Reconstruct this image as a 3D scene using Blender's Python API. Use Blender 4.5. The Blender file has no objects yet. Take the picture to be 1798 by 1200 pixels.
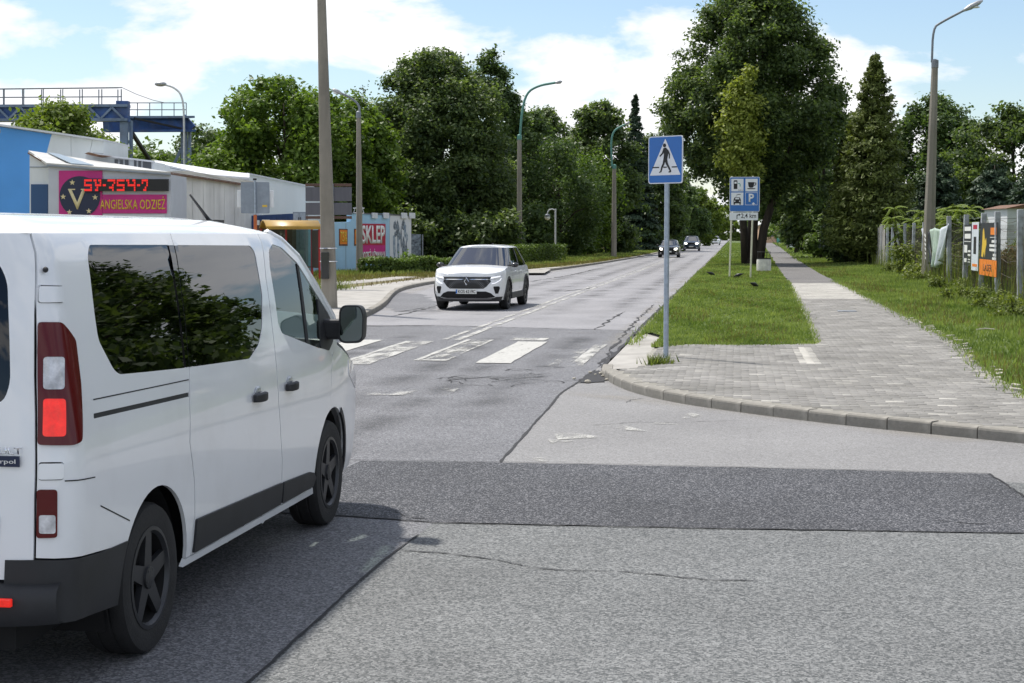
import bpy, bmesh, math, random
import numpy as np
from mathutils import Vector, Matrix
from mathutils.geometry import delaunay_2d_cdt

R = math.radians
scene = bpy.context.scene
COL = scene.collection

# ------------------------------------------------------------------ camera
CAM_H, YAW, PITCH, FPX = 1.88, R(8.2204), R(3.983), 2700.0
cam_data = bpy.data.cameras.new('camera')
cam = bpy.data.objects.new('camera', cam_data)
COL.objects.link(cam)
cam_data.sensor_width = 36.0
cam_data.lens = 36.0 * FPX / 1798.0
cam_data.clip_start, cam_data.clip_end = 0.1, 5000.0
cam.location = (0, 0, CAM_H)
cam.rotation_euler = (R(90) - PITCH, 0, YAW)
scene.camera = cam

# ------------------------------------------------------------------ sky, sun, exposure
SUN_EL, SUN_AZ_LEFT = 61.0, 50.0          # azimuth measured from +Y (down the road) towards -X
az = R(SUN_AZ_LEFT)
to_sun = Vector((-math.sin(az) * math.cos(R(SUN_EL)), math.cos(az) * math.cos(R(SUN_EL)), math.sin(R(SUN_EL))))
world = bpy.data.worlds.new('World')
scene.world = world
world.use_nodes = True
nt = world.node_tree
for n in list(nt.nodes):
    nt.nodes.remove(n)
def wn(t, **k):
    n = nt.nodes.new(t)
    for a, b in k.items():
        setattr(n, a, b)
    return n
sky = wn('ShaderNodeTexSky', sky_type='NISHITA', sun_disc=False)
sky.sun_elevation = R(SUN_EL)
sky.sun_rotation = -az
sky.air_density, sky.dust_density, sky.ozone_density = 1.0, 0.5, 2.0
wtc = wn('ShaderNodeTexCoord')
sep = wn('ShaderNodeSeparateXYZ')
nt.links.new(wtc.outputs['Generated'], sep.inputs[0])
def wmath(op, a, b=None):
    n = wn('ShaderNodeMath', operation=op)
    for i, v in enumerate((a, b)):
        if v is None: continue
        if isinstance(v, (int, float)): n.inputs[i].default_value = v
        else: nt.links.new(v, n.inputs[i])
    return n.outputs[0]
# cloud field: noise over the direction, flattened so that the heaps lie wide
comb = wn('ShaderNodeMapping'); comb.inputs['Scale'].default_value = (1.0, 1.0, 2.3)
nt.links.new(wtc.outputs['Generated'], comb.inputs['Vector'])
def wnoise(scale, detail, rough, vec, dist=0.0):
    n = wn('ShaderNodeTexNoise')
    n.inputs['Scale'].default_value = scale; n.inputs['Detail'].default_value = detail
    n.inputs['Roughness'].default_value = rough; n.inputs['Distortion'].default_value = dist
    nt.links.new(vec, n.inputs['Vector'])
    return n.outputs['Fac']
off = wn('ShaderNodeVectorMath', operation='ADD')
off.inputs[1].default_value = (11.1, 4.7, 8.4)
nt.links.new(comb.outputs[0], off.inputs[0])
cl = wnoise(6.0, 10, 0.56, off.outputs[0], 0.2)
ramp = wn('ShaderNodeValToRGB')
ramp.color_ramp.elements[0].position, ramp.color_ramp.elements[1].position = 0.47, 0.54
nt.links.new(cl, ramp.inputs[0])
cl2 = wnoise(11.0, 8, 0.55, off.outputs[0])
ramp2 = wn('ShaderNodeValToRGB')
ramp2.color_ramp.elements[0].position, ramp2.color_ramp.elements[1].position = 0.3, 0.62
ramp2.color_ramp.elements[0].color = (0.80, 0.82, 0.87, 1)
ramp2.color_ramp.elements[1].color = (1.02, 1.02, 1.03, 1)
nt.links.new(cl2, ramp2.inputs[0])
bg_sky, bg_cloud = wn('ShaderNodeBackground'), wn('ShaderNodeBackground')
nt.links.new(sky.outputs[0], bg_sky.inputs[0]); bg_sky.inputs[1].default_value = 0.080
nt.links.new(ramp2.outputs[0], bg_cloud.inputs[0]); bg_cloud.inputs[1].default_value = 0.67
mixw, outw = wn('ShaderNodeMixShader'), wn('ShaderNodeOutputWorld')
nt.links.new(ramp.outputs[0], mixw.inputs[0])
nt.links.new(bg_sky.outputs[0], mixw.inputs[1]); nt.links.new(bg_cloud.outputs[0], mixw.inputs[2])
nt.links.new(mixw.outputs[0], outw.inputs[0])

sun_data = bpy.data.lights.new('sun', 'SUN')
sun_data.energy, sun_data.angle, sun_data.color = 2.75, R(2.0), (1.0, 0.95, 0.87)
sun = bpy.data.objects.new('sun', sun_data)
COL.objects.link(sun)
sun.rotation_euler = to_sun.to_track_quat('Z', 'Y').to_euler()
vs = scene.view_settings
vs.view_transform, vs.look, vs.exposure, vs.gamma = 'Standard', 'None', 0.84, 1.0
vs.use_curve_mapping = False
scene.cycles.use_denoising = True
scene.cycles.max_bounces = 8
scene.cycles.transparent_max_bounces = 16
scene.cycles.sample_clamp_indirect = 6.0
scene.render.film_transparent = False

# ------------------------------------------------------------------ places: camera-level frame (x right, d away) and ground points
def lv(xc, d, z=0.0):
    return Vector((xc * math.cos(YAW) - d * math.sin(YAW), xc * math.sin(YAW) + d * math.cos(YAW), z))
def loc3(px, py, d):                      # metric position (x right of the lens axis, d away, height) of a sighted point at distance d
    x, y, z = px - 899.0, 600.0 - py, FPX
    yl = y * math.cos(PITCH) - z * math.sin(PITCH)
    zl = y * math.sin(PITCH) + z * math.cos(PITCH)
    return x * d / zl, d, CAM_H + yl * d / zl
def at(px, py, d):
    x, dd, z = loc3(px, py, d)
    return lv(x, dd, z)
def gd(py, z=0.0):                        # distance of a ground point sighted at row py
    y = 600.0 - py
    yl = y * math.cos(PITCH) - FPX * math.sin(PITCH)
    return (z - CAM_H) * (y * math.sin(PITCH) + FPX * math.cos(PITCH)) / yl
def gp(px, py, z=0.0):
    p = at(px, py, gd(py, z)); p.z = z
    return p

# ------------------------------------------------------------------ object helpers
def tag(o, label=None, cat=None, group=None, kind=None):
    if label: o['label'] = label
    if cat: o['category'] = cat
    if group: o['group'] = group
    if kind: o['kind'] = kind
    return o
def thing(name, label, cat, loc=(0, 0, 0), rz=0.0, group=None):
    o = bpy.data.objects.new(name, None)
    o.empty_display_size = 0.2
    COL.objects.link(o)
    o.location = loc; o.rotation_euler = (0, 0, rz)
    return tag(o, label, cat, group)
def link(name, me, parent=None):
    o = bpy.data.objects.new(name, me)
    COL.objects.link(o)
    if parent is not None: o.parent = parent
    return o
def copy_tree(o, parent=None):
    c = o.copy(); COL.objects.link(c); c.parent = parent
    for ch in list(o.children): copy_tree(ch, c)
    return c

class MB:
    def __init__(s): s.v, s.f = [], []
    def add(s, vs_, fs):
        b = len(s.v); s.v.extend([tuple(v) for v in vs_]); s.f.extend([tuple(b + i for i in f) for f in fs]); return s
    def quad(s, a, b, c, d): return s.add([a, b, c, d], [(0, 1, 2, 3)])
    def box(s, c, d, rz=0.0, rx=0.0, ry=0.0):
        m = Matrix.Rotation(rz, 3, 'Z') @ Matrix.Rotation(rx, 3, 'X') @ Matrix.Rotation(ry, 3, 'Y')
        pts = [Vector(c) + m @ Vector((sx * d[0] / 2, sy * d[1] / 2, sz * d[2] / 2)) for sz in (-1, 1) for sx, sy in ((-1, -1), (1, -1), (1, 1), (-1, 1))]
        return s.add(pts, [(3, 2, 1, 0), (4, 5, 6, 7), (0, 1, 5, 4), (1, 2, 6, 5), (2, 3, 7, 6), (3, 0, 4, 7)])
    def prism(s, pts, ext):
        n = len(pts); e = Vector(ext); p = [Vector(q) for q in pts]
        return s.add(p + [q + e for q in p], [tuple(range(n))[::-1], tuple(range(n, 2 * n))] + [(i, (i + 1) % n, n + (i + 1) % n, n + i) for i in range(n)])
    def tube(s, path, r, n=8, caps=True, flat=None):
        P = [Vector(p) for p in path]; k = len(P)
        rr = r if isinstance(r, (list, tuple)) else [r] * k
        vs_, fs = [], []
        ref = None
        for i in range(k):
            t = (P[min(i + 1, k - 1)] - P[max(i - 1, 0)]).normalized()
            if ref is None:
                ref = Vector((1, 0, 0)) if abs(t.x) < 0.8 else Vector((0, 1, 0))
            u = (ref - t * ref.dot(t)).normalized(); ref = u
            w = t.cross(u)
            for j in range(n):
                a = 2 * math.pi * j / n
                vs_.append(P[i] + (u * math.cos(a) + w * math.sin(a)) * rr[i])
        for i in range(k - 1):
            for j in range(n):
                fs.append((i * n + j, i * n + (j + 1) % n, (i + 1) * n + (j + 1) % n, (i + 1) * n + j))
        if caps:
            fs.append(tuple(range(n))[::-1]); fs.append(tuple((k - 1) * n + j for j in range(n)))
        return s.add(vs_, fs)
    def lathe(s, prof, c=(0, 0, 0), axis='Z', n=24, close=False, caps=True):
        vs_, fs = [], []
        for r, h in prof:
            for j in range(n):
                a = 2 * math.pi * j / n
                p = (r * math.cos(a), r * math.sin(a), h)
                if axis == 'X': p = (p[2], p[0], p[1])
                elif axis == 'Y': p = (p[1], p[2], p[0])
                vs_.append((p[0] + c[0], p[1] + c[1], p[2] + c[2]))
        k = len(prof)
        for i in range(k - 1 + (1 if close else 0)):
            i2 = (i + 1) % k
            for j in range(n):
                fs.append((i * n + j, i * n + (j + 1) % n, i2 * n + (j + 1) % n, i2 * n + j))
        if not close and caps:
            if prof[0][0] > 1e-4: fs.append(tuple(range(n))[::-1])
            if prof[-1][0] > 1e-4: fs.append(tuple((k - 1) * n + j for j in range(n)))
        return s.add(vs_, fs)
    def ball(s, c, r, nu=12, nv=8):
        if not isinstance(r, (tuple, list)): r = (r, r, r)
        vs_, fs = [], []
        for i in range(nv + 1):
            th = math.pi * i / nv
            for j in range(nu):
                a = 2 * math.pi * j / nu
                vs_.append((c[0] + r[0] * math.sin(th) * math.cos(a), c[1] + r[1] * math.sin(th) * math.sin(a), c[2] + r[2] * math.cos(th)))
        for i in range(nv):
            for j in range(nu):
                fs.append((i * nu + j, (i + 1) * nu + j, (i + 1) * nu + (j + 1) % nu, i * nu + (j + 1) % nu))
        return s.add(vs_, fs)
    def grid(s, rows):
        n, m = len(rows), len(rows[0])
        return s.add([p for r in rows for p in r], [(i * m + j, i * m + j + 1, (i + 1) * m + j + 1, (i + 1) * m + j) for i in range(n - 1) for j in range(m - 1)])
    def mesh(s, name, mat=None, smooth=False):
        me = bpy.data.meshes.new(name)
        me.from_pydata(s.v, [], s.f); me.update()
        if mat is not None: me.materials.append(mat)
        if smooth: shade(me, smooth)
        return me
    def build(s, name, mat, parent=None, smooth=False, bevel=0.0, seg=2, solid=0.0):
        o = link(name, s.mesh(name, mat, smooth), parent)
        if solid:
            m = o.modifiers.new('solid', 'SOLIDIFY'); m.thickness = solid; m.offset = -1
        if bevel:
            m = o.modifiers.new('bevel', 'BEVEL'); m.width = bevel; m.segments = seg; m.limit_method = 'ANGLE'; m.angle_limit = R(40)
        return o
def shade(me, ang=True):
    me.polygons.foreach_set('use_smooth', [True] * len(me.polygons))
    if ang is not True:
        me.set_sharp_from_angle(angle=R(ang))

def np_mesh(name, V, F, mat, tint=None, smooth=False):
    me = bpy.data.meshes.new(name)
    V = np.asarray(V, np.float32); F = np.asarray(F, np.int32)
    m, k = F.shape
    me.vertices.add(len(V)); me.vertices.foreach_set('co', V.ravel())
    me.loops.add(m * k); me.loops.foreach_set('vertex_index', F.ravel())
    me.polygons.add(m); me.polygons.foreach_set('loop_start', np.arange(0, m * k, k, dtype=np.int32))
    me.update(calc_edges=True)
    if tint is not None:
        a = me.attributes.new('tint', 'FLOAT', 'POINT')
        a.data.foreach_set('value', np.asarray(tint, np.float32))
    me.materials.append(mat)
    if smooth: shade(me)
    return me

def text_mesh(txt, mat, size=1.0, width=None, height=None, name='lettering', parent=None, extrude=0.002, align='CENTER', bold=0.0, shear=0.0):
    cu = bpy.data.curves.new('txt', 'FONT')
    cu.body = txt; cu.size = 1.0; cu.align_x = align; cu.extrude = 0.0; cu.offset = bold; cu.shear = shear
    cu.resolution_u = 3
    to = bpy.data.objects.new('txt', cu)
    COL.objects.link(to)
    dg = bpy.context.evaluated_depsgraph_get()
    me = bpy.data.meshes.new_from_object(to.evaluated_get(dg))
    bpy.data.objects.remove(to); bpy.data.curves.remove(cu)
    co = np.zeros(len(me.vertices) * 3, np.float32); me.vertices.foreach_get('co', co); co = co.reshape(-1, 3)
    lo, hi = co.min(0), co.max(0)
    if align == 'CENTER': co[:, 0] -= (lo[0] + hi[0]) / 2
    co[:, 1] -= lo[1]
    hh = hi[1] - lo[1]; sc = size
    if height: sc = height / hh
    co[:, 1] *= sc
    co[:, 0] *= (width / (hi[0] - lo[0])) if width else sc
    me.vertices.foreach_set('co', co.ravel()); me.update()
    me.materials.clear(); me.materials.append(mat)
    o = link(name, me, parent)
    if extrude:
        m = o.modifiers.new('solid', 'SOLIDIFY'); m.thickness = extrude; m.offset = 0
    return o

# ------------------------------------------------------------------ materials
def pmat(name, col, rough=0.6, metal=0.0, spec=0.5, var=0.0, vscale=3.0, bump=0.0, bscale=60.0, coat=0.0, col2=None, emit=None, estr=0.0, detail=6.0, streak=False, trans=0.0, dirt=0.0, dscale=0.8, dirtcol=(0.12, 0.10, 0.075)):
    m = bpy.data.materials.new(name); m.use_nodes = True
    t = m.node_tree; b = t.nodes['Principled BSDF']
    b.inputs['Base Color'].default_value = (*col, 1)
    b.inputs['Roughness'].default_value = rough; b.inputs['Metallic'].default_value = metal
    b.inputs['Specular IOR Level'].default_value = spec
    if coat: b.inputs['Coat Weight'].default_value = coat; b.inputs['Coat Roughness'].default_value = 0.04
    if trans: b.inputs['Transmission Weight'].default_value = trans
    if emit: b.inputs['Emission Color'].default_value = (*emit, 1); b.inputs['Emission Strength'].default_value = estr
    tc = None
    def coord():
        nonlocal tc
        if tc is None: tc = t.nodes.new('ShaderNodeTexCoord')
        return tc.outputs['Object']
    def noise(scale, det=detail, vec=None):
        n = t.nodes.new('ShaderNodeTexNoise'); n.inputs['Scale'].default_value = scale; n.inputs['Detail'].default_value = det
        n.inputs['Roughness'].default_value = 0.6
        t.links.new(vec or coord(), n.inputs['Vector']); return n.outputs['Fac']
    out = None
    if var:
        vec = None
        if streak:
            mp = t.nodes.new('ShaderNodeMapping'); mp.inputs['Scale'].default_value = (1, 1, 0.12)
            t.links.new(coord(), mp.inputs['Vector']); vec = mp.outputs[0]
        r = t.nodes.new('ShaderNodeValToRGB')
        c2 = col2 or tuple(min(1, c * (1 + var)) for c in col)
        c1 = tuple(c * (1 - var) for c in col) if not col2 else col
        r.color_ramp.elements[0].position, r.color_ramp.elements[1].position = 0.32, 0.68
        r.color_ramp.elements[0].color = (*c1, 1); r.color_ramp.elements[1].color = (*c2, 1)
        t.links.new(noise(vscale, vec=vec), r.inputs[0]); out = r.outputs[0]
        t.links.new(out, b.inputs['Base Color'])
    if dirt:
        mx = t.nodes.new('ShaderNodeMix'); mx.data_type = 'RGBA'
        r2 = t.nodes.new('ShaderNodeValToRGB'); r2.color_ramp.elements[0].position, r2.color_ramp.elements[1].position = 0.48, 0.78
        r2.color_ramp.elements[1].color = (dirt, dirt, dirt, 1)
        t.links.new(noise(dscale, 8), r2.inputs[0]); t.links.new(r2.outputs[0], mx.inputs['Factor'])
        if out is not None: t.links.new(out, mx.inputs['A'])
        else: mx.inputs['A'].default_value = (*col, 1)
        mx.inputs['B'].default_value = (*dirtcol, 1)
        t.links.new(mx.outputs['Result'], b.inputs['Base Color'])
    if bump:
        bn = t.nodes.new('ShaderNodeBump'); bn.inputs['Strength'].default_value = bump; bn.inputs['Distance'].default_value = 0.01
        t.links.new(noise(bscale, 3), bn.inputs['Height']); t.links.new(bn.outputs[0], b.inputs['Normal'])
    return m

def asphalt(name, base, speck, sscale=110.0, contrast=0.25, amount=0.5, patch=0.16, warm=(1, 1, 1), rough=0.8, bump=0.5):
    """aggregate stones of mixed tone in a bitumen matrix, with wide worn and stained areas"""
    m = bpy.data.materials.new(name); m.use_nodes = True
    t = m.node_tree; b = t.nodes['Principled BSDF']; L = t.links.new
    tc = t.nodes.new('ShaderNodeTexCoord'); P = tc.outputs['Object']
    def noise(s, d, r=0.55):
        n = t.nodes.new('ShaderNodeTexNoise'); n.inputs['Scale'].default_value = s; n.inputs['Detail'].default_value = d; n.inputs['Roughness'].default_value = r
        L(P, n.inputs['Vector']); return n.outputs['Fac']
    def rmp(x, p0, p1, c0, c1):
        r = t.nodes.new('ShaderNodeValToRGB'); r.color_ramp.elements[0].position, r.color_ramp.elements[1].position = p0, p1
        r.color_ramp.elements[0].color = (*c0, 1); r.color_ramp.elements[1].color = (*c1, 1); L(x, r.inputs[0]); return r.outputs[0]
    def mix(mode, a, bb, f):
        x = t.nodes.new('ShaderNodeMix'); x.data_type = 'RGBA'; x.blend_type = mode; x.inputs['Factor'].default_value = f
        if not isinstance(a, tuple): L(a, x.inputs['A'])
        else: x.inputs['A'].default_value = (*a, 1)
        if not isinstance(bb, tuple): L(bb, x.inputs['B'])
        else: x.inputs['B'].default_value = (*bb, 1)
        return x
    vo = t.nodes.new('ShaderNodeTexVoronoi'); vo.inputs['Scale'].default_value = sscale; L(P, vo.inputs['Vector'])
    sc = t.nodes.new('ShaderNodeSeparateColor'); L(vo.outputs['Color'], sc.inputs[0])
    stone = rmp(sc.outputs[0], 1 - amount - contrast, 1 - amount + contrast, base, speck)
    wear = rmp(noise(0.55, 7), 0.3, 0.72, (1 - patch,) * 3, (1 + patch,) * 3)
    fine = rmp(noise(9.0, 5), 0.25, 0.75, (1 - patch * 0.5,) * 3, (1 + patch * 0.5,) * 3)
    x1 = mix('MULTIPLY', stone, wear, 1.0); x2 = mix('MULTIPLY', x1.outputs['Result'], fine, 1.0)
    x3 = mix('MULTIPLY', x2.outputs['Result'], warm, 1.0)
    L(x3.outputs['Result'], b.inputs['Base Color'])
    b.inputs['Roughness'].default_value = rough; b.inputs['Specular IOR Level'].default_value = 0.35
    bn = t.nodes.new('ShaderNodeBump'); bn.inputs['Strength'].default_value = bump; bn.inputs['Distance'].default_value = 0.004
    L(vo.outputs['Distance'], bn.inputs['Height']); L(bn.outputs[0], b.inputs['Normal'])
    return m

def leafmat(name, dark, light, trans=0.35, rough=0.5):
    m = bpy.data.materials.new(name); m.use_nodes = True
    t = m.node_tree; b = t.nodes['Principled BSDF']; L = t.links.new
    at_ = t.nodes.new('ShaderNodeAttribute'); at_.attribute_name = 'tint'
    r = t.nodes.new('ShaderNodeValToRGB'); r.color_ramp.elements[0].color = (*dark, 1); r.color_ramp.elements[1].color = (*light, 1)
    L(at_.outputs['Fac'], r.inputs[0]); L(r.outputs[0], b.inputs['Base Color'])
    b.inputs['Roughness'].default_value = rough; b.inputs['Specular IOR Level'].default_value = 0.3
    tr = t.nodes.new('ShaderNodeBsdfTranslucent')
    g = t.nodes.new('ShaderNodeMix'); g.data_type = 'RGBA'; g.blend_type = 'MULTIPLY'; g.inputs['Factor'].default_value = 1.0
    L(r.outputs[0], g.inputs['A']); g.inputs['B'].default_value = (1.3, 1.35, 0.6, 1)
    L(g.outputs['Result'], tr.inputs[0])
    mx = t.nodes.new('ShaderNodeMixShader'); mx.inputs[0].default_value = trans
    L(b.outputs[0], mx.inputs[1]); L(tr.outputs[0], mx.inputs[2])
    L(mx.outputs[0], t.nodes['Material Output'].inputs[0])
    return m

def glassmat(name, tint, clear=0.3, ior=1.6):
    """car or shop glazing: mirror-like coat over tinted, partly clear glass"""
    m = bpy.data.materials.new(name); m.use_nodes = True
    t = m.node_tree; L = t.links.new
    for n in list(t.nodes): t.nodes.remove(n)
    out = t.nodes.new('ShaderNodeOutputMaterial')
    tr = t.nodes.new('ShaderNodeBsdfTransparent'); tr.inputs[0].default_value = (*[c * clear for c in tint], 1)
    gl = t.nodes.new('ShaderNodeBsdfGlossy'); gl.inputs['Roughness'].default_value = 0.01; gl.inputs[0].default_value = (0.95, 0.97, 1, 1)
    fr = t.nodes.new('ShaderNodeFresnel'); fr.inputs[0].default_value = ior
    mx = t.nodes.new('ShaderNodeMixShader')
    L(fr.outputs[0], mx.inputs[0]); L(tr.outputs[0], mx.inputs[1]); L(gl.outputs[0], mx.inputs[2]); L(mx.outputs[0], out.inputs[0])
    return m

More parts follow.
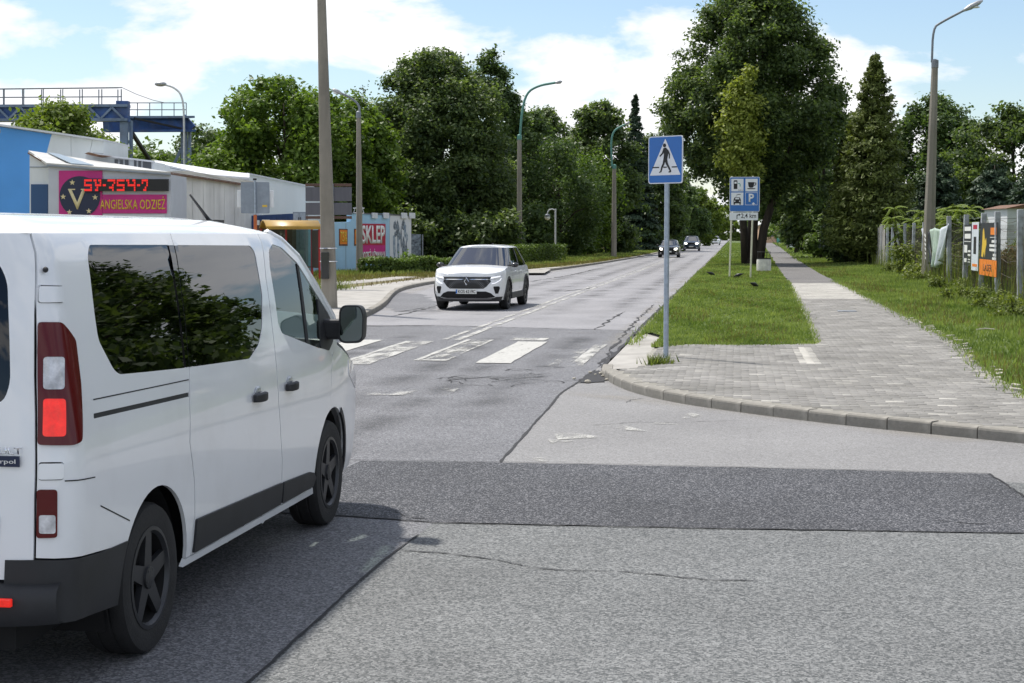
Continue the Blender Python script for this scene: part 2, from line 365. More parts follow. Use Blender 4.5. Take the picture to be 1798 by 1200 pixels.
MAT = dict(
    white_paint=pmat('white_car_paint', (0.84, 0.855, 0.875), 0.25, coat=0.7, spec=0.5, dirt=0.18, dscale=1.9, dirtcol=(0.45, 0.43, 0.40)),
    black_paint=pmat('black_car_paint', (0.012, 0.012, 0.014), 0.25, coat=0.7),
    navy_paint=pmat('slate_blue_car_paint', (0.045, 0.065, 0.10), 0.28, coat=0.7, metal=0.2),
    silver_paint=pmat('silver_car_paint', (0.5, 0.52, 0.55), 0.3, metal=0.4, coat=0.5),
    plastic=pmat('black_plastic', (0.018, 0.019, 0.022), 0.55, var=0.25, vscale=5, bump=0.1, bscale=400),
    shell=pmat('dark_inner_shell', (0.006, 0.006, 0.007), 0.8),
    tyre=pmat('tyre_rubber', (0.014, 0.014, 0.015), 0.75, var=0.3, vscale=9, bump=0.25, bscale=90),
    rim=pmat('dark_rim', (0.045, 0.047, 0.052), 0.4, metal=0.5),
    alloy=pmat('alloy_rim', (0.32, 0.32, 0.34), 0.3, metal=0.9),
    chrome=pmat('chrome', (0.75, 0.76, 0.78), 0.12, metal=1.0),
    tint_glass=glassmat('dark_tinted_glass', (0.5, 0.55, 0.5), 0.06),
    clear_glass=glassmat('greenish_glass', (0.75, 0.88, 0.82), 0.8),
    seat=pmat('seat_cloth', (0.03, 0.03, 0.034), 0.9),
    lamp_red=pmat('red_lamp_lens', (0.10, 0.003, 0.005), 0.2, coat=0.15, spec=0.35),
    lamp_bright=pmat('lit_brake_lens', (0.55, 0.012, 0.008), 0.2, coat=0.2, emit=(1.0, 0.03, 0.015), estr=0.28, var=0.35, vscale=25),
    lamp_clear=pmat('clear_lamp_lens', (0.62, 0.62, 0.64), 0.15, coat=1.0, var=0.35, vscale=22),
    headlight_on=pmat('lit_headlight', (1, 1, 1), 0.2, emit=(1.0, 0.95, 0.85), estr=3.0),
    drl=pmat('daytime_lamp', (0.9, 0.9, 0.95), 0.15, emit=(0.95, 0.97, 1.0), estr=0.35),
    plate=pmat('number_plate_white', (0.75, 0.75, 0.72), 0.4),
    ink=pmat('black_ink', (0.01, 0.01, 0.012), 0.5),
    navy=pmat('navy_print', (0.012, 0.02, 0.06), 0.4),
    white=pmat('white_print', (0.80, 0.80, 0.78), 0.45),
    yellow=pmat('yellow_print', (0.72, 0.48, 0.05), 0.45),
    cream=pmat('cream_print', (0.72, 0.62, 0.35), 0.45),
    magenta=pmat('magenta_print', (0.55, 0.02, 0.22), 0.45, var=0.1, vscale=2),
    crimson=pmat('crimson_print', (0.42, 0.02, 0.05), 0.5, var=0.15, vscale=2),
    orange=pmat('orange_print', (0.80, 0.22, 0.02), 0.5, var=0.1, vscale=4),
    sign_blue=pmat('blue_sign_sheet', (0.005, 0.13, 0.46), 0.4, coat=0.3, var=0.06, vscale=3),
    sign_white=pmat('white_sign_sheet', (0.74, 0.76, 0.80), 0.4, coat=0.2),
    sign_back=pmat('grey_sign_back', (0.26, 0.30, 0.36), 0.5, metal=0.3, var=0.12, vscale=5),
    sign_back_dark=pmat('dark_grey_sign_back', (0.115, 0.115, 0.135), 0.55, metal=0.2, var=0.15, vscale=4, streak=True),
    galv=pmat('galvanised_steel', (0.36, 0.42, 0.50), 0.45, metal=0.55, var=0.15, vscale=14),
    steel_white=pmat('white_painted_steel', (0.66, 0.68, 0.70), 0.5, var=0.12, vscale=7),
    cream_post=pmat('cream_painted_post', (0.62, 0.60, 0.47), 0.6, var=0.12, vscale=9),
    steel_green=pmat('faded_green_steel', (0.10, 0.26, 0.22), 0.5, var=0.2, vscale=5),
    steel_grey=pmat('grey_painted_steel', (0.20, 0.22, 0.25), 0.5, var=0.2, vscale=6),
    blue_steel=pmat('blue_crane_steel', (0.035, 0.10, 0.30), 0.55, var=0.35, vscale=1.4, dirt=0.5, dscale=1.1, dirtcol=(0.16, 0.15, 0.16)),
    pale_steel=pmat('pale_blue_crane_steel', (0.17, 0.24, 0.36), 0.55, var=0.3, vscale=1.4, dirt=0.5, dscale=1.3),
    rust=pmat('rusty_steel', (0.16, 0.085, 0.05), 0.8, var=0.4, vscale=5),
    red_steel=pmat('red_painted_steel', (0.45, 0.03, 0.03), 0.5, var=0.15, vscale=6),
    orange_steel=pmat('orange_painted_steel', (0.50, 0.12, 0.03), 0.5, var=0.15, vscale=6),
    concrete_pole=pmat('pole_concrete', (0.27, 0.245, 0.205), 0.85, var=0.22, vscale=2.2, bump=0.4, bscale=50, streak=True, dirt=0.5, dscale=1.5, dirtcol=(0.13, 0.12, 0.10)),
    concrete_post=pmat('fence_post_concrete', (0.40, 0.42, 0.46), 0.85, var=0.25, vscale=5, bump=0.6, bscale=45, dirt=0.5, dscale=3.0),
    concrete_kerb=pmat('kerb_concrete', (0.27, 0.255, 0.225), 0.9, var=0.25, vscale=7, bump=0.7, bscale=90, dirt=0.6, dscale=2.2, dirtcol=(0.10, 0.095, 0.08)),
    concrete_light=pmat('light_concrete', (0.36, 0.345, 0.32), 0.9, var=0.18, vscale=1.6, bump=0.4, bscale=60, dirt=0.55, dscale=0.7, dirtcol=(0.2, 0.18, 0.15)),
    concrete_white=pmat('whitewashed_concrete', (0.62, 0.60, 0.56), 0.9, var=0.2, vscale=5, bump=0.5, bscale=60),
    soil=pmat('bare_soil', (0.075, 0.058, 0.038), 0.95, var=0.4, vscale=6, bump=0.8, bscale=40),
    turf=pmat('turf_soil', (0.085, 0.125, 0.026), 0.95, var=0.35, vscale=1.3, bump=0.6, bscale=30, dirt=0.5, dscale=0.45, dirtcol=(0.15, 0.14, 0.05)),
    dry_turf=pmat('dry_turf', (0.16, 0.14, 0.065), 0.95, var=0.35, vscale=1.2, bump=0.6, bscale=30, dirt=0.6, dscale=0.5, dirtcol=(0.07, 0.085, 0.03)),
    far_ground=pmat('far_meadow', (0.08, 0.115, 0.028), 0.95, var=0.35, vscale=0.25),
    clad_blue=pmat('blue_cladding', (0.09, 0.35, 0.82), 0.5, var=0.05, vscale=0.7),
    clad_white=pmat('white_cladding', (0.76, 0.80, 0.83), 0.5, var=0.07, vscale=0.8, streak=True),
    clad_dirty=pmat('weathered_white_sheet', (0.78, 0.78, 0.77), 0.6, var=0.14, vscale=1.6, streak=True, dirt=0.35, dscale=0.6, dirtcol=(0.33, 0.32, 0.29)),
    fascia=pmat('lilac_grey_fascia', (0.56, 0.59, 0.66), 0.55, var=0.06, vscale=1.2),
    roof_sheet=pmat('pale_roof_sheet', (0.52, 0.52, 0.50), 0.55, var=0.14, vscale=1.1, dirt=0.4, dscale=0.7, dirtcol=(0.3, 0.29, 0.27)),
    rooflight=pmat('grey_blue_rooflight', (0.24, 0.31, 0.37), 0.35),
    door_blue=pmat('dark_blue_door', (0.03, 0.09, 0.22), 0.5),
    sky_blue_wall=pmat('sky_blue_render', (0.38, 0.60, 0.78), 0.85, var=0.07, vscale=0.8, dirt=0.35, dscale=0.6, dirtcol=(0.28, 0.36, 0.42)),
    white_wall=pmat('white_render', (0.68, 0.70, 0.73), 0.85, var=0.06, vscale=0.9, dirt=0.3, dscale=0.9, dirtcol=(0.4, 0.4, 0.4)),
    pane_grey=pmat('grey_window_pane', (0.10, 0.11, 0.13), 0.25),
    led_body=pmat('black_display_case', (0.012, 0.012, 0.014), 0.5),
    led_red=pmat('red_display_dots', (0.6, 0.01, 0.01), 0.4, emit=(1.0, 0.03, 0.02), estr=0.35),
    container=pmat('blue_container', (0.03, 0.07, 0.19), 0.55, var=0.2, vscale=2),
    brown=pmat('brown_panel', (0.105, 0.055, 0.04), 0.6, var=0.15, vscale=2),
    shelter_yellow=pmat('yellow_shelter_roof', (0.42, 0.25, 0.035), 0.45, coat=0.2, var=0.15, vscale=2),
    ad_panel=pmat('brown_poster_panel', (0.13, 0.085, 0.075), 0.35, coat=0.3, var=0.2, vscale=1.4),
    bark=pmat('bark', (0.055, 0.043, 0.033), 0.95, var=0.45, vscale=5, bump=1.0, bscale=16, streak=True),
    bark_pale=pmat('birch_bark', (0.34, 0.32, 0.29), 0.9, var=0.4, vscale=3, bump=0.5, bscale=14),
    wood=pmat('weathered_boards', (0.42, 0.40, 0.38), 0.9, var=0.35, vscale=6, streak=True, dirt=0.5, dscale=2),
    wood_brown=pmat('brown_boards', (0.17, 0.11, 0.075), 0.9, var=0.35, vscale=6, streak=True),
    wire=pmat('rusted_wire', (0.10, 0.085, 0.07), 0.7, metal=0.4),
    feather=pmat('black_feathers', (0.008, 0.008, 0.010), 0.45),
    banner_dark=pmat('charcoal_banner', (0.02, 0.024, 0.03), 0.5, var=0.2, vscale=3),
    banner_green=pmat('pale_green_tarp', (0.40, 0.50, 0.42), 0.5, var=0.3, vscale=2.5),
    banner_white=pmat('white_tarp', (0.62, 0.67, 0.72), 0.5, var=0.1, vscale=3),
    steel_bin=pmat('black_painted_iron', (0.012, 0.012, 0.013), 0.5),
    globe=pmat('opal_globe', (0.75, 0.75, 0.72), 0.25, coat=0.3),
    lens_grey=pmat('lamp_head_grey', (0.40, 0.41, 0.42), 0.45, metal=0.3),
    marking=pmat('worn_road_paint', (0.50, 0.49, 0.46), 0.75, var=0.10, vscale=12, bump=0.3, bscale=200, dirt=0.55, dscale=9, dirtcol=(0.22, 0.22, 0.22)),
    crack=pmat('tar_crack', (0.018, 0.018, 0.020), 0.8),
    rubble=pmat('pale_rubble', (0.45, 0.42, 0.35), 0.9, var=0.3, vscale=12),
    peach=pmat('peach_render', (0.62, 0.40, 0.28), 0.85, var=0.08, vscale=1),
    teal=pmat('teal_panel', (0.10, 0.36, 0.30), 0.5),
    asph_far=asphalt('old_light_asphalt', (0.20, 0.20, 0.207), (0.30, 0.30, 0.305), 90, 0.35, 0.5, 0.13, (1, 0.985, 1.0), 0.7, 0.3),
    asph_mid=asphalt('grey_asphalt', (0.085, 0.087, 0.092), (0.24, 0.24, 0.245), 85, 0.35, 0.42, 0.12, (1, 1, 1.03), 0.75),
    asph_apron=asphalt('pale_apron_asphalt', (0.165, 0.162, 0.16), (0.275, 0.272, 0.27), 95, 0.35, 0.5, 0.09, (1, 1, 1.01), 0.8, 0.3),
    asph_near=asphalt('coarse_chip_asphalt', (0.072, 0.076, 0.078), (0.245, 0.246, 0.245), 88, 0.42, 0.44, 0.16, (0.985, 1, 1.0), 0.8, 0.6),
    asph_dark=asphalt('dark_patch_asphalt', (0.030, 0.032, 0.037), (0.24, 0.24, 0.245), 115, 0.20, 0.17, 0.22, (1, 1, 1.03), 0.8, 0.4),
    asph_path=asphalt('path_asphalt', (0.11, 0.108, 0.108), (0.20, 0.195, 0.19), 60, 0.35, 0.45, 0.18, (1, 0.98, 0.96)),
    young=leafmat('young_shoot_leaves', (0.11, 0.155, 0.025), (0.36, 0.40, 0.09), 0.45),
    linden=leafmat('linden_leaves', (0.030, 0.060, 0.026), (0.195, 0.262, 0.088), 0.45),
    maple=leafmat('bright_leaves', (0.045, 0.090, 0.014), (0.20, 0.30, 0.045), 0.4),
    spring=leafmat('light_leaves', (0.065, 0.11, 0.018), (0.24, 0.31, 0.06), 0.4),
    willow=leafmat('weeping_leaves', (0.038, 0.072, 0.024), (0.145, 0.215, 0.07), 0.35),
    birch=leafmat('birch_leaves', (0.04, 0.06, 0.025), (0.12, 0.15, 0.06), 0.3),
    thuja=leafmat('thuja_scales', (0.030, 0.050, 0.014), (0.18, 0.22, 0.05), 0.25, 0.6),
    spruce=leafmat('spruce_needles', (0.016, 0.034, 0.024), (0.075, 0.12, 0.065), 0.1, 0.6),
    hedge=leafmat('hedge_leaves', (0.034, 0.068, 0.016), (0.17, 0.25, 0.05), 0.3),
    weed=leafmat('weed_leaves', (0.065, 0.10, 0.020), (0.25, 0.29, 0.075), 0.4),
    dryweed=leafmat('dry_weed', (0.09, 0.065, 0.03), (0.20, 0.15, 0.07), 0.3),
    grass=leafmat('grass_blades', (0.105, 0.165, 0.034), (0.36, 0.43, 0.14), 0.3, 0.5),
    drygrass=leafmat('dry_grass_blades', (0.12, 0.12, 0.035), (0.27, 0.24, 0.10), 0.3, 0.6),
)

# ================================================================== GROUND, ROAD, KERBS, PAVEMENTS
from mathutils import noise as mnoise
rnd = random.Random(7)
def struct(o): o['kind'] = 'structure'; return o
def jag(pts, step=0.25, amp=0.02, seed=0):
    r_ = random.Random(seed); out = []
    for (x0, y0), (x1, y1) in zip(pts[:-1], pts[1:]):
        L = math.hypot(x1 - x0, y1 - y0); n = max(1, int(L / step))
        for i in range(n):
            t = i / n
            out.append((x0 + (x1 - x0) * t + r_.uniform(-amp, amp), y0 + (y1 - y0) * t + r_.uniform(-amp, amp)))
    out.append(pts[-1]); return out
def flat(name, pts, z, mat, parent=None):
    m = MB(); m.add([(x, y, z) for x, y in pts], [tuple(range(len(pts)))])
    me = m.mesh(name, mat)
    if me.polygons[0].normal.z < 0: me.flip_normals()
    return link(name, me, parent)
def lerp_poly(pts, y):                    # x at given y of a polyline that runs along y
    for (x0, y0), (x1, y1) in zip(pts[:-1], pts[1:]):
        if y0 <= y <= y1: return x0 + (x1 - x0) * (y - y0) / (y1 - y0)
    return pts[0][0] if y < pts[0][1] else pts[-1][0]
def in_poly(x, y, P):
    c = False; j = len(P) - 1
    for i in range(len(P)):
        if (P[i][1] > y) != (P[j][1] > y) and x < (P[j][0] - P[i][0]) * (y - P[i][1]) / (P[j][1] - P[i][1]) + P[i][0]: c = not c
        j = i
    return c
def in_poly_np(X, Y, P):
    c = np.zeros(len(X), bool); j = len(P) - 1
    for i in range(len(P)):
        xi, yi, xj, yj = *P[i], *P[j]
        if yi != yj: c ^= ((yi > Y) != (yj > Y)) & (X < (xj - xi) * (Y - yi) / (yj - yi) + xi)
        j = i
    return c
def resample(pts, step):
    out, acc = [Vector(pts[0]).to_2d()], 0.0
    cur = Vector(pts[0]).to_2d()
    i = 1
    while i < len(pts):
        nx = Vector(pts[i]).to_2d(); L = (nx - cur).length
        if acc + L >= step:
            cur = cur + (nx - cur) * ((step - acc) / L); out.append(cur.copy()); acc = 0.0
        else:
            acc += L; cur = nx; i += 1
    return out
def smooth_line(pts, it=2):
    P = [Vector(p) for p in pts]
    for _ in range(it):
        Q = [P[0]]
        for a, b in zip(P[:-1], P[1:]): Q += [a * 0.75 + b * 0.25, a * 0.25 + b * 0.75]
        P = Q + [P[-1]]
    return [tuple(p) for p in P]

KERB_R = smooth_line([(-1.86, 22.0), (-1.80, 20.9), (-1.62, 19.76), (-1.44, 19.03), (-1.22, 18.35), (-0.89, 17.63), (-0.50, 17.02), (0.08, 16.36), (0.65, 15.79), (1.18, 15.32), (1.69, 14.94), (2.16, 14.60), (2.59, 14.28), (3.6, 13.65), (5.2, 12.9), (8.0, 12.2), (14.0, 11.6)])
KERB_L = smooth_line([(-7.9, 20.0), (-8.0, 29.0), (-8.16, 33.05), (-8.44, 35.46), (-9.04, 39.46), (-10.35, 46.2), (-11.1, 50.9), (-11.4, 57.0), (-11.2, 61.0), (-9.9, 72.0), (-9.0, 84.5), (-8.4, 99.7), (-8.2, 108.0), (-7.9, 118.0), (-7.5, 146.0), (-7.3, 300.0), (-7.3, 700.0)], 2)
SEAM_X = jag([(-1.98, -20.0), (-2.0, 8.2), (-1.93, 9.75), (-1.9, 12.44), (-1.96, 15.3), (-2.02, 18.1), (-1.94, 19.7), (-1.88, 22.0)], 0.35, 0.006, 3)
seam_low = [p for p in SEAM_X]
SEAM_Y = jag([(-8.03, 30.85), (-6.2, 31.2), (-5.0, 30.95), (-3.2, 30.45), (-1.85, 30.1)], 0.3, 0.02, 5)

ground = struct(flat('ground', [(-2500, -600), (2500, -600), (2500, 3500), (-2500, 3500)], -0.12, MAT['far_ground']))
# the street: pieces of asphalt of different age, butted at ragged seams
road = struct(flat('road', SEAM_Y + [(-1.85, 700.0)] + [p for p in KERB_L[::-1] if p[1] > 30.9], 0.0, MAT['asph_far']))
road_mid = struct(flat('road_crossing_surface', [(-60, -20)] + SEAM_X + [p for p in SEAM_Y[::-1]] + [p for p in KERB_L[::-1] if p[1] < 30.8] + [(-60, 20)], 0.0, MAT['asph_mid']))
cut = [p for p in SEAM_X if p[1] >= 12.3]
apron = struct(flat('side_street_apron', cut + [p for p in KERB_R] + [(40, 11.0), (40, 8.0)], 0.0, MAT['asph_apron']))
near = struct(flat('side_street', [p for p in SEAM_X if p[1] < 12.3] + [cut[0], (40, 8.0), (40, -20)], 0.0, MAT['asph_near']))
PATCH = jag([(-3.05, 12.38), (-1.9, 12.44), (0.06, 12.45), (2.0, 12.40)], 0.2, 0.010, 11) + jag([(2.0, 12.40), (2.08, 11.2), (2.35, 9.97)], 0.15, 0.012, 12)[1:] + jag([(2.35, 9.97), (1.82, 9.95), (0.05, 9.83), (-1.93, 9.77), (-2.55, 9.9), (-3.3, 10.0)], 0.2, 0.010, 13)[1:] + jag([(-3.3, 10.0), (-3.05, 12.38)], 0.2, 0.03, 14)[1:-1]
patch_o = struct(flat('dark_asphalt_patch', PATCH, 0.004, MAT['asph_dark']))

def ribbon(name, pts, w, z, mat, parent, amp=0.3, step=0.09, wob=0.012, seed=1):
    r_ = random.Random(seed); P = jag(pts, step, wob, seed); rows = []
    for i, p in enumerate(P):
        a, b = Vector(P[max(i - 1, 0)]), Vector(P[min(i + 1, len(P) - 1)])
        d = (b - a); d = Vector((-d.y, d.x)).normalized() if d.length else Vector((1, 0))
        ww = w * (1 + r_.uniform(-amp, amp)) * (0.25 if i in (0, len(P) - 1) else 1) / 2
        rows.append([(p[0] + d.x * ww, p[1] + d.y * ww, z), (p[0] - d.x * ww, p[1] - d.y * ww, z)])
    return MB().grid(rows).build(name, mat, parent)
def g2(px, py, z=0.0): p = gp(px, py, z); return (p.x, p.y)
ribbon('crack', [p for p in SEAM_X if p[1] > -3 and p[1] < 9.7], 0.014, 0.006, MAT['crack'], near, 0.4, 0.1, 0.003, seed=1)
ribbon('crack', [p for p in SEAM_X if 12.4 < p[1] < 21.5], 0.024, 0.006, MAT['crack'], apron, 0.4, 0.1, 0.004, seed=2)
ribbon('crack', [(-3.2, 12.40), (-1.9, 12.45), (0.06, 12.46), (2.0, 12.41), (2.09, 11.2), (2.4, 9.95)], 0.016, 0.0072, MAT['crack'], patch_o, seed=3)
ribbon('crack', [(-3.3, 9.98), (-2.5, 9.89), (-1.93, 9.76), (0.05, 9.82), (1.82, 9.94), (2.4, 9.96)], 0.018, 0.0072, MAT['crack'], patch_o, seed=4)
ribbon('crack', [g2(x, y) for x, y in ((700, 968), (780, 972), (880, 985), (930, 998), (960, 1001), (1100, 1005), (1250, 1020), (1330, 1021))], 0.011, 0.005, MAT['crack'], near, 0.7, 0.05, 0.010, 5)
ribbon('crack', [g2(x, y) for x, y in ((960, 958), (1010, 963), (1050, 962))], 0.006, 0.005, MAT['crack'], near, 0.7, 0.05, 0.006, 6)
ribbon('crack', [g2(x, y) for x, y in ((640, 890), (690, 897), (710, 908), (750, 914))], 0.012, 0.0072, MAT['crack'], patch_o, 0.7, 0.05, 0.01, 7)
ribbon('crack', [g2(x, y) for x, y in ((1640, 915), (1720, 922), (1790, 915))], 0.010, 0.0072, MAT['crack'], patch_o, 0.7, 0.05, 0.01, 71)
ribbon('crack', [g2(x, y) for x, y in ((1040, 748), (1120, 742), (1180, 743), (1300, 739))], 0.010, 0.005, MAT['crack'], apron, 0.7, 0.06, 0.012, 8)
ribbon('crack', [g2(x, y) for x, y in ((1100, 708), (1108, 703), (1130, 700))], 0.012, 0.005, MAT['crack'], apron, 0.6, 0.06, 0.012, 9)
ribbon('crack', [p for p in SEAM_Y], 0.035, 0.005, MAT['crack'], road, 0.9, 0.1, 0.02, 10)
ribbon('crack', [(-7.9, 30.7), (-6.1, 31.1)], 0.10, 0.006, MAT['crack'], road, 0.6, 0.1, 0.02, 20)
for k, l in enumerate([[(1045, 580), (1075, 560), (1098, 548)], [(1150, 535), (1118, 562), (1050, 645)], [(690, 556), (760, 540), (800, 528)], [(700, 548), (745, 541)], [(930, 495), (1000, 484), (1045, 473)], [(990, 512), (1050, 505)], [(1150, 478), (1190, 477)], [(1165, 490), (1230, 486)], [(830, 505), (900, 497)]]):
    ribbon('crack', [g2(x, y) for x, y in l], 0.07 if k > 1 else 0.04, 0.006, MAT['crack'], road, 0.8, 0.3, 0.05, 30 + k)
# long edge joint beside the verge
ribbon('edge_joint', [(-1.85, 21.6), (-1.86, 31.0), (-1.83, 60.0), (-1.80, 120.0)], 0.07, 0.006, MAT['crack'], road, 0.6, 0.5, 0.02, 50)
# fine crazing on the old crossing surface
for k in range(16):
    x, y = rnd.uniform(-3.6, -1.95), rnd.uniform(18.6, 21.6); l = []
    for i in range(5): l.append((x, y)); x += rnd.uniform(-0.28, 0.28); y += rnd.uniform(-0.28, 0.40)
    ribbon('crack', l, 0.016, 0.005, MAT['crack'], road_mid, 0.8, 0.08, 0.02, 70 + k)
struct(flat('repair_strip', jag([(-11.0, 46.0), (-8.2, 36.5)], 0.5, 0.15, 4) + jag([(-7.2, 37.0), (-8.2, 42.0), (-9.6, 47.0), (-10.7, 49.0), (-11.0, 46.0)], 0.5, 0.15, 6)[:-1], 0.004, MAT['asph_mid']))

def paintmat(name, cover, soft=0.10):
    """road paint rubbed through to the stones: bare where the noise says it is gone"""
    m = pmat(name, (0.43, 0.425, 0.40), 0.75, var=0.15, vscale=14); t = m.node_tree; L = t.links.new; b = t.nodes['Principled BSDF']
    g_ = t.nodes.new('ShaderNodeNewGeometry')
    def ns(sc, de):
        mp = t.nodes.new('ShaderNodeMapping'); mp.inputs['Scale'].default_value = (1, 0.35, 1); L(g_.outputs['Position'], mp.inputs[0])
        n = t.nodes.new('ShaderNodeTexNoise'); n.inputs['Scale'].default_value = sc; n.inputs['Detail'].default_value = de; n.inputs['Roughness'].default_value = 0.65; L(mp.outputs[0], n.inputs['Vector']); return n.outputs['Fac']
    add = t.nodes.new('ShaderNodeMath'); add.operation = 'MULTIPLY_ADD'; L(ns(60, 2), add.inputs[0]); add.inputs[1].default_value = 0.35; L(ns(3.2, 8), add.inputs[2])
    r = t.nodes.new('ShaderNodeValToRGB'); c = 0.675 + 0.22 - 0.44 * cover
    r.color_ramp.elements[0].position, r.color_ramp.elements[1].position = max(0, c - soft), min(1, c + soft); L(add.outputs[0], r.inputs[0])
    tr = t.nodes.new('ShaderNodeBsdfTransparent'); mx = t.nodes.new('ShaderNodeMixShader')
    L(r.outputs[0], mx.inputs[0]); L(tr.outputs[0], mx.inputs[1]); L(b.outputs[0], mx.inputs[2]); L(mx.outputs[0], t.nodes['Material Output'].inputs[0])
    return m
PAINT = {k: paintmat('road_paint_%d' % int(k * 100), k) for k in (0.95, 0.75, 0.55, 0.38, 0.22)}
def stripe(name, x0, x1, y0, y1, cover, parent, z=0.009, seed=0, step=0.5):
    r_ = random.Random(seed); n = max(2, int((y1 - y0) / step)); rows = []
    for i in range(n + 1):
        y = y0 + (y1 - y0) * i / n; rows.append([(x0 + r_.uniform(-.012, .012), y, z), (x1 + r_.uniform(-.012, .012), y, z)])
    return MB().grid(rows[::-1]).build(name, PAINT[cover], parent)
stripe('crossing_stripe', -2.34, -2.14, 21.7, 26.1, 0.55, road_mid, seed=1)
stripe('crossing_stripe_trace', -2.62, -2.345, 21.8, 26.0, 0.22, road_mid, seed=21)
stripe('crossing_stripe', -3.74, -3.22, 22.1, 26.65, 0.95, road_mid, seed=2)
stripe('crossing_stripe', -4.72, -4.64, 22.4, 27.0, 0.75, road_mid, seed=3); stripe('crossing_stripe_trace', -4.635, -4.285, 22.7, 27.0, 0.38, road_mid, seed=33)
stripe('crossing_stripe', -4.28, -4.22, 22.4, 27.0, 0.55, road_mid, seed=34); stripe('crossing_stripe', -4.635, -4.285, 22.4, 22.65, 0.75, road_mid, seed=35, step=.2)
stripe('crossing_stripe', -5.72, -5.64, 21.6, 26.5, 0.75, road_mid, seed=4); stripe('crossing_stripe', -5.635, -5.22, 24.6, 26.5, 0.55, road_mid, seed=24)
stripe('crossing_stripe_trace', -5.635, -5.22, 21.6, 24.59, 0.55, road_mid, seed=25)
stripe('crossing_stripe', -6.74, -6.18, 22.0, 26.7, 0.95, road_mid, seed=5)
stripe('crossing_stripe', -7.74, -7.22, 22.0, 26.7, 0.75, road_mid, seed=6)
stripe('paint_remnant', -3.95, -3.30, 26.95, 27.6, 0.55, road_mid, seed=7, step=.2)
stripe('paint_remnant', -3.2, -2.4, 29.2, 29.5, 0.22, road_mid, seed=8, step=.1)
stripe('paint_remnant', -6.3, -6.0, 20.4, 20.6, 0.55, road_mid, seed=18, step=.1)
stripe('paint_remnant', -5.2, -3.3, 17.5, 18.4, 0.22, road_mid, seed=19, step=.2)
stripe('lane_line', -4.93, -4.81, 26.8, 60.0, 0.55, road, seed=9, step=2)
stripe('lane_line', -5.17, -5.06, 27.0, 60.0, 0.55, road, seed=10, step=2)
stripe('lane_line', -4.93, -4.80, 60.0, 140.0, 0.55, road, seed=11, step=5)
stripe('lane_line', -5.17, -5.05, 60.0, 140.0, 0.38, road, seed=12, step=5)
stripe('lane_line', -5.0, -4.84, 140.0, 320.0, 0.55, road, seed=13, step=10)
for k, l in enumerate([[(970, 762), (1000, 760), (1060, 769), (980, 773)], [(1062, 747), (1088, 746), (1139, 759), (1050, 753)], [(1150, 742), (1198, 747), (1140, 745)], [(1190, 728), (1215, 726), (1266, 738), (1200, 736)], [(925, 804), (1000, 805), (1045, 811), (945, 812)], [(960, 772), (1010, 775), (970, 781)], [(1230, 727), (1290, 734), (1240, 731)]]):
    m = MB(); m.add([(*g2(x, y), 0.006) for x, y in l], [tuple(range(len(l)))])
    me = m.mesh('give_way_tooth', PAINT[0.38 if k < 5 else 0.22])
    if me.polygons[0].normal.z < 0: me.flip_normals()
    link('give_way_tooth', me, apron)
# tyre-polished lanes and old oil drips: thin darker films with soft, broken edges
def filmmat(name, col, cover, sc=0.5):
    m = pmat(name, col, 0.6); t = m.node_tree; L = t.links.new; b = t.nodes['Principled BSDF']
    tc = t.nodes.new('ShaderNodeTexCoord'); n = t.nodes.new('ShaderNodeTexNoise'); n.inputs['Scale'].default_value = sc; n.inputs['Detail'].default_value = 8; L(tc.outputs['Object'], n.inputs['Vector'])
    at_ = t.nodes.new('ShaderNodeAttribute'); at_.attribute_name = 'tint'
    r = t.nodes.new('ShaderNodeValToRGB'); r.color_ramp.elements[0].position, r.color_ramp.elements[1].position = 0.38, 0.75; L(n.outputs['Fac'], r.inputs[0])
    mu = t.nodes.new('ShaderNodeMath'); mu.operation = 'MULTIPLY'; L(r.outputs[0], mu.inputs[0]); L(at_.outputs['Fac'], mu.inputs[1])
    mu2 = t.nodes.new('ShaderNodeMath'); mu2.operation = 'MULTIPLY'; L(mu.outputs[0], mu2.inputs[0]); mu2.inputs[1].default_value = cover
    tr = t.nodes.new('ShaderNodeBsdfTransparent'); mx = t.nodes.new('ShaderNodeMixShader')
    L(mu2.outputs[0], mx.inputs[0]); L(tr.outputs[0], mx.inputs[1]); L(b.outputs[0], mx.inputs[2]); L(mx.outputs[0], t.nodes['Material Output'].inputs[0])
    return m
OIL = filmmat('oily_tyre_film', (0.035, 0.034, 0.034), 0.55, 0.9)
DUST = filmmat('pale_dust_film', (0.36, 0.33, 0.28), 0.6, 0.7)
def film(name, x, w, y0, y1, mat, parent, z):
    V, F, T = [], [], []; n = 24
    for i in range(n + 1):
        y = y0 + (y1 - y0) * i / n; xx = x(y) if callable(x) else x; e = min(1, i / 3, (n - i) / 3)
        for k, u in enumerate((-1, -.5, 0, .5, 1)): V.append((xx + u * w / 2, y, z)); T.append(e * (1 - abs(u)))
    for i in range(n):
        for k in range(4): F.append((i * 5 + k, i * 5 + k + 1, i * 5 + k + 6, i * 5 + k + 5))
    return link(name, np_mesh(name, np.array(V), np.array(F), mat, np.array(T)), parent)
for x in (-2.75, -4.25): film('tyre_track', x, .8, 12.6, 29.8, OIL, road_mid, .003)
for x in (-6.0, -7.4): film('tyre_track', x, .8, 12.6, 29.8, OIL, road_mid, .003)
film('oil_drips', -3.5, .7, 6.0, 29.0, OIL, road_mid, .0035); film('oil_drips', -6.7, .7, 13.0, 29.0, OIL, road_mid, .0035)
for x in (-2.9, -4.3, -5.9, -7.3): film('tyre_track', x, .9, 31.0, 150.0, OIL, road, .003)
film('gutter_dust', -2.05, .5, 22.0, 70.0, DUST, road, .0035); film('gutter_dust', lambda y: lerp_poly(KERB_L, y) + .35, .8, 31.5, 100.0, DUST, road, .0035)
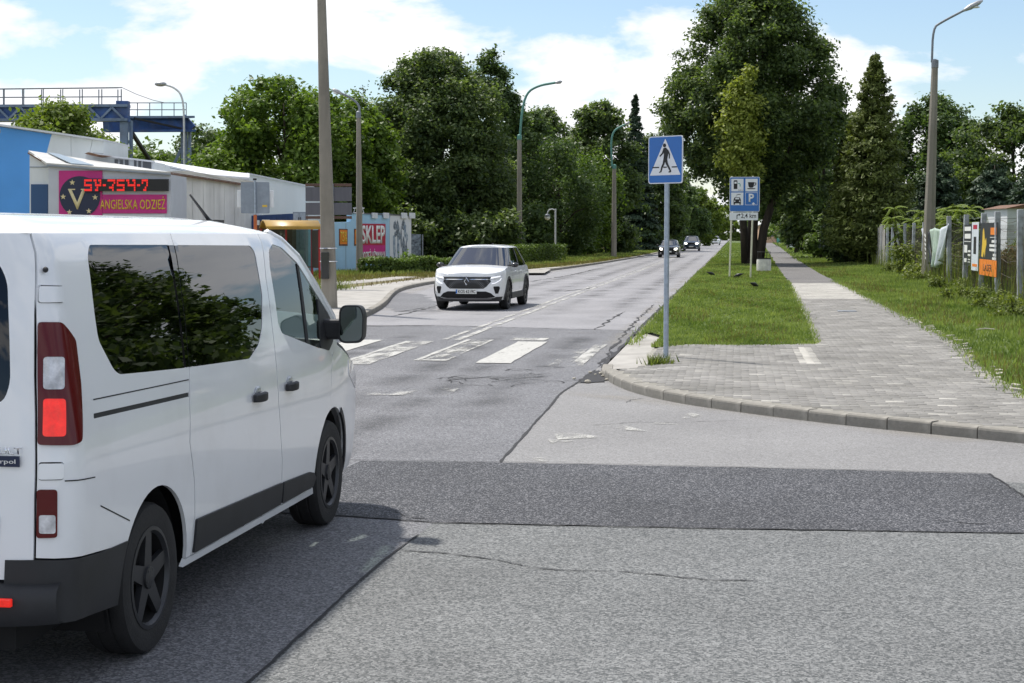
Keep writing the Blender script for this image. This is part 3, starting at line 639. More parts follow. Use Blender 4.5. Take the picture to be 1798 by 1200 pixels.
film('gutter_dust', lambda y: 1.5 - (y - 15) * 1.05, 1.0, 13.6, 18.4, DUST, apron, .0035)

# ------------------------------------------------------------------ right kerb of single stones
def kerb_stones(name, line, length, h0, h1, width, zfun, mat, gap=0.012, seed=0, inside=1):
    root = bpy.data.objects.new(name, None); COL.objects.link(root); struct(root)
    P = resample(line, length); r_ = random.Random(seed); meshes = {}
    for a, b in zip(P[:-1], P[1:]):
        d = (b - a); L = d.length; d.normalize(); n = Vector((-d.y, d.x)) * inside
        mid = (a + b) / 2 + n * width / 2
        z = zfun(mid.x, mid.y); key = (round(L, 2), r_.randint(0, 2))
        if key not in meshes:
            m = MB(); w, l = width, L - gap; c = 0.025
            prof = [(-w / 2, -0.15), (w / 2, -0.15), (w / 2, 0.0), (-w / 2 + c, 0.0), (-w / 2 + 0.006, -c * 0.45), (-w / 2, -c - r_.uniform(0, 0.008))]
            m.prism([(-l / 2, p[0], p[1]) for p in prof], (l, 0, 0))
            me = m.mesh('kerb_stone', mat); meshes[key] = me
        o = link('kerb_stone', meshes[key], root)
        o.location = (mid.x, mid.y, z + r_.uniform(-0.006, 0.006))
        ang = math.atan2(d.y, d.x) + (0 if inside > 0 else math.pi)
        o.rotation_euler = (r_.uniform(-0.02, 0.02), r_.uniform(-0.006, 0.006), ang + r_.uniform(-0.012, 0.012))
    return root
def sstep(a, b, x):
    t = max(0.0, min(1.0, (x - a) / (b - a))); return t * t * (3 - 2 * t)
def pz(x, y):                              # pavement height: dropped to the road at the crossing
    drop = sstep(19.6, 21.2, y) * (1 - sstep(26.0, 29.0, y)) * (1 - sstep(-1.9, -0.6, x))
    return 0.115 - 0.095 * drop
kerb_main = [p for p in KERB_R if p[0] < 8.2]
kerb_stones('kerb', kerb_main, 0.47, 0, 0, 0.15, pz, MAT['concrete_kerb'], seed=2, inside=1)
ROAD_EDGE = [(-1.80, 28.6), (-1.78, 60.0)]
kerb_stones('verge_kerb', ROAD_EDGE, 1.0, 0, 0, 0.12, lambda x, y: 0.045, MAT['concrete_kerb'], seed=4, inside=-1)
struct(MB().box((-1.72, 130.0, -0.02), (0.12, 139.0, 0.12)).build('verge_kerb_far', MAT['concrete_kerb']))
g = MB(); rows = []
for i in range(20):
    y = 21.3 + i * 0.4
    rows.append([(-1.80, y, 0.008), (-1.55 + 0.1 * sstep(27, 21, y) * 0, y, 0.016), (-1.28 + 0.01 * math.sin(i), y, 0.030)])
struct(g.grid(rows[::-1]).build('concrete_gutter', MAT['concrete_light']))
kerb_stones('left_kerb', [p for p in KERB_L if 20 <= p[1] <= 120], 1.0, 0, 0, 0.15, lambda x, y: 0.12, MAT['concrete_kerb'], seed=6, inside=1)
lk = MB(); pl = [p for p in KERB_L if p[1] > 117]
lk.grid([[(x, y, -0.05), (x, y, 0.10), (x - 0.15, y, 0.11), (x - 0.15, y, -0.05)] for x, y in pl])
struct(lk.build('left_kerb_far', MAT['concrete_kerb']))

# ------------------------------------------------------------------ right pavement: concrete pavers
SW_L = [(1.33, 25.4), (1.36, 27.2), (1.50, 33.0), (1.73, 45.3), (2.05, 62.7), (2.5, 98.0), (4.2, 213.0), (5.5, 330.0)]
SW_R = [(3.15, 17.0), (3.26, 19.4), (3.35, 21.8), (3.63, 25.3), (3.69, 29.5), (3.74, 38.5), (3.80, 50.0), (3.9, 72.0), (4.5, 114.0), (6.2, 213.0), (7.8, 330.0)]
VERGE_FRONT = [(-1.28, 24.6), (-0.80, 24.95), (0.0, 24.9), (0.6, 25.05), (1.33, 25.4)]
def offs(line, d):
    out = []
    for i, p in enumerate(line):
        a, b = Vector(line[max(i - 1, 0)]), Vector(line[min(i + 1, len(line) - 1)]); t = (b - a).normalized()
        out.append((p[0] - t.y * d, p[1] + t.x * d))
    return out
KIN = [p for p in offs(KERB_R, 0.15) if p[0] < 8.2 and p[1] < 21.2]
PAV = [(-1.28, 24.6), (-1.28, 21.2)] + [p for p in KIN if p[0] > -1.6] + [(8.0, 16.6), (4.6, 16.9)] + [p for p in SW_R if p[1] < 60] + [(3.83, 57.0)] + [(lerp_poly(SW_L, 57.0), 57.0)] + [p for p in SW_L[::-1] if p[1] < 57] + VERGE_FRONT[::-1][1:]
pts = [Vector(p) for p in PAV]; n0 = len(pts)
xs = np.arange(-1.7, 8.2, 0.5); ys = np.arange(12.0, 57.0, 0.7)
pts += [Vector((x, y)) for x in xs for y in ys if in_poly(x, y, PAV)]
res = delaunay_2d_cdt(pts, [(i, (i + 1) % n0) for i in range(n0)], [], 1, 1e-5)
m = MB(); m.add([(v.x, v.y, pz(v.x, v.y) - 0.007) for v in res[0]], res[2])
JOINT = pmat('joint_sand', (0.30, 0.285, 0.25), 0.95, var=0.3, vscale=8, dirt=0.6, dscale=2.0, dirtcol=(0.10, 0.10, 0.07))
pavement = struct(m.build('pavement', JOINT))
struct(flat('footpath', [(x, y) for x, y in jag([p for p in SW_L if p[1] < 57.0] and [(lerp_poly(SW_L, 57.0), 57.0)] + [p for p in SW_L if p[1] > 57], 1.5, 0.06, 8)] + [(x, y) for x, y in jag(([(3.83, 57.0)] + [p for p in SW_R if p[1] > 57])[::-1], 1.5, 0.08, 9)], 0.105, MAT['asph_path']))

def pavermat():
    m = bpy.data.materials.new('concrete_paver'); m.use_nodes = True
    t = m.node_tree; b = t.nodes['Principled BSDF']; L = t.links.new
    a = t.nodes.new('ShaderNodeAttribute'); a.attribute_name = 'tint'
    r = t.nodes.new('ShaderNodeValToRGB')
    r.color_ramp.elements[0].color = (0.142, 0.137, 0.130, 1); r.color_ramp.elements[1].color = (0.50, 0.48, 0.44, 1)
    e = r.color_ramp.elements.new(0.5); e.color = (0.250, 0.242, 0.228, 1)
    L(a.outputs['Fac'], r.inputs[0])
    g_ = t.nodes.new('ShaderNodeNewGeometry')
    n = t.nodes.new('ShaderNodeTexNoise'); n.inputs['Scale'].default_value = 1.1; n.inputs['Detail'].default_value = 9; L(g_.outputs['Position'], n.inputs['Vector'])
    r2 = t.nodes.new('ShaderNodeValToRGB'); r2.color_ramp.elements[0].position, r2.color_ramp.elements[1].position = 0.3, 0.7
    r2.color_ramp.elements[0].color = (0.72, 0.72, 0.70, 1); r2.color_ramp.elements[1].color = (1.15, 1.15, 1.15, 1); L(n.outputs['Fac'], r2.inputs[0])
    mx = t.nodes.new('ShaderNodeMix'); mx.data_type = 'RGBA'; mx.blend_type = 'MULTIPLY'; mx.inputs['Factor'].default_value = 1
    L(r.outputs[0], mx.inputs['A']); L(r2.outputs[0], mx.inputs['B']); L(mx.outputs['Result'], b.inputs['Base Color'])
    b.inputs['Roughness'].default_value = 0.85
    n2 = t.nodes.new('ShaderNodeTexNoise'); n2.inputs['Scale'].default_value = 120; L(g_.outputs['Position'], n2.inputs['Vector'])
    bp = t.nodes.new('ShaderNodeBump'); bp.inputs['Strength'].default_value = 0.4; bp.inputs['Distance'].default_value = 0.004; L(n2.outputs['Fac'], bp.inputs['Height']); L(bp.outputs[0], b.inputs['Normal'])
    return m
PAVER = pavermat()
def paver_verts(l=0.196, w=0.096, h=0.05, c=0.006):
    v = []
    for z, i in ((-h, 0), (-c, 0), (0, c)):
        v += [(-l / 2 + i, -w / 2 + i, z), (l / 2 - i, -w / 2 + i, z), (l / 2 - i, w / 2 - i, z), (-l / 2 + i, w / 2 - i, z)]
    f = []
    for k in (0, 4):
        f += [(k + i, k + (i + 1) % 4, k + 4 + (i + 1) % 4, k + 4 + i) for i in range(4)]
    f.append((8, 9, 10, 11))
    return np.array(v), np.array(f)
PV, PF = paver_verts()
bricks = []
r_ = random.Random(12)
inner = PAV
j = 0
y = 12.3
while y < 57.0:
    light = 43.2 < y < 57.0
    xoff = (0.1 if j % 2 else 0.0) + r_.uniform(-0.006, 0.006)
    for i in range(-10, 45):
        x = i * 0.2 + xoff
        if not in_poly(x, y, inner): continue
        if not (in_poly(x - 0.09, y, inner) and in_poly(x + 0.09, y, inner) and in_poly(x, y - 0.05, inner)): continue
        # frayed outer edge by the right-hand verge
        if x > lerp_poly(SW_R, y) - 0.28 and y > 17 and r_.random() < 0.3: continue
        tint = min(1, max(0, 0.40 + r_.gauss(0, 0.10)))
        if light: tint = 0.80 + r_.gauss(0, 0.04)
        if r_.random() < 0.009: tint = 0.78
        if 0.94 < x < 1.16 and 21.4 < y < 24.6 and abs(x - 1.05) > 0.02: tint = 0.95
        bricks.append((x, y, pz(x, y) + r_.uniform(-0.003, 0.003), tint, r_.uniform(-0.012, 0.012)))
    y += 0.1; j += 1
def frame_px(x, y, z=0.1):
    d = -x * math.sin(YAW) + y * math.cos(YAW); xc = x * math.cos(YAW) + y * math.sin(YAW)
    return 899 + FPX * xc / d
bricks.sort(key=lambda b: math.hypot(b[0], b[1]) + (1000 if not (0 < frame_px(b[0], b[1]) < 1798) else 0))
variants = {}
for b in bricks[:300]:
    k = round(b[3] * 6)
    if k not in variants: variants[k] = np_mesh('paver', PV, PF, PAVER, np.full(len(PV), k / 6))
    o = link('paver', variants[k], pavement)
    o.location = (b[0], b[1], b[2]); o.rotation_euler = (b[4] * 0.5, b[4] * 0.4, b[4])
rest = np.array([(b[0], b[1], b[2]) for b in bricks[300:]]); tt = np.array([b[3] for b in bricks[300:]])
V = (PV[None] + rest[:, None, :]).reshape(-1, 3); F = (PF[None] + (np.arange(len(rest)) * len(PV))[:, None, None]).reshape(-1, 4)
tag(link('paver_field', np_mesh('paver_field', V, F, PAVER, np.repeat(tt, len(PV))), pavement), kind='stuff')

# crumbled edge stones along the right of the pavement
for k in range(26):
    yy = 17.5 + k * 0.62 + r_.uniform(-0.2, 0.2); xx = lerp_poly(SW_R, yy) + r_.uniform(-0.08, 0.10)
    s_ = r_.uniform(0.04, 0.09)
    m = MB().box((0, 0, 0), (s_ * 1.7, s_, 0.06)); o = m.build('edge_stone', MAT['rubble'], pavement, bevel=0.012)
    o.location = (xx, yy, 0.11); o.rotation_euler = (r_.uniform(-.2, .2), r_.uniform(-.2, .2), r_.uniform(0, 3))
# ------------------------------------------------------------------ left pavement and bus bay edge
LPB = [(-13.2, 20.0), (-13.0, 46.0), (-12.6, 52.0), (-12.4, 62.0), (-11.0, 72.0), (-9.6, 84.0)]
KLI = [p for p in offs(KERB_L, 0.15) if 20.5 < p[1] < 84]
struct(flat('left_pavement', KLI + LPB[::-1], 0.112, MAT['concrete_light']))
# ------------------------------------------------------------------ verges
VERGE1 = VERGE_FRONT + SW_L[1:] + [(-1.66, 330.0)] + [(-1.66, 29.0), (-1.28, 27.5)]
struct(flat('verge', [p for p in VERGE1], 0.085, MAT['turf']))
VERGE2 = [(8.0, 16.6)] + [(4.6, 16.9)] + SW_R + [(60, 330), (60, 14)]
struct(flat('right_verge', VERGE2, 0.088, MAT['turf']))
struct(flat('right_bank', [(8.2, 12.2), (60, 10.0), (60, 14), (8.0, 16.6)], 0.088, MAT['turf']))
VERGE3 = [(-120, 20.0)] + LPB + [p for p in KERB_L if p[1] > 84] + [(-120, 700)]
struct(flat('left_verge', [(x - (0.16 if -9.6 > x or y > 84 else 0), y) for x, y in VERGE3], 0.09, MAT['dry_turf']))
BACKPATH = [(-16.5, 40), (-14.4, 40), (-14.0, 50), (-13.4, 58), (-13.2, 64), (-14.2, 64), (-15.0, 56), (-16.5, 50)]
struct(flat('back_path', jag(BACKPATH, 0.7, 0.08, 3), 0.097, MAT['concrete_light']))
for k, l in enumerate([[(931, 480), (985, 472), (998, 474), (990, 480)], [(1040, 459), (1060, 455), (1066, 458), (1048, 461)]]):
    m = MB(); q = [gp(x, y, 0.10) + Vector((-.9, 0, 0)) for x, y in l]; m.prism(q, (0, 0, 0.015))
    struct(m.build('paving_slab', MAT['concrete_light']))
ribbon('bare_strip', [(-14.6, 66.0), (-13.6, 80.0), (-11.6, 96.0)], 0.5, 0.096, MAT['soil'], bpy.data.objects['left_verge'], 0.5, 0.6, 0.1, 91)
# grit and rubbish where the gutter meets the kerb
m = MB()
for k in range(9):
    x, y = -1.78 + r_.gauss(0, 0.10), 20.1 + r_.gauss(0, 0.35); s_ = r_.uniform(0.015, 0.045)
    m.ball((x, y, 0.012 + s_ * 0.3), (s_, s_ * r_.uniform(.5, 1.2), s_ * 0.5), 6, 4)
tag(m.build('grit', MAT['rubble']), 'pale grit and crumbs washed up where the kerb starts', 'grit', kind='stuff')
struct(flat('wet_dirt', jag([(-1.95, 19.3), (-1.60, 19.5), (-1.70, 20.3), (-1.83, 21.2), (-1.95, 20.6), (-1.95, 19.3)], 0.12, 0.03, 44)[:-1], 0.010, MAT['crack']))

p = gp(1487, 547, .115); struct(MB().box((p.x, p.y, .118), (.42, .42, .02)).build('drain_cover', MAT['steel_grey'], pavement))

# ================================================================== GRASS AND FOLIAGE
def blades(name, P, h, w, mat, seed, lean=0.45, z=0.085):
    """P: (n,2) ground points, h: (n,) heights -> one triangle a blade"""
    g_ = np.random.default_rng(seed); n = len(P)
    a = g_.uniform(0, 2 * np.pi, n); d = np.stack([np.cos(a), np.sin(a)], 1)
    b = g_.uniform(0, 2 * np.pi, n); t = np.stack([np.cos(b), np.sin(b)], 1) * (h * lean * g_.uniform(0.2, 1.2, n))[:, None]
    V = np.zeros((n, 3, 3)); ww = (w * g_.uniform(0.6, 1.4, n))[:, None] if np.isscalar(w) else (w)[:, None]
    V[:, 0, :2] = P - d * ww / 2; V[:, 1, :2] = P + d * ww / 2; V[:, 2, :2] = P + t
    V[:, :2, 2] = z - 0.01; V[:, 2, 2] = z + h
    base = 0.42 + 0.20 * np.sin(P[:, 0] * 1.7 + 1.3 * np.sin(P[:, 1] * 0.8)) * np.sin(P[:, 1] * 0.45) + 0.16 * np.sin(P[:, 0] * 4.3 + P[:, 1] * 1.1) * np.sin(P[:, 1] * 0.23 + 2.0) + 0.10 * np.sin(P[:, 0] * 9.0 - P[:, 1] * 2.9)
    tint = np.clip(base + g_.normal(0, 0.2, n), 0, 1)
    T = np.stack([tint * 0.7, tint * 0.7, np.clip(tint * 1.15, 0, 1)], 1)
    return link(name, np_mesh(name, V.reshape(-1, 3), np.arange(3 * n).reshape(-1, 3), mat, T.ravel()))
def scatter(poly, n, seed, ymax=None, power=1.0):
    g_ = np.random.default_rng(seed); P = np.array(poly)
    x0, y0 = P.min(0); x1, y1 = P.max(0)
    if ymax: y1 = min(y1, ymax)
    out = []
    tot = 0
    while tot < n:
        X = g_.uniform(x0, x1, n); Y = y0 + (y1 - y0) * g_.uniform(0, 1, n) ** power
        k = in_poly_np(X, Y, poly); out.append(np.stack([X[k], Y[k]], 1)); tot += k.sum()
    return np.concatenate(out)[:n]
g_ = np.random.default_rng(3)
S1 = scatter(VERGE1, 70000, 1, 120, 1.9)
tuft = 1 + 0.8 * (np.sin(S1[:, 0] * 5.1) * np.sin(S1[:, 1] * 2.3) > 0.4)
S1f = scatter([(-1.6, 95), (2.5, 95), (4.2, 213), (5.5, 330), (-1.6, 330)], 9000, 15); tag(blades('grass', S1f, g_.uniform(0.06, 0.15, len(S1f)), 0.12 + 0 * S1f[:, 1], MAT['grass'], 16), 'distant grass of the verge towards the end of the road', 'grass', kind='stuff')
S2f = scatter([(4.0, 100), (14.0, 100), (20, 330), (7.8, 330), (6.2, 213)], 14000, 17); tag(blades('grass', S2f, g_.uniform(0.06, 0.2, len(S2f)), 0.14 + 0 * S2f[:, 1], MAT['grass'], 18), 'distant grass right of the footpath', 'grass', kind='stuff')
tag(blades('grass', S1, g_.uniform(0.02, 0.060, len(S1)) * tuft, 0.020 + 0.0006 * S1[:, 1], MAT['grass'], 1), 'mown green grass on the verge between road and footpath', 'grass', kind='stuff')
V2N = [(3.5, 17.0)] + [(x - 0.06, y) for x, y in SW_R[1:9]] + [(8.6, 114), (8.4, 60), (8.2, 16.0)]
S1d = scatter(VERGE1, 9000, 11, 110, 1.8)
S1d = S1d[(np.sin(S1d[:, 0] * 2.1 + 1) * np.sin(S1d[:, 1] * 0.5) > 0.0)]
tag(blades('dry_grass', S1d, g_.uniform(0.03, 0.10, len(S1d)), 0.018 + 0.0005 * S1d[:, 1], MAT['drygrass'], 12), 'dry straw-coloured blades in the verge grass', 'grass', kind='stuff')
S2 = scatter(V2N, 85000, 2, 114, 1.6)
tall = np.clip((S2[:, 0] - 4.6) / 2.4, 0, 1)
tag(blades('grass', S2, g_.uniform(0.03, 0.09, len(S2)) * (1 + 1.8 * tall), 0.022 + 0.0006 * S2[:, 1], MAT['grass'], 2), 'taller green grass between the footpath and the post fence', 'grass', kind='stuff')
S2d = scatter(V2N, 12000, 13, 100, 1.5)
S2d = S2d[np.sin(S2d[:, 0] * 1.9) * np.sin(S2d[:, 1] * 0.37 + 1) > -0.1]
tag(blades('dry_grass', S2d, g_.uniform(0.05, 0.18, len(S2d)), 0.018 + 0.0005 * S2d[:, 1], MAT['drygrass'], 14), 'dry straw-coloured blades in the fence-side grass', 'grass', kind='stuff')
# grass creeping over the edges of the paving
ee = []
gx = np.random.default_rng(31)
for y in np.arange(25.6, 60, 0.02): ee.append((lerp_poly(SW_L, y) + gx.normal(0.02, 0.05), y))
for y in np.arange(17.2, 60, 0.012): ee.append((lerp_poly(SW_R, y) + gx.normal(-0.02, 0.10), y))
for x in np.arange(-1.3, 1.35, 0.006): ee.append((x, float(np.interp(x, [p[0] for p in VERGE_FRONT], [p[1] for p in VERGE_FRONT])) + gx.normal(-0.05, 0.12)))
for y in np.arange(24.8, 80, 0.02): ee.append((-1.62 + gx.normal(0.0, 0.06), y))
ee = np.array(ee)
tag(blades('edge_grass', ee, gx.uniform(0.03, 0.10, len(ee)), 0.02 + 0 * ee[:, 0], MAT['grass'], 32, 0.8, 0.10), 'grass creeping over the edges of the paving', 'grass', kind='stuff')
# clover heads and daisies
fl = scatter(VERGE1, 260, 33, 60, 1.4); fv, ff_ = [], []
for i, (x, y) in enumerate(fl):
    z = 0.13 + gx.uniform(0, .05); r_ = gx.uniform(.012, .022)
    fv += [(x - r_, y, z), (x, y - r_, z + r_ * .6), (x + r_, y, z), (x, y + r_, z - r_ * .2)]; ff_.append((4 * i, 4 * i + 1, 4 * i + 2, 4 * i + 3))
tag(link('clover_heads', np_mesh('clover_heads', np.array(fv), np.array(ff_), MAT['white'])), 'scattered white clover heads in the verge', 'flowers', kind='stuff')
S4 = scatter([(-30, 46), (-17, 46), (-14.9, 50), (-14.0, 64), (-12.5, 63), (-11.2, 72), (-9.8, 84), (-8.7, 100), (-8.3, 112), (-7.8, 146), (-22, 146), (-24, 70)], 60000, 4, None, 1.3)
tag(blades('dry_grass', S4, g_.uniform(0.05, 0.16, len(S4)), 0.03 + 0.0005 * S4[:, 1], MAT['drygrass'], 4), 'patchy dry grass along the left pavement and hedges', 'grass', kind='stuff')
S5 = scatter([(-26, 60), (-14.6, 66), (-12.0, 84), (-9.6, 100), (-8.2, 125), (-7.8, 175), (-26, 175)], 45000, 5, None, 1.2)
tag(blades('grass', S5, g_.uniform(0.08, 0.24, len(S5)), 0.04 + 0.0005 * S5[:, 1], MAT['grass'], 5), 'green grass under the trees on the left side', 'grass', kind='stuff')
# weeds in cracks: at the foot of the crossing sign, along pavement edges
def weed_patch(name, pts, label, seed, h=0.16, n=60, mat='weed', spread=0.25):
    gg = np.random.default_rng(seed); P = np.concatenate([np.array(p)[None] + gg.normal(0, spread, (n, 2)) for p in pts])
    return tag(blades(name, P, gg.uniform(0.3, 1.0, len(P)) * h, 0.02 + 0 * P[:, 0] + 0.012 * gg.uniform(0, 1, len(P)), MAT[mat], seed, 0.7, 0.10), label, 'weeds', kind='stuff')
weed_patch('weeds', [(-0.96, 21.3), (-1.05, 21.25)], 'small weeds growing at the foot of the crossing sign', 21, 0.16, 70, spread=0.10)
weed_patch('weeds', [(-13.0, 48.0), (-12.9, 47.2), (-12.8, 49)], 'weed clump at the back of the left pavement', 22, 0.5, 120, spread=0.35)
weed_patch('weeds', [(-12.6, 52 + i * 1.2) for i in range(9)], 'thin weeds in the joint behind the left pavement', 23, 0.18, 25, 'dryweed', spread=0.25)

def leaf_mesh(name, C, N, L, W, tint, mat, seed):
    gg = np.random.default_rng(seed + 900); n = len(C)
    N = N / (np.linalg.norm(N, axis=1, keepdims=True) + 1e-9)
    a = gg.normal(0, 1, (n, 3)); U = np.cross(N, a); U /= np.linalg.norm(U, axis=1, keepdims=True) + 1e-9
    S = np.cross(N, U)
    L = (L * gg.uniform(0.65, 1.35, n))[:, None]; W = (W * gg.uniform(0.65, 1.35, n))[:, None]
    V = np.stack([C - U * L / 2, C + S * W / 2 - N * L * 0.08, C + U * L / 2, C - S * W / 2 - N * L * 0.08], 1)
    return np_mesh(name, V.reshape(-1, 3), np.arange(4 * n).reshape(-1, 4), mat, np.repeat(np.clip(tint, 0, 1), 4))
def fill_blobs(B, Rr, n, seed, clump=0.45, per=22, flat_=0.7, shell=0.55, up=0.7):
    gg = np.random.default_rng(seed); B = np.array(B); Rr = np.array(Rr)
    if Rr.ndim == 1: Rr = np.stack([Rr, Rr, Rr * 0.85], 1)
    wgt = (Rr.prod(1)) ** 0.62; wgt = wgt / wgt.sum()
    nc = max(1, n // per); k = gg.choice(len(B), nc, p=wgt)
    d = gg.normal(0, 1, (nc, 3)); d /= np.linalg.norm(d, axis=1, keepdims=True)
    rr = gg.uniform(shell, 1.04, nc) ** 0.8
    CC = B[k] + d * Rr[k] * rr[:, None]
    idx = np.repeat(np.arange(nc), per)
    C = CC[idx] + gg.normal(0, 1, (nc * per, 3)) * np.array([clump, clump, clump * flat_]) * 0.5
    N = d[idx] * 0.6 + gg.normal(0, 0.55, (nc * per, 3)); N[:, 2] += up
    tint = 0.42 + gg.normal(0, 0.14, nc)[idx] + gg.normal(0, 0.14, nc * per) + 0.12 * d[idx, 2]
    return C, N, tint
def crown_blobs(seed, z0, z1, Rx, prof, nb, bmin=0.2, bmax=0.36, jitter=0.15):
    rr_ = random.Random(seed); B, Q = [], []
    for i in range(nb):
        t = (i + rr_.random()) / nb
        pr = prof(t); a = i * 2.39996 + rr_.uniform(-.5, .5)
        rad = Rx * pr * math.sqrt(rr_.uniform(0.05, 1.0)) * rr_.uniform(1 - jitter, 1 + jitter)
        b = Rx * rr_.uniform(bmin, bmax) * (0.45 + 0.55 * pr)
        rad = max(0.0, min(rad, Rx * pr * 1.08 - b * 0.75))
        B.append((rad * math.cos(a), rad * math.sin(a), z0 + (z1 - z0) * t)); Q.append(b)
    return B, Q
def limbs(seed, z_top, r0, B, nlimb, fork=0.3, lean=(0, 0), bend=0.3):
    rr_ = random.Random(seed); m = MB(); n = 9; path, rad = [], []
    for i in range(n):
        t = i / (n - 1)
        path.append((lean[0] * t + bend * math.sin(t * 3.1) * rr_.uniform(.4, 1) * (t > 0), lean[1] * t + bend * rr_.uniform(-.3, .3) * (t > 0), -0.2 + (z_top + 0.2) * t))
        rad.append(r0 * (1.35 if i == 0 else 1.0) * (1 - 0.86 * t))
    m.tube(path, rad, 10)
    sel = rr_.sample(range(len(B)), min(nlimb, len(B)))
    for k in sel:
        b = Vector(B[k]); t = max(fork, min(0.9, (b.z / z_top) * rr_.uniform(0.55, 0.85)))
        i = t * (n - 1); i0 = int(i); f = i - i0
        s = Vector(path[i0]).lerp(Vector(path[min(i0 + 1, n - 1)]), f); rs = rad[i0] * 0.5
        mid = s.lerp(b, 0.5) + Vector((rr_.uniform(-.2, .2), rr_.uniform(-.2, .2), 0.12 * (b - s).length))
        m.tube([s, mid, b], [rs, rs * 0.6, rs * 0.18], 6)
    return m
PROF = dict(
    round=lambda t: math.sin(math.pi * min(1, 0.10 + 0.86 * t)) ** 0.65,
    linden=lambda t: min(1, 0.62 + 1.6 * t) * (1 - max(0, (t - 0.25) / 0.75) ** 2.0) ** 0.62 + 0.03,
    oval=lambda t: math.sin(math.pi * (0.08 + 0.88 * t)) ** 0.8,
    cone=lambda t: 0.06 + 0.94 * (1 - t) ** 0.9,
    great=lambda t: float(np.interp(t, [0, .12, .25, .42, .6, .8, .93, 1.0], [.42, .62, .92, 1.0, .88, .66, .42, .16])),
    column=lambda t: (1 - t ** 2.6) * (0.75 + 0.25 * math.sin(6 * t)) + 0.05)
CROWNS = {}
def make_tree(name, label, cat, pos, H, Rx, kind, mat, bark='bark', z0=0.18, nb=34, n=14000, leaf=0.30, trunk=0.22, seed=1, group=None, key=None, sc=(1, 1, 1), rz=0.0, nlimb=14, clump=0.55, bmin=0.2, bmax=0.36, shell=0.55, top_sprigs=45, flat_=0.7, lean=(0, 0)):
    root = thing(name, label, cat, pos, rz, group); root.scale = sc
    kk = key or (name, seed, H, Rx, kind, n)
    if kk not in CROWNS:
        B, Q = crown_blobs(seed, H * z0, H * 0.93, Rx, PROF[kind], nb, bmin, bmax)
        rr_ = random.Random(seed + 5)
        for i in range(top_sprigs):          # thin sprigs that break up the outline
            t = rr_.uniform(0.1, 1.0); a = rr_.uniform(0, 6.28); pr = PROF[kind](t) * Rx * rr_.uniform(0.85, 1.12)
            B.append((pr * math.cos(a), pr * math.sin(a), H * z0 + (H * 0.97 - H * z0) * t)); Q.append(Rx * rr_.uniform(0.05, 0.12))
        C, N, T = fill_blobs(B, Q, n, seed, clump, 20, flat_, shell)
        hf = (C[:, 2] - H * z0) / (H * (1 - z0))
        cm = leaf_mesh('crown', C, N, leaf, leaf * 0.62, T, MAT[mat], seed)
        tm = limbs(seed, H * 0.86, trunk, B, nlimb, 0.16, lean).mesh('trunk', MAT[bark], True)
        CROWNS[kk] = (cm, tm)
    cm, tm = CROWNS[kk]
    link('trunk', tm, root); link('crown', cm, root)
    return root
def make_conifer(name, label, pos, H, Rx, mat, seed=1, tiers=26, n=9000, leaf=0.35, droop=0.25, z0=0.06, group=None, trunk=0.16, key=None, sc=(1, 1, 1), rz=0.0, power=0.85):
    root = thing(name, label, 'tree', pos, rz, group); root.scale = sc
    kk = key or (name, seed, H)
    if kk not in CROWNS:
        gg = np.random.default_rng(seed); C, N, T, D = [], [], [], []
        m = MB(); m.tube([(0, 0, -0.2), (0, 0, H * 0.5), (0, 0, H)], [trunk, trunk * 0.6, 0.02], 8)
        for i in range(tiers):
            t = (i + 0.5) / tiers; z = H * (z0 + (1 - z0) * t); rad = Rx * (1 - t) ** power + 0.12
            nb_ = int(7 + 7 * (1 - t))
            for j in range(nb_):
                a = 2.4 * i + gg.uniform(-.35, .35) + j * 6.283 / nb_; ln = rad * gg.uniform(0.62, 1.12); z = H * (z0 + (1 - z0) * min(0.995, max(0.0, t + gg.uniform(-.9, .9) / tiers)))
                cnt = max(6, int(n / tiers / nb_ * (0.35 + 1.3 * (1 - t))))
                s = gg.uniform(0.15, 1, cnt) ** 0.7
                sp = gg.normal(0, 1, cnt) * 0.16 * ln * s
                x = np.cos(a) * ln * s - np.sin(a) * sp; y_ = np.sin(a) * ln * s + np.cos(a) * sp
                zz_ = z - droop * ln * s + 0.10 * ln * s ** 3 + gg.normal(0, 0.07, cnt)
                C.append(np.stack([x, y_, zz_], 1))
                nn = gg.normal(0, 0.5, (cnt, 3)); nn[:, 2] += 0.7; nn[:, 0] += np.cos(a) * 0.5; nn[:, 1] += np.sin(a) * 0.5
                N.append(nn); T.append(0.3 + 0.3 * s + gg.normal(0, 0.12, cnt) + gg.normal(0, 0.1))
                if j % 3 == 0: m.tube([(0, 0, z), (math.cos(a) * ln * 0.8, math.sin(a) * ln * 0.8, z - droop * ln * 0.8)], [0.03, 0.008], 4)
        CROWNS[kk] = (leaf_mesh('crown', np.concatenate(C), np.concatenate(N), leaf, leaf * 0.35, np.concatenate(T), MAT[mat], seed), m.mesh('trunk', MAT['bark'], True))
    cm, tm = CROWNS[kk]
    link('trunk', tm, root); link('crown', cm, root)
    return root
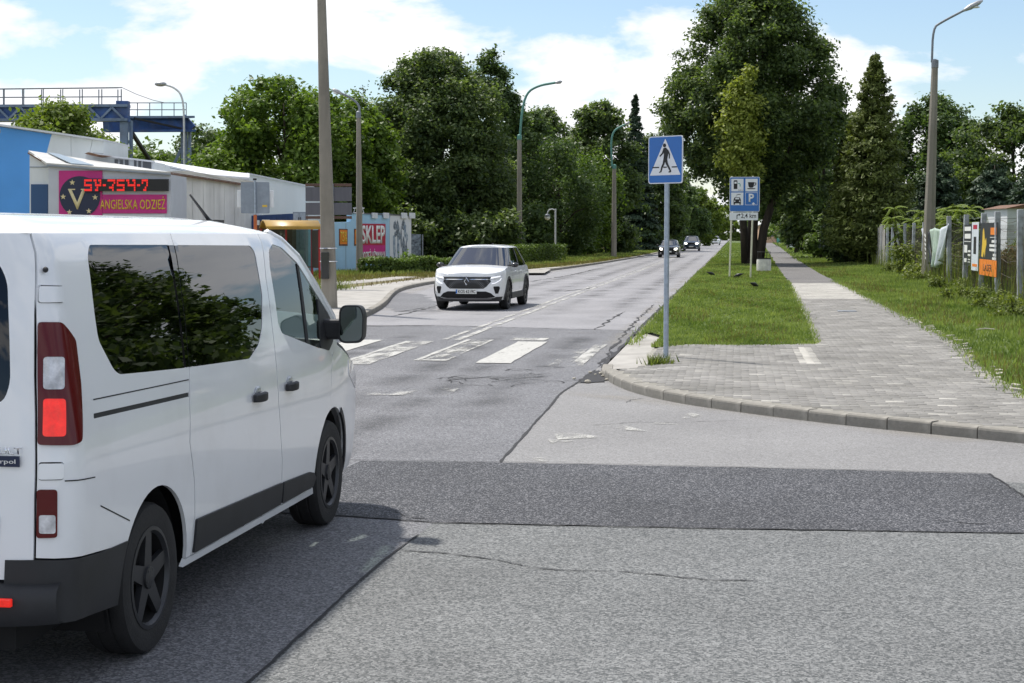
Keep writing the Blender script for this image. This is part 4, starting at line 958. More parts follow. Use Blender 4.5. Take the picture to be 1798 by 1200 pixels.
def bush(name, label, pos, dims, mat, n=3500, leaf=0.16, seed=1, group=None, nb=9, rz=0.0, clump=0.3, cat='bush', stems=6):
    root = thing(name, label, cat, pos, rz, group); rr_ = random.Random(seed)
    B, Q = [], []
    for i in range(nb):
        B.append((rr_.uniform(-.38, .38) * dims[0], rr_.uniform(-.36, .36) * dims[1], dims[2] * rr_.uniform(0.15, 0.82)))
        Q.append(min(dims) * rr_.uniform(0.20, 0.34))
    C, N, T = fill_blobs(B, Q, n, seed, clump, 14, 0.7, 0.3)
    C[:, 2] = np.abs(C[:, 2])
    m = MB()
    for b in B[:stems]:
        m.tube([(b[0] * 0.3, b[1] * 0.3, -0.05), (b[0] * 0.8, b[1] * 0.8, b[2] * 0.5), b], [0.035, 0.02, 0.006], 5)
    m.build('stem', MAT['bark'], root)
    link('foliage', leaf_mesh('foliage', C, N, leaf, leaf * 0.55, T, MAT[mat], seed), root)
    return root
def gpos(px, d): return lv((px - 899.0) / FPX * d * math.cos(0), d, 0.05)

# ---- left side, near to far
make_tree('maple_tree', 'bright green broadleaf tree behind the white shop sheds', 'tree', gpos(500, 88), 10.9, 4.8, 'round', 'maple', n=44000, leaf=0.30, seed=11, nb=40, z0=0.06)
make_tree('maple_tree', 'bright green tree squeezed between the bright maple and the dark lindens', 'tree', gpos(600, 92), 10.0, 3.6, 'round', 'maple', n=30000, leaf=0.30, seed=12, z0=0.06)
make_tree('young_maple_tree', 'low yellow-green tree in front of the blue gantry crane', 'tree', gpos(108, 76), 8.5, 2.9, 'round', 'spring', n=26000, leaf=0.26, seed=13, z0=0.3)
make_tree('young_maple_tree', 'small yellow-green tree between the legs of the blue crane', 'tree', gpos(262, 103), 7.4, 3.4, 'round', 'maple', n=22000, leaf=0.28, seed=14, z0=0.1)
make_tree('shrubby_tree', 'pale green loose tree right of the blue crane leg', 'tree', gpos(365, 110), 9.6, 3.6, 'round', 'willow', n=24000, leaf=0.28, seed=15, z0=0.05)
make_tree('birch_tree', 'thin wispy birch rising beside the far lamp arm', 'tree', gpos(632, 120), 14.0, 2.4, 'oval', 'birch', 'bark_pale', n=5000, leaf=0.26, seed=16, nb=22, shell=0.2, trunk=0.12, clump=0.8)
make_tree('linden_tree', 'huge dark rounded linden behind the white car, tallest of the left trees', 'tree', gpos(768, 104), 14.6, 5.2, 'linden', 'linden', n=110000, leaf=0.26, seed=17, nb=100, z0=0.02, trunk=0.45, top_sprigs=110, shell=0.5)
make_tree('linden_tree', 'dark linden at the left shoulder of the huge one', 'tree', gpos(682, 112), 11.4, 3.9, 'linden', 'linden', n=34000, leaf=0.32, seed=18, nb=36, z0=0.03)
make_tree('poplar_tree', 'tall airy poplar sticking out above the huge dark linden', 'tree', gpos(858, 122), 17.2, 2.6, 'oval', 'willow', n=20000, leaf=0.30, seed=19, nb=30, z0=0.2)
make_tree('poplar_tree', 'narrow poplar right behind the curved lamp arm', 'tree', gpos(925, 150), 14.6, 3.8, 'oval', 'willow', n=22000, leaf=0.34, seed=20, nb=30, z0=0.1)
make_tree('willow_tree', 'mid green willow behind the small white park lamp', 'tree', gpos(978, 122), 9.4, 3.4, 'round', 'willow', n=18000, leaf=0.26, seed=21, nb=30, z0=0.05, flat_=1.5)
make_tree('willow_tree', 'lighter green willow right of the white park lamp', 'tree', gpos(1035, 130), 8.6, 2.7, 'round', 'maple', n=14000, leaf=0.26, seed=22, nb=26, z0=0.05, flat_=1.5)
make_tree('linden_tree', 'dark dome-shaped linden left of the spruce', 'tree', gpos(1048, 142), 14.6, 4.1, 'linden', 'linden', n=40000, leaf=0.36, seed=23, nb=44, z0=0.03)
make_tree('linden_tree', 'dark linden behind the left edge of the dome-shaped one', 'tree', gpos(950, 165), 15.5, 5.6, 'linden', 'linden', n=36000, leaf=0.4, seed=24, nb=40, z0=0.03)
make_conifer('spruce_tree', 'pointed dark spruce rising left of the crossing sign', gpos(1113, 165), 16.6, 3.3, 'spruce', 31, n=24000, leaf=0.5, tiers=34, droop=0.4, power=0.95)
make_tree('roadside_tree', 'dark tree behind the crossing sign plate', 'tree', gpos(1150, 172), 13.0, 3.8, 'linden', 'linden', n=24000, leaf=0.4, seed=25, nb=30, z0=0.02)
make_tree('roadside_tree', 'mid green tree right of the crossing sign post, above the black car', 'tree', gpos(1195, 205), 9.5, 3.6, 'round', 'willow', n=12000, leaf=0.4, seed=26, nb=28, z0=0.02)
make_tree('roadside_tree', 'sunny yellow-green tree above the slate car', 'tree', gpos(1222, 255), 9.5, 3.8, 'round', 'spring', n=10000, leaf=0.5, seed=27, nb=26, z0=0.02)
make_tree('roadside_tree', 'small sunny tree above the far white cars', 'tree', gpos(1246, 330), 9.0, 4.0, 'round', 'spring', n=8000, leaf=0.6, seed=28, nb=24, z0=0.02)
for i, (px, d, h, rx, mt, lb) in enumerate([(715, 97, 3.6, 2.6, 'linden', 'shady thicket under the huge linden'), (835, 98, 3.6, 3.0, 'linden', 'shady thicket behind the white car roof'), (905, 118, 4.4, 2.6, 'willow', 'green thicket at the foot of the concrete lamp post'), (940, 128, 4.6, 2.6, 'linden', 'dark thicket left of the white park lamp'), (1010, 140, 4.2, 3.0, 'linden', 'dark thicket right of the white park lamp'), (1065, 146, 4.6, 2.6, 'linden', 'dark thicket by the second green lamp arm'), (1110, 165, 5.0, 3.0, 'willow', 'green thicket left of the black car'), (1150, 185, 5.0, 3.4, 'willow', 'green thicket behind the black car'), (1190, 230, 5.4, 4.0, 'willow', 'green thicket behind the slate car')]):
    bush('thicket', lb, gpos(px, d), (rx * 2.1, rx * 1.6, h), mt, 7500, 0.36, 60 + i, 'thickets under the left trees', nb=16, clump=0.5)
for i, (px, d, w_, lb) in enumerate([(300, 150, 26, 'far leafy tree belt behind the crane legs'), (60, 150, 26, 'far leafy tree belt behind the blue hall'), (500, 160, 26, 'far leafy tree belt behind the bright maple')]):
    bush('tree_belt', lb, gpos(px, d), (w_, 8, 10.5), 'willow', 12000, 0.6, 80 + i, nb=40, clump=0.8, cat='trees')

# ---- right side
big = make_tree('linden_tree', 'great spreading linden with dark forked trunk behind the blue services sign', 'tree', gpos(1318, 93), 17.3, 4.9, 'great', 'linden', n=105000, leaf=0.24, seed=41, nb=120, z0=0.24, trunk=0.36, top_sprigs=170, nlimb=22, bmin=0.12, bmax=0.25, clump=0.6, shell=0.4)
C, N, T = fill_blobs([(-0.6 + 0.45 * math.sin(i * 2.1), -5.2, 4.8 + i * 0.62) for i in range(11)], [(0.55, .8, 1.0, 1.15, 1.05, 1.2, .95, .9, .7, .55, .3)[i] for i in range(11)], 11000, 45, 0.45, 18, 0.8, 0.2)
link('light_green_shoots', leaf_mesh('light_green_shoots', C, N, 0.24, 0.15, T + 0.15, MAT['young'], 45), big)  # shoots in a lighter, yellower leaf colour than the crown
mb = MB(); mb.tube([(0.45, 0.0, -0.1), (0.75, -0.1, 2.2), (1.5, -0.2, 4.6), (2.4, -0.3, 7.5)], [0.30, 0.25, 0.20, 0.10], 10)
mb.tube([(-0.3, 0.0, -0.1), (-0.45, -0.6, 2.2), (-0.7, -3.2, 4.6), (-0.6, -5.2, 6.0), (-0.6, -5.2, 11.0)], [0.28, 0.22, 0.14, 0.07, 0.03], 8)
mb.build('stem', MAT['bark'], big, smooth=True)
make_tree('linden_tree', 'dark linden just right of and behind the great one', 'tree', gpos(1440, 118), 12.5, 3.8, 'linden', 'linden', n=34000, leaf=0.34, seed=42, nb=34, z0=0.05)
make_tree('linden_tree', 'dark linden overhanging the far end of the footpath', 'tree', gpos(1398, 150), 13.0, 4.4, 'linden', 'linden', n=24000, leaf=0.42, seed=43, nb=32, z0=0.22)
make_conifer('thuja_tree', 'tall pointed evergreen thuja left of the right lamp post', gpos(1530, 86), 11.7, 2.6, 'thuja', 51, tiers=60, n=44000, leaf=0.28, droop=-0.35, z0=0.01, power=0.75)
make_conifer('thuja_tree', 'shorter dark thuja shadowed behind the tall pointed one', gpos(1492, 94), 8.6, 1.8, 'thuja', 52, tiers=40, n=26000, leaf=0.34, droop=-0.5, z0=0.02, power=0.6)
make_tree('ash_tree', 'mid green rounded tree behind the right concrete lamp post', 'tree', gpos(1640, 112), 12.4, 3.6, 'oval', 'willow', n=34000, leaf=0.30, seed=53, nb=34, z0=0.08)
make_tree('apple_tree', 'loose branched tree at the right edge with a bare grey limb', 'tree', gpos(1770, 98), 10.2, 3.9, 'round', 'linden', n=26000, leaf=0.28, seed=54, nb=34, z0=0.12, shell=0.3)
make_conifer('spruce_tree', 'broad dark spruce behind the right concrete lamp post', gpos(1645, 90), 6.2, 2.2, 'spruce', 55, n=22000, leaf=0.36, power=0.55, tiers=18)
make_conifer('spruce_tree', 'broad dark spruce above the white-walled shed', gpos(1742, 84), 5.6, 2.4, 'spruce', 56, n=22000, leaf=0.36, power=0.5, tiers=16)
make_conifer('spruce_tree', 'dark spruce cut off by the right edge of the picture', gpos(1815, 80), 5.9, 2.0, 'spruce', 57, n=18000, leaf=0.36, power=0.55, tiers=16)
# fern-like sumac behind the fence
def sumac(label, pos, n, h, seed):
    root = thing('sumac_shrub', label, 'shrub', pos); rr_ = random.Random(seed); m = MB(); C, N, T, st = [], [], [], 0
    V, F, TT = [], [], []
    for i in range(n):
        a = rr_.uniform(0, 6.28); rad = rr_.uniform(0.1, 1.3); b = Vector((math.cos(a) * rad, math.sin(a) * rad, h * rr_.uniform(0.55, 1.0)))
        m.tube([(b.x * 0.3, b.y * 0.3, 0), (b.x * .8, b.y * .8, b.z * 0.6), b], [0.03, 0.02, 0.01], 5)
        for k in range(11):
            aa = k * 6.283 / 11 + rr_.uniform(-.3, .3); L = rr_.uniform(0.30, 0.62); up_ = rr_.uniform(-.15, .45); tn = rr_.uniform(0.4, 0.95)
            d = Vector((math.cos(aa), math.sin(aa), 0)); s = Vector((-d.y, d.x, 0))
            for q in range(8):
                t = (q + 1) / 8; c = b + d * L * t + Vector((0, 0, up_ * t - 0.30 * t * t))
                for sg in (-1, 1):
                    e = c + (s * sg * 0.16 + d * 0.06) * (1 - 0.5 * t) + Vector((0, 0, -0.05)); w_ = d * 0.042
                    bi = len(V); V += [c - w_, c + w_, e + w_ * 0.3, e - w_ * 0.3]; F.append((bi, bi + 1, bi + 2, bi + 3)); TT += [tn] * 4
    m.build('stem', MAT['bark'], root)
    link('foliage', np_mesh('foliage', np.array([tuple(v) for v in V]), np.array(F), MAT['spring'], np.array(TT)), root)
sumac('bright fern-leaved sumac behind the fence, left of the right lamp post', gpos(1604, 70), 16, 3.0, 1)
sumac('bright fern-leaved sumac behind the fence, right of the right lamp post', gpos(1668, 68), 18, 3.1, 2)
sumac('bright fern-leaved sumac behind the charcoal banner', gpos(1712, 66), 14, 2.9, 3)
sumac('fern-leaved tree-of-heaven sapling by the footpath below the thujas', gpos(1468, 98), 12, 3.3, 4)
for i, (px, d, dm, mt, lb, n_) in enumerate([
    (1490, 92, (3.0, 3.0, 2.6), 'linden', 'dark bush at the foot of the shorter thuja', 6000),
    (1450, 110, (2.6, 3.0, 3.2), 'hedge', 'ivy-clad bush along the far footpath', 6000),
    (1440, 135, (3.0, 4.0, 4.6), 'hedge', 'tall green bush beside the far corrugated fence', 6000),
    (1370, 230, (5.0, 5.0, 5.0), 'maple', 'climbing green bush by the peach house', 4000),
    (1610, 66, (2.8, 2.0, 1.5), 'weed', 'nettle-like weeds behind the small fence posts', 5000),
    (1650, 60, (2.4, 1.6, 1.6), 'weed', 'weeds behind the torn tarp', 4500),
    (1700, 55, (2.4, 1.6, 1.5), 'weed', 'weeds behind the charcoal text panel', 4500),
    (1755, 52, (2.2, 1.8, 1.7), 'weed', 'weeds behind the gap in the post fence', 4500),
    (1795, 50, (2.0, 1.8, 1.6), 'dryweed', 'reddish dry weeds in front of the white shed', 4000)]):
    bush('bush', lb, gpos(px, d), dm, mt, n_, 0.15 if d < 80 else 0.3, 120 + i)
for i, (px, py, dm, lb) in enumerate([(1700, 530, (1.5, 0.9, 0.55), 'low bramble at the foot of the fence by the orange banner'), (1745, 545, (1.3, 0.9, 0.6), 'low bramble in front of the white-footed fence post'), (1790, 560, (1.4, 1.0, 0.65), 'low bramble at the right edge of the picture'), (1660, 512, (1.5, 0.9, 0.6), 'low bramble below the torn tarp'), (1615, 497, (1.8, 1.0, 0.7), 'low bramble by the smaller fence posts'), (1575, 482, (1.8, 1.0, 0.8), 'low bramble left along the smaller fence posts')]):
    bush('bramble', lb, gp(px, py, 0.08), (dm[0], dm[1], dm[2] * .75), 'weed', 1300, 0.08, 150 + i, nb=9, clump=0.16)
# dry upright stalks along the fence
gg = np.random.default_rng(77)
yy = gg.uniform(36, 92, 1500); xx = 7.35 + 0.012 * (yy - 40) + gg.normal(0, 0.35, 1500)
tag(blades('tall_weeds', np.stack([xx, yy], 1), gg.uniform(0.4, 1.5, 1500), 0.03 + 0 * yy, MAT['weed'], 78, 0.2), 'tall stalky weeds growing through the post fence', 'weeds', kind='stuff')
yy = gg.uniform(36, 60, 600); xx = 8.3 + gg.normal(0, 0.5, 600)
tag(blades('dry_stalks', np.stack([xx, yy], 1), gg.uniform(0.6, 1.7, 600), 0.03 + 0 * yy, MAT['dryweed'], 79, 0.15), 'reddish dry stalks behind the post fence', 'weeds', kind='stuff')
# clipped hedges on the left
def hedge(label, a, b, w, h, n, seed):
    a, b = Vector(a), Vector(b); L = (b - a).length; root = thing('hedge', label, 'hedge', ((a.x + b.x) / 2, (a.y + b.y) / 2, 0.08), math.atan2(b.y - a.y, b.x - a.x), 'clipped hedges on the left')
    gg = np.random.default_rng(seed); C = np.stack([gg.uniform(-L / 2, L / 2, n), gg.uniform(-w / 2, w / 2, n), gg.uniform(0, h, n)], 1)
    k = gg.integers(0, 3, n); C[k == 0, 2] = h; C[k == 1, 1] = np.where(gg.random((k == 1).sum()) < .5, -w / 2, w / 2); C[k == 2, 1] *= 0.97
    C += gg.normal(0, 0.05, C.shape); C[:, 2] += 0.07 * np.sin(C[:, 0] * 2.3) * (C[:, 2] > h * 0.6)
    N = gg.normal(0, .6, (n, 3)); N[k == 0, 2] += 1; N[k == 1, 1] += np.sign(C[k == 1, 1])
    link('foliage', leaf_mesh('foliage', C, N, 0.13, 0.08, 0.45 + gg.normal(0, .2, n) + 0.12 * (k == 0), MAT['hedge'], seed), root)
    m = MB()
    for i in range(int(L * 2)): m.tube([(-L / 2 + i * 0.5 + 0.2, 0, 0), (-L / 2 + i * 0.5 + 0.25, 0.05, h * 0.8)], [0.02, 0.01], 5)
    tag(m.build('stem', MAT['bark'], root), kind='stuff')
hedge('long clipped hedge in front of the sky-blue wall, left of the white car', gpos(642, 70.0), gpos(792, 74.0), 1.0, 0.62, 11000, 1)
hedge('short clipped hedge right of the white car', gpos(902, 93.0), gpos(980, 104.0), 1.2, 1.05, 9000, 2)
bush('bush', 'sprawling bright bush at the right end of the long hedge', gpos(742, 73), (2.2, 1.2, .95), 'maple', 2500, 0.13, 170)

# ================================================================== VEHICLES
def patch(name, outer, fn, mat, parent, holes=(), step=0.08, thick=0.0, outward=None, sharp=35, bevel=0.0):
    """sheet cut to an outline in surface coordinates (u,v), then shaped by fn(u,v)"""
    def dens(P):
        out = []
        for a, b in zip(P, list(P[1:]) + [P[0]]):
            L = math.hypot(b[0] - a[0], b[1] - a[1]); k = max(1, int(round(L / step)))
            out += [(a[0] + (b[0] - a[0]) * i / k, a[1] + (b[1] - a[1]) * i / k) for i in range(k)]
        return out
    outer = dens(outer); holes = [dens(h) for h in holes]
    V = [Vector(p) for p in outer]; n = len(V); E = [(i, (i + 1) % n) for i in range(n)]
    for h in holes:
        b = len(V); V += [Vector(p) for p in h]; k = len(h); E += [(b + i, b + (i + 1) % k) for i in range(k)]
    nb_ = len(V)
    us, vs_ = [p[0] for p in outer], [p[1] for p in outer]
    nu, nv = int((max(us) - min(us)) / step), int((max(vs_) - min(vs_)) / step)
    for i in range(1, nu + 1):
        for j in range(1, nv + 1):
            u, v = min(us) + (max(us) - min(us)) * i / (nu + 1), min(vs_) + (max(vs_) - min(vs_)) * j / (nv + 1)
            if in_poly(u, v, outer) and not any(in_poly(u, v, h) for h in holes):
                if min((u - p.x) ** 2 + (v - p.y) ** 2 for p in V[:nb_]) > (step * 0.45) ** 2: V.append(Vector((u, v)))
    r = delaunay_2d_cdt(V, E, [], 0, 1e-6)
    F = []
    for f in r[2]:
        c = sum((r[0][i] for i in f), Vector((0, 0))) / len(f)
        if in_poly(c.x, c.y, outer) and not any(in_poly(c.x, c.y, h) for h in holes): F.append(f)
    m = MB(); m.add([fn(p.x, p.y) for p in r[0]], F)
    me = m.mesh(name, mat)
    if outward is not None and len(me.polygons):
        s = sum((p.normal.dot(outward(p.center)) * p.area for p in me.polygons))
        if s < 0: me.flip_normals()
    shade(me, sharp)
    o = link(name, me, parent)
    if thick:
        md = o.modifiers.new('solid', 'SOLIDIFY'); md.thickness = thick; md.offset = -1
        md = o.modifiers.new('split', 'EDGE_SPLIT'); md.split_angle = R(38); md.use_edge_sharp = False
    return o
def smooth_table(zs, ws, sig=0.05):
    z = np.linspace(zs[0], zs[-1], 400); w = np.interp(z, zs, ws); dz = z[1] - z[0]
    k = np.exp(-0.5 * (np.arange(-60, 61) * dz / sig) ** 2); k /= k.sum()
    w = np.convolve(np.pad(w, 60, mode='reflect', reflect_type='odd'), k, 'valid')
    return lambda q: float(np.interp(q, z, w))
def rounded(pts, r, n=4):
    out = []; k = len(pts)
    for i in range(k):
        p, a, b = Vector(pts[i]), Vector(pts[i - 1]), Vector(pts[(i + 1) % k])
        da, db = (a - p), (b - p); rr_ = min(r, da.length * 0.45, db.length * 0.45)
        s, e = p + da.normalized() * rr_, p + db.normalized() * rr_
        for j in range(n + 1):
            t = j / n; out.append(tuple(s * (1 - t) ** 2 + p * 2 * t * (1 - t) + e * t * t))
    return out
def arc(cx, cy, r, a0, a1, n=14): return [(cx + r * math.cos(R(a0 + (a1 - a0) * i / n)), cy + r * math.sin(R(a0 + (a1 - a0) * i / n))) for i in range(n + 1)]

def wheel(parent, x, y, r, width, side, rim_mat, spokes=5, name='wheel', rimr=0.66):
    """tyre with tread grooves, dished rim, spokes, hub; axis along x"""
    t = MB(); s = side; w = width / 2
    prof = [(r * rimr, -w * 0.9), (r * 0.82, -w), (r * 0.955, -w * 0.94), (r * 0.995, -w * 0.72), (r, -w * 0.4), (r * 0.985, -w * 0.36), (r * 0.985, -w * 0.30), (r, -w * 0.26), (r, w * 0.26), (r * 0.985, w * 0.30), (r * 0.985, w * 0.36), (r, w * 0.4), (r * 0.995, w * 0.72), (r * 0.955, w * 0.94), (r * 0.82, w), (r * rimr, w * 0.9)]
    t.lathe(prof, (x, y, r), 'X', 40, close=True)
    wh = t.build(name, MAT['tyre'], parent, smooth=40)
    d = MB(); k = s
    d.lathe([(r * rimr * 1.02, k * w * 0.86), (r * rimr * 0.97, k * w * 0.93), (r * rimr * 0.92, k * w * 0.84), (r * rimr * 0.88, k * w * 0.2), (0.02, k * w * 0.15)], (x, y, r), 'X', 32, caps=False)
    d.build('rim', MAT['shell'] if spokes else rim_mat, wh, smooth=40)
    sp = MB()
    sp.lathe([(r * rimr * 1.03, k * w * 0.84), (r * rimr * 1.03, k * w * 0.95), (r * rimr * 0.95, k * w * 0.97), (r * rimr * 0.90, k * w * 0.80)], (x, y, r), 'X', 32, caps=False)
    for i in range(5 if spokes else 0):
        a = 2 * math.pi * (i + .5) / 5 + 0.3
        sp.lathe([(r * .028, k * w * 0.86), (r * .028, k * w * 0.93), (0.001, k * w * 0.94)], (x, y + math.cos(a) * r * .105, r + math.sin(a) * r * .105), 'X', 6)
    for i in range(spokes):
        a = 2 * math.pi * i / spokes + 0.3
        c, s_ = math.cos(a), math.sin(a); wd = r * 0.10
        q = []
        for rr_, xo, f in ((0.10 * r, 0.80, 1.3), (r * rimr * 0.96, 0.86, 0.9)):
            for sg in (-1, 1):
                q.append((x + k * w * xo, y + c * rr_ - s_ * wd * f * sg, r + s_ * rr_ + c * wd * f * sg))
        sp.prism([q[0], q[1], q[3], q[2]], (-k * w * 0.25, 0, 0))
    sp.lathe([(r * 0.16, k * w * 0.6), (r * 0.15, k * w * 0.9), (r * 0.06, k * w * 0.96), (0.001, k * w * 0.97)], (x, y, r), 'X', 16)
    sp.build('spokes', rim_mat, wh, smooth=30)
    return wh

# ------------------------------------------------------------------ the white passenger van
VX, VY = -3.53, 5.56
van = thing('passenger_van', 'large white passenger van cut off by the left edge, seen from behind', 'van', (VX, VY, 0.0), 0.0)
vw = smooth_table([.12, .22, .35, .6, .9, 1.05, 1.2, 1.5, 1.75, 1.84, 1.90, 1.95], [.875, .925, .955, .972, .978, .970, .945, .885, .825, .800, .768, .70], 0.045)
vyr = smooth_table([.1, .3, .6, .64, 1.0, 1.3, 1.6, 1.95], [.03, .015, .015, .02, .045, .075, .12, .20], 0.05)
VRY, VW0 = 0.17, 0.978
_x = np.concatenate([np.linspace(VW0, VW0 * 0.9, 160), np.linspace(VW0 * 0.9, 0, 60)[1:]])
_e = 1 - (np.clip(1 - (_x / VW0) ** 9, 0, 1)) ** (1 / 2.2)
_s = VRY - np.concatenate([[0], np.cumsum(np.hypot(np.diff(_x), np.diff(_e * VRY)))])
def vtaper(y): return 0.085 * max(0.0, (y - 3.75) / 1.25) ** 2.1
def vP(s, z, off=0.0):
    if s >= VRY:
        y = s + vyr(z) * (1 - sstep(VRY, 1.2, s)); x = vw(z) - vtaper(y)
    else:
        xi = float(np.interp(-s, -_s, _x)); et = float(np.interp(-s, -_s, _e))
        x = vw(z) - (VW0 - xi) if xi > 0.15 else xi * (vw(z) - (VW0 - 0.15)) / 0.15; y = vyr(z) + et * VRY
    if off:
        if s >= VRY: x += off
        else:
            f = max(0, min(1, (VRY - s) / 0.22)); x += off * math.cos(f * math.pi / 2); y -= off * math.sin(f * math.pi / 2)
    return Vector((x, y, z))
MAT['mirror'] = pmat('mirror_glass', (0.11, 0.13, 0.135), 0.03, metal=1.0)
def mir(fn): return lambda u, v: Vector((-fn(u, v).x, fn(u, v).y, fn(u, v).z))
vout = lambda c: Vector((1.0 if c.x > 0 else -1.0, -0.35 if c.y < 0.3 else 0.0, 0.0))
SGZ = [(.20, -.042), (.628, -.042), (.864, -.047), (1.06, -.038), (1.305, -.007), (1.532, .026), (1.678, .053), (1.885, .085)]
def sgp(z): return float(np.interp(z, [q[0] for q in SGZ], [q[1] for q in SGZ]))   # rear-door gap, measured along the corner
SGE = [(sgp(z), z) for z in np.linspace(.62, 1.885, 18)]
RG = [(1.465, .338), (1.485, .52), (1.467, .70), (1.405, .895), (1.443, 1.08), (1.516, 1.234), (1.61, 1.53), (1.703, 1.825), (1.745, 1.885)]
FG = [(2.945, .322), (2.941, .453), (2.926, .589), (2.898, .694), (2.85, .93), (2.86, 1.06), (2.955, 1.397), (3.03, 1.635), (3.16, 1.885)]
GAP = 0.011
sh = lambda L, d: [(a + d, b) for a, b in L]
arch_r = arc(.985, .337, .415, 147, 0, 18)
TAIL = rounded([(-.034, 1.062), (.10, 1.052), (.146, 1.062), (.203, 1.29), (.214, 1.455), (.126, 1.532), (.030, 1.536), (.012, 1.42), (-.002, 1.31)], 0.016)
TLOW = rounded([(-.040, .699), (.034, .697), (.030, .884), (-.043, .887)], 0.012)
HNG1 = rounded([(.042, 1.609), (.176, 1.605), (.198, 1.674), (.053, 1.681)], 0.012)
HNG2 = rounded([(-.040, .922), (.056, .919), (.060, .989), (-.037, .993)], 0.012)
WIN1 = rounded([(.596, 1.836), (1.646, 1.83), (1.488, 1.243), (.652, 1.282), (.596, 1.305), (.474, 1.44), (.48, 1.527), (.53, 1.788)], 0.03)
WIN2 = rounded([(1.735, 1.828), (2.90, 1.817), (2.945, 1.78), (2.891, 1.543), (2.762, 1.361), (2.647, 1.275), (2.439, 1.21), (1.553, 1.241)], 0.03)
RAIL = rounded([(.298, 1.132), (1.455, 1.108), (1.46, 1.128), (.302, 1.152)], 0.006)
quarter = [(sgp(.62), .62), (.096, .609), (.345, .587), (.60, .565)] + arch_r + [(1.402, .338)] + sh(RG, -GAP / 2) + [(1.0, 1.885), (.30, 1.885)] + SGE[::-1][:-1]
for sd, fn in ((1, vP), (-1, mir(vP))):
    patch('rear_quarter', quarter, fn, MAT['white_paint'], van, [TAIL, TLOW, HNG1, HNG2, WIN1, RAIL] if sd > 0 else [TAIL, TLOW], 0.06, 0.018, vout)
    off = (lambda o: (lambda u, v: vP(u, v, o))) if sd > 0 else (lambda o: mir(lambda u, v: vP(u, v, o)))
    tl = patch('tail_lamp', TAIL, off(0.012), MAT['lamp_red'], van, [], 0.03, 0.03, vout)
    tw = lambda a, b, c, d: rounded([(a, c), (b, c), (b, d), (a, d)], 0.02)
    patch('reversing_lens', rounded([(.013, 1.276), (.089, 1.272), (.11, 1.397), (.030, 1.401)], .014), off(0.016), MAT['lamp_clear'], tl, [], 0.03, 0.004, vout)
    patch('brake_lens', rounded([(-.012, 1.094), (.069, 1.09), (.088, 1.235), (.008, 1.24)], .014), off(0.016), MAT['lamp_bright'], tl, [], 0.03, 0.004, vout)
    t2 = patch('fog_lamp', TLOW, off(0.010), MAT['lamp_red'], van, [], 0.03, 0.03, vout)
    patch('fog_lens', rounded([(-.031, .802), (.025, .80), (.022, .868), (-.033, .872)], .01), off(0.013), MAT['lamp_bright'] if False else MAT['lamp_red'], t2, [], 0.03, 0.004, vout)
    patch('white_lens', rounded([(-.030, .717), (.027, .714), (.025, .786), (-.032, .789)], .01), off(0.013), MAT['lamp_clear'], t2, [], 0.03, 0.004, vout)
    if sd > 0:
        for h in (HNG1, HNG2):
            a = [(p[0], p[1]) for p in h]; cx0, cy0 = sum(p[0] for p in a) / len(a), sum(p[1] for p in a) / len(a)
            patch('hinge_cover', [((p[0] - cx0) * 0.94 + cx0, (p[1] - cy0) * 0.88 + cy0) for p in a], off(0.008), MAT['white_paint'], van, [], 0.03, 0.02, vout)
        patch('rail_slot', RAIL, off(-0.006), MAT['plastic'], van, [], 0.1, 0.004, vout)
        patch('side_window', WIN1, off(-0.003), MAT['tint_glass'], van, [], 0.08, 0.0, vout)
        patch('window_seal', [(1.630, 1.828), (1.697, 1.828), (1.512, 1.245), (1.474, 1.245)], off(0.002), MAT['tint_glass'], van, [], 0.06, 0.004, vout)
        patch('window_seal', [(1.708, 1.826), (1.752, 1.826), (1.568, 1.243), (1.522, 1.243)], off(0.002), MAT['tint_glass'], van, [], 0.06, 0.004, vout)
    door = sh(RG, GAP / 2)[::-1] + sh(FG, -GAP / 2)
    hw = [WIN2] if sd > 0 else [rounded([(1.69, 1.80), (2.95, 1.80), (2.85, 1.30), (1.62, 1.25)], 0.06)]
    dr = patch('sliding_door', door, fn, MAT['white_paint'], van, hw, 0.06, 0.018, vout)
    patch('side_window', hw[0], off(-0.003), MAT['tint_glass'], dr, [], 0.08, 0.0, vout)
    FWIN = rounded([(3.215, 1.785), (3.33, 1.823), (3.486, 1.802), (3.73, 1.706), (3.966, 1.53), (4.26, 1.338), (4.20, 1.193), (4.043, 1.139), (3.784, 1.171), (3.106, 1.304), (3.065, 1.36), (3.155, 1.70)], 0.02)
    farc = arc(4.075, .34, .425, 184, 124, 8)
    fdoor = sh(FG, GAP / 2)[::-1] + [(3.64, .312)] + farc + [(3.98, .80), (4.03, .98), (4.10, 1.10), (4.30, 1.15), (4.36, 1.33), (4.03, 1.552), (3.78, 1.738), (3.53, 1.845), (3.37, 1.885)]
    fd = patch('front_door', fdoor, fn, MAT['white_paint'], van, [FWIN], 0.06, 0.018, vout)
    patch('door_window', FWIN, off(-0.004), MAT['clear_glass'], fd, [], 0.08, 0.0, vout)
    patch('window_bar', [(3.715, 1.70), (3.75, 1.685), (3.60, 1.212), (3.555, 1.222)], off(0.002), MAT['plastic'], fd, [], 0.08, 0.01, vout)
    patch('mirror_corner', rounded([(4.01, 1.475), (4.25, 1.33), (4.20, 1.185), (4.04, 1.135), (3.85, 1.165)], 0.02), off(0.003), MAT['plastic'], fd, [], 0.06, 0.008, vout)
    fender = arc(4.066, .34, .425, 122, -4, 14) + [(4.50, .27), (4.86, .27), (4.95, .45), (4.97, .68), (4.93, .88), (4.80, .99), (4.55, 1.08), (4.30, 1.155), (4.11, 1.095), (4.04, .98), (3.98, .80)]
    patch('front_fender', fender, fn, MAT['white_paint'], van, [], 0.06, 0.018, vout)
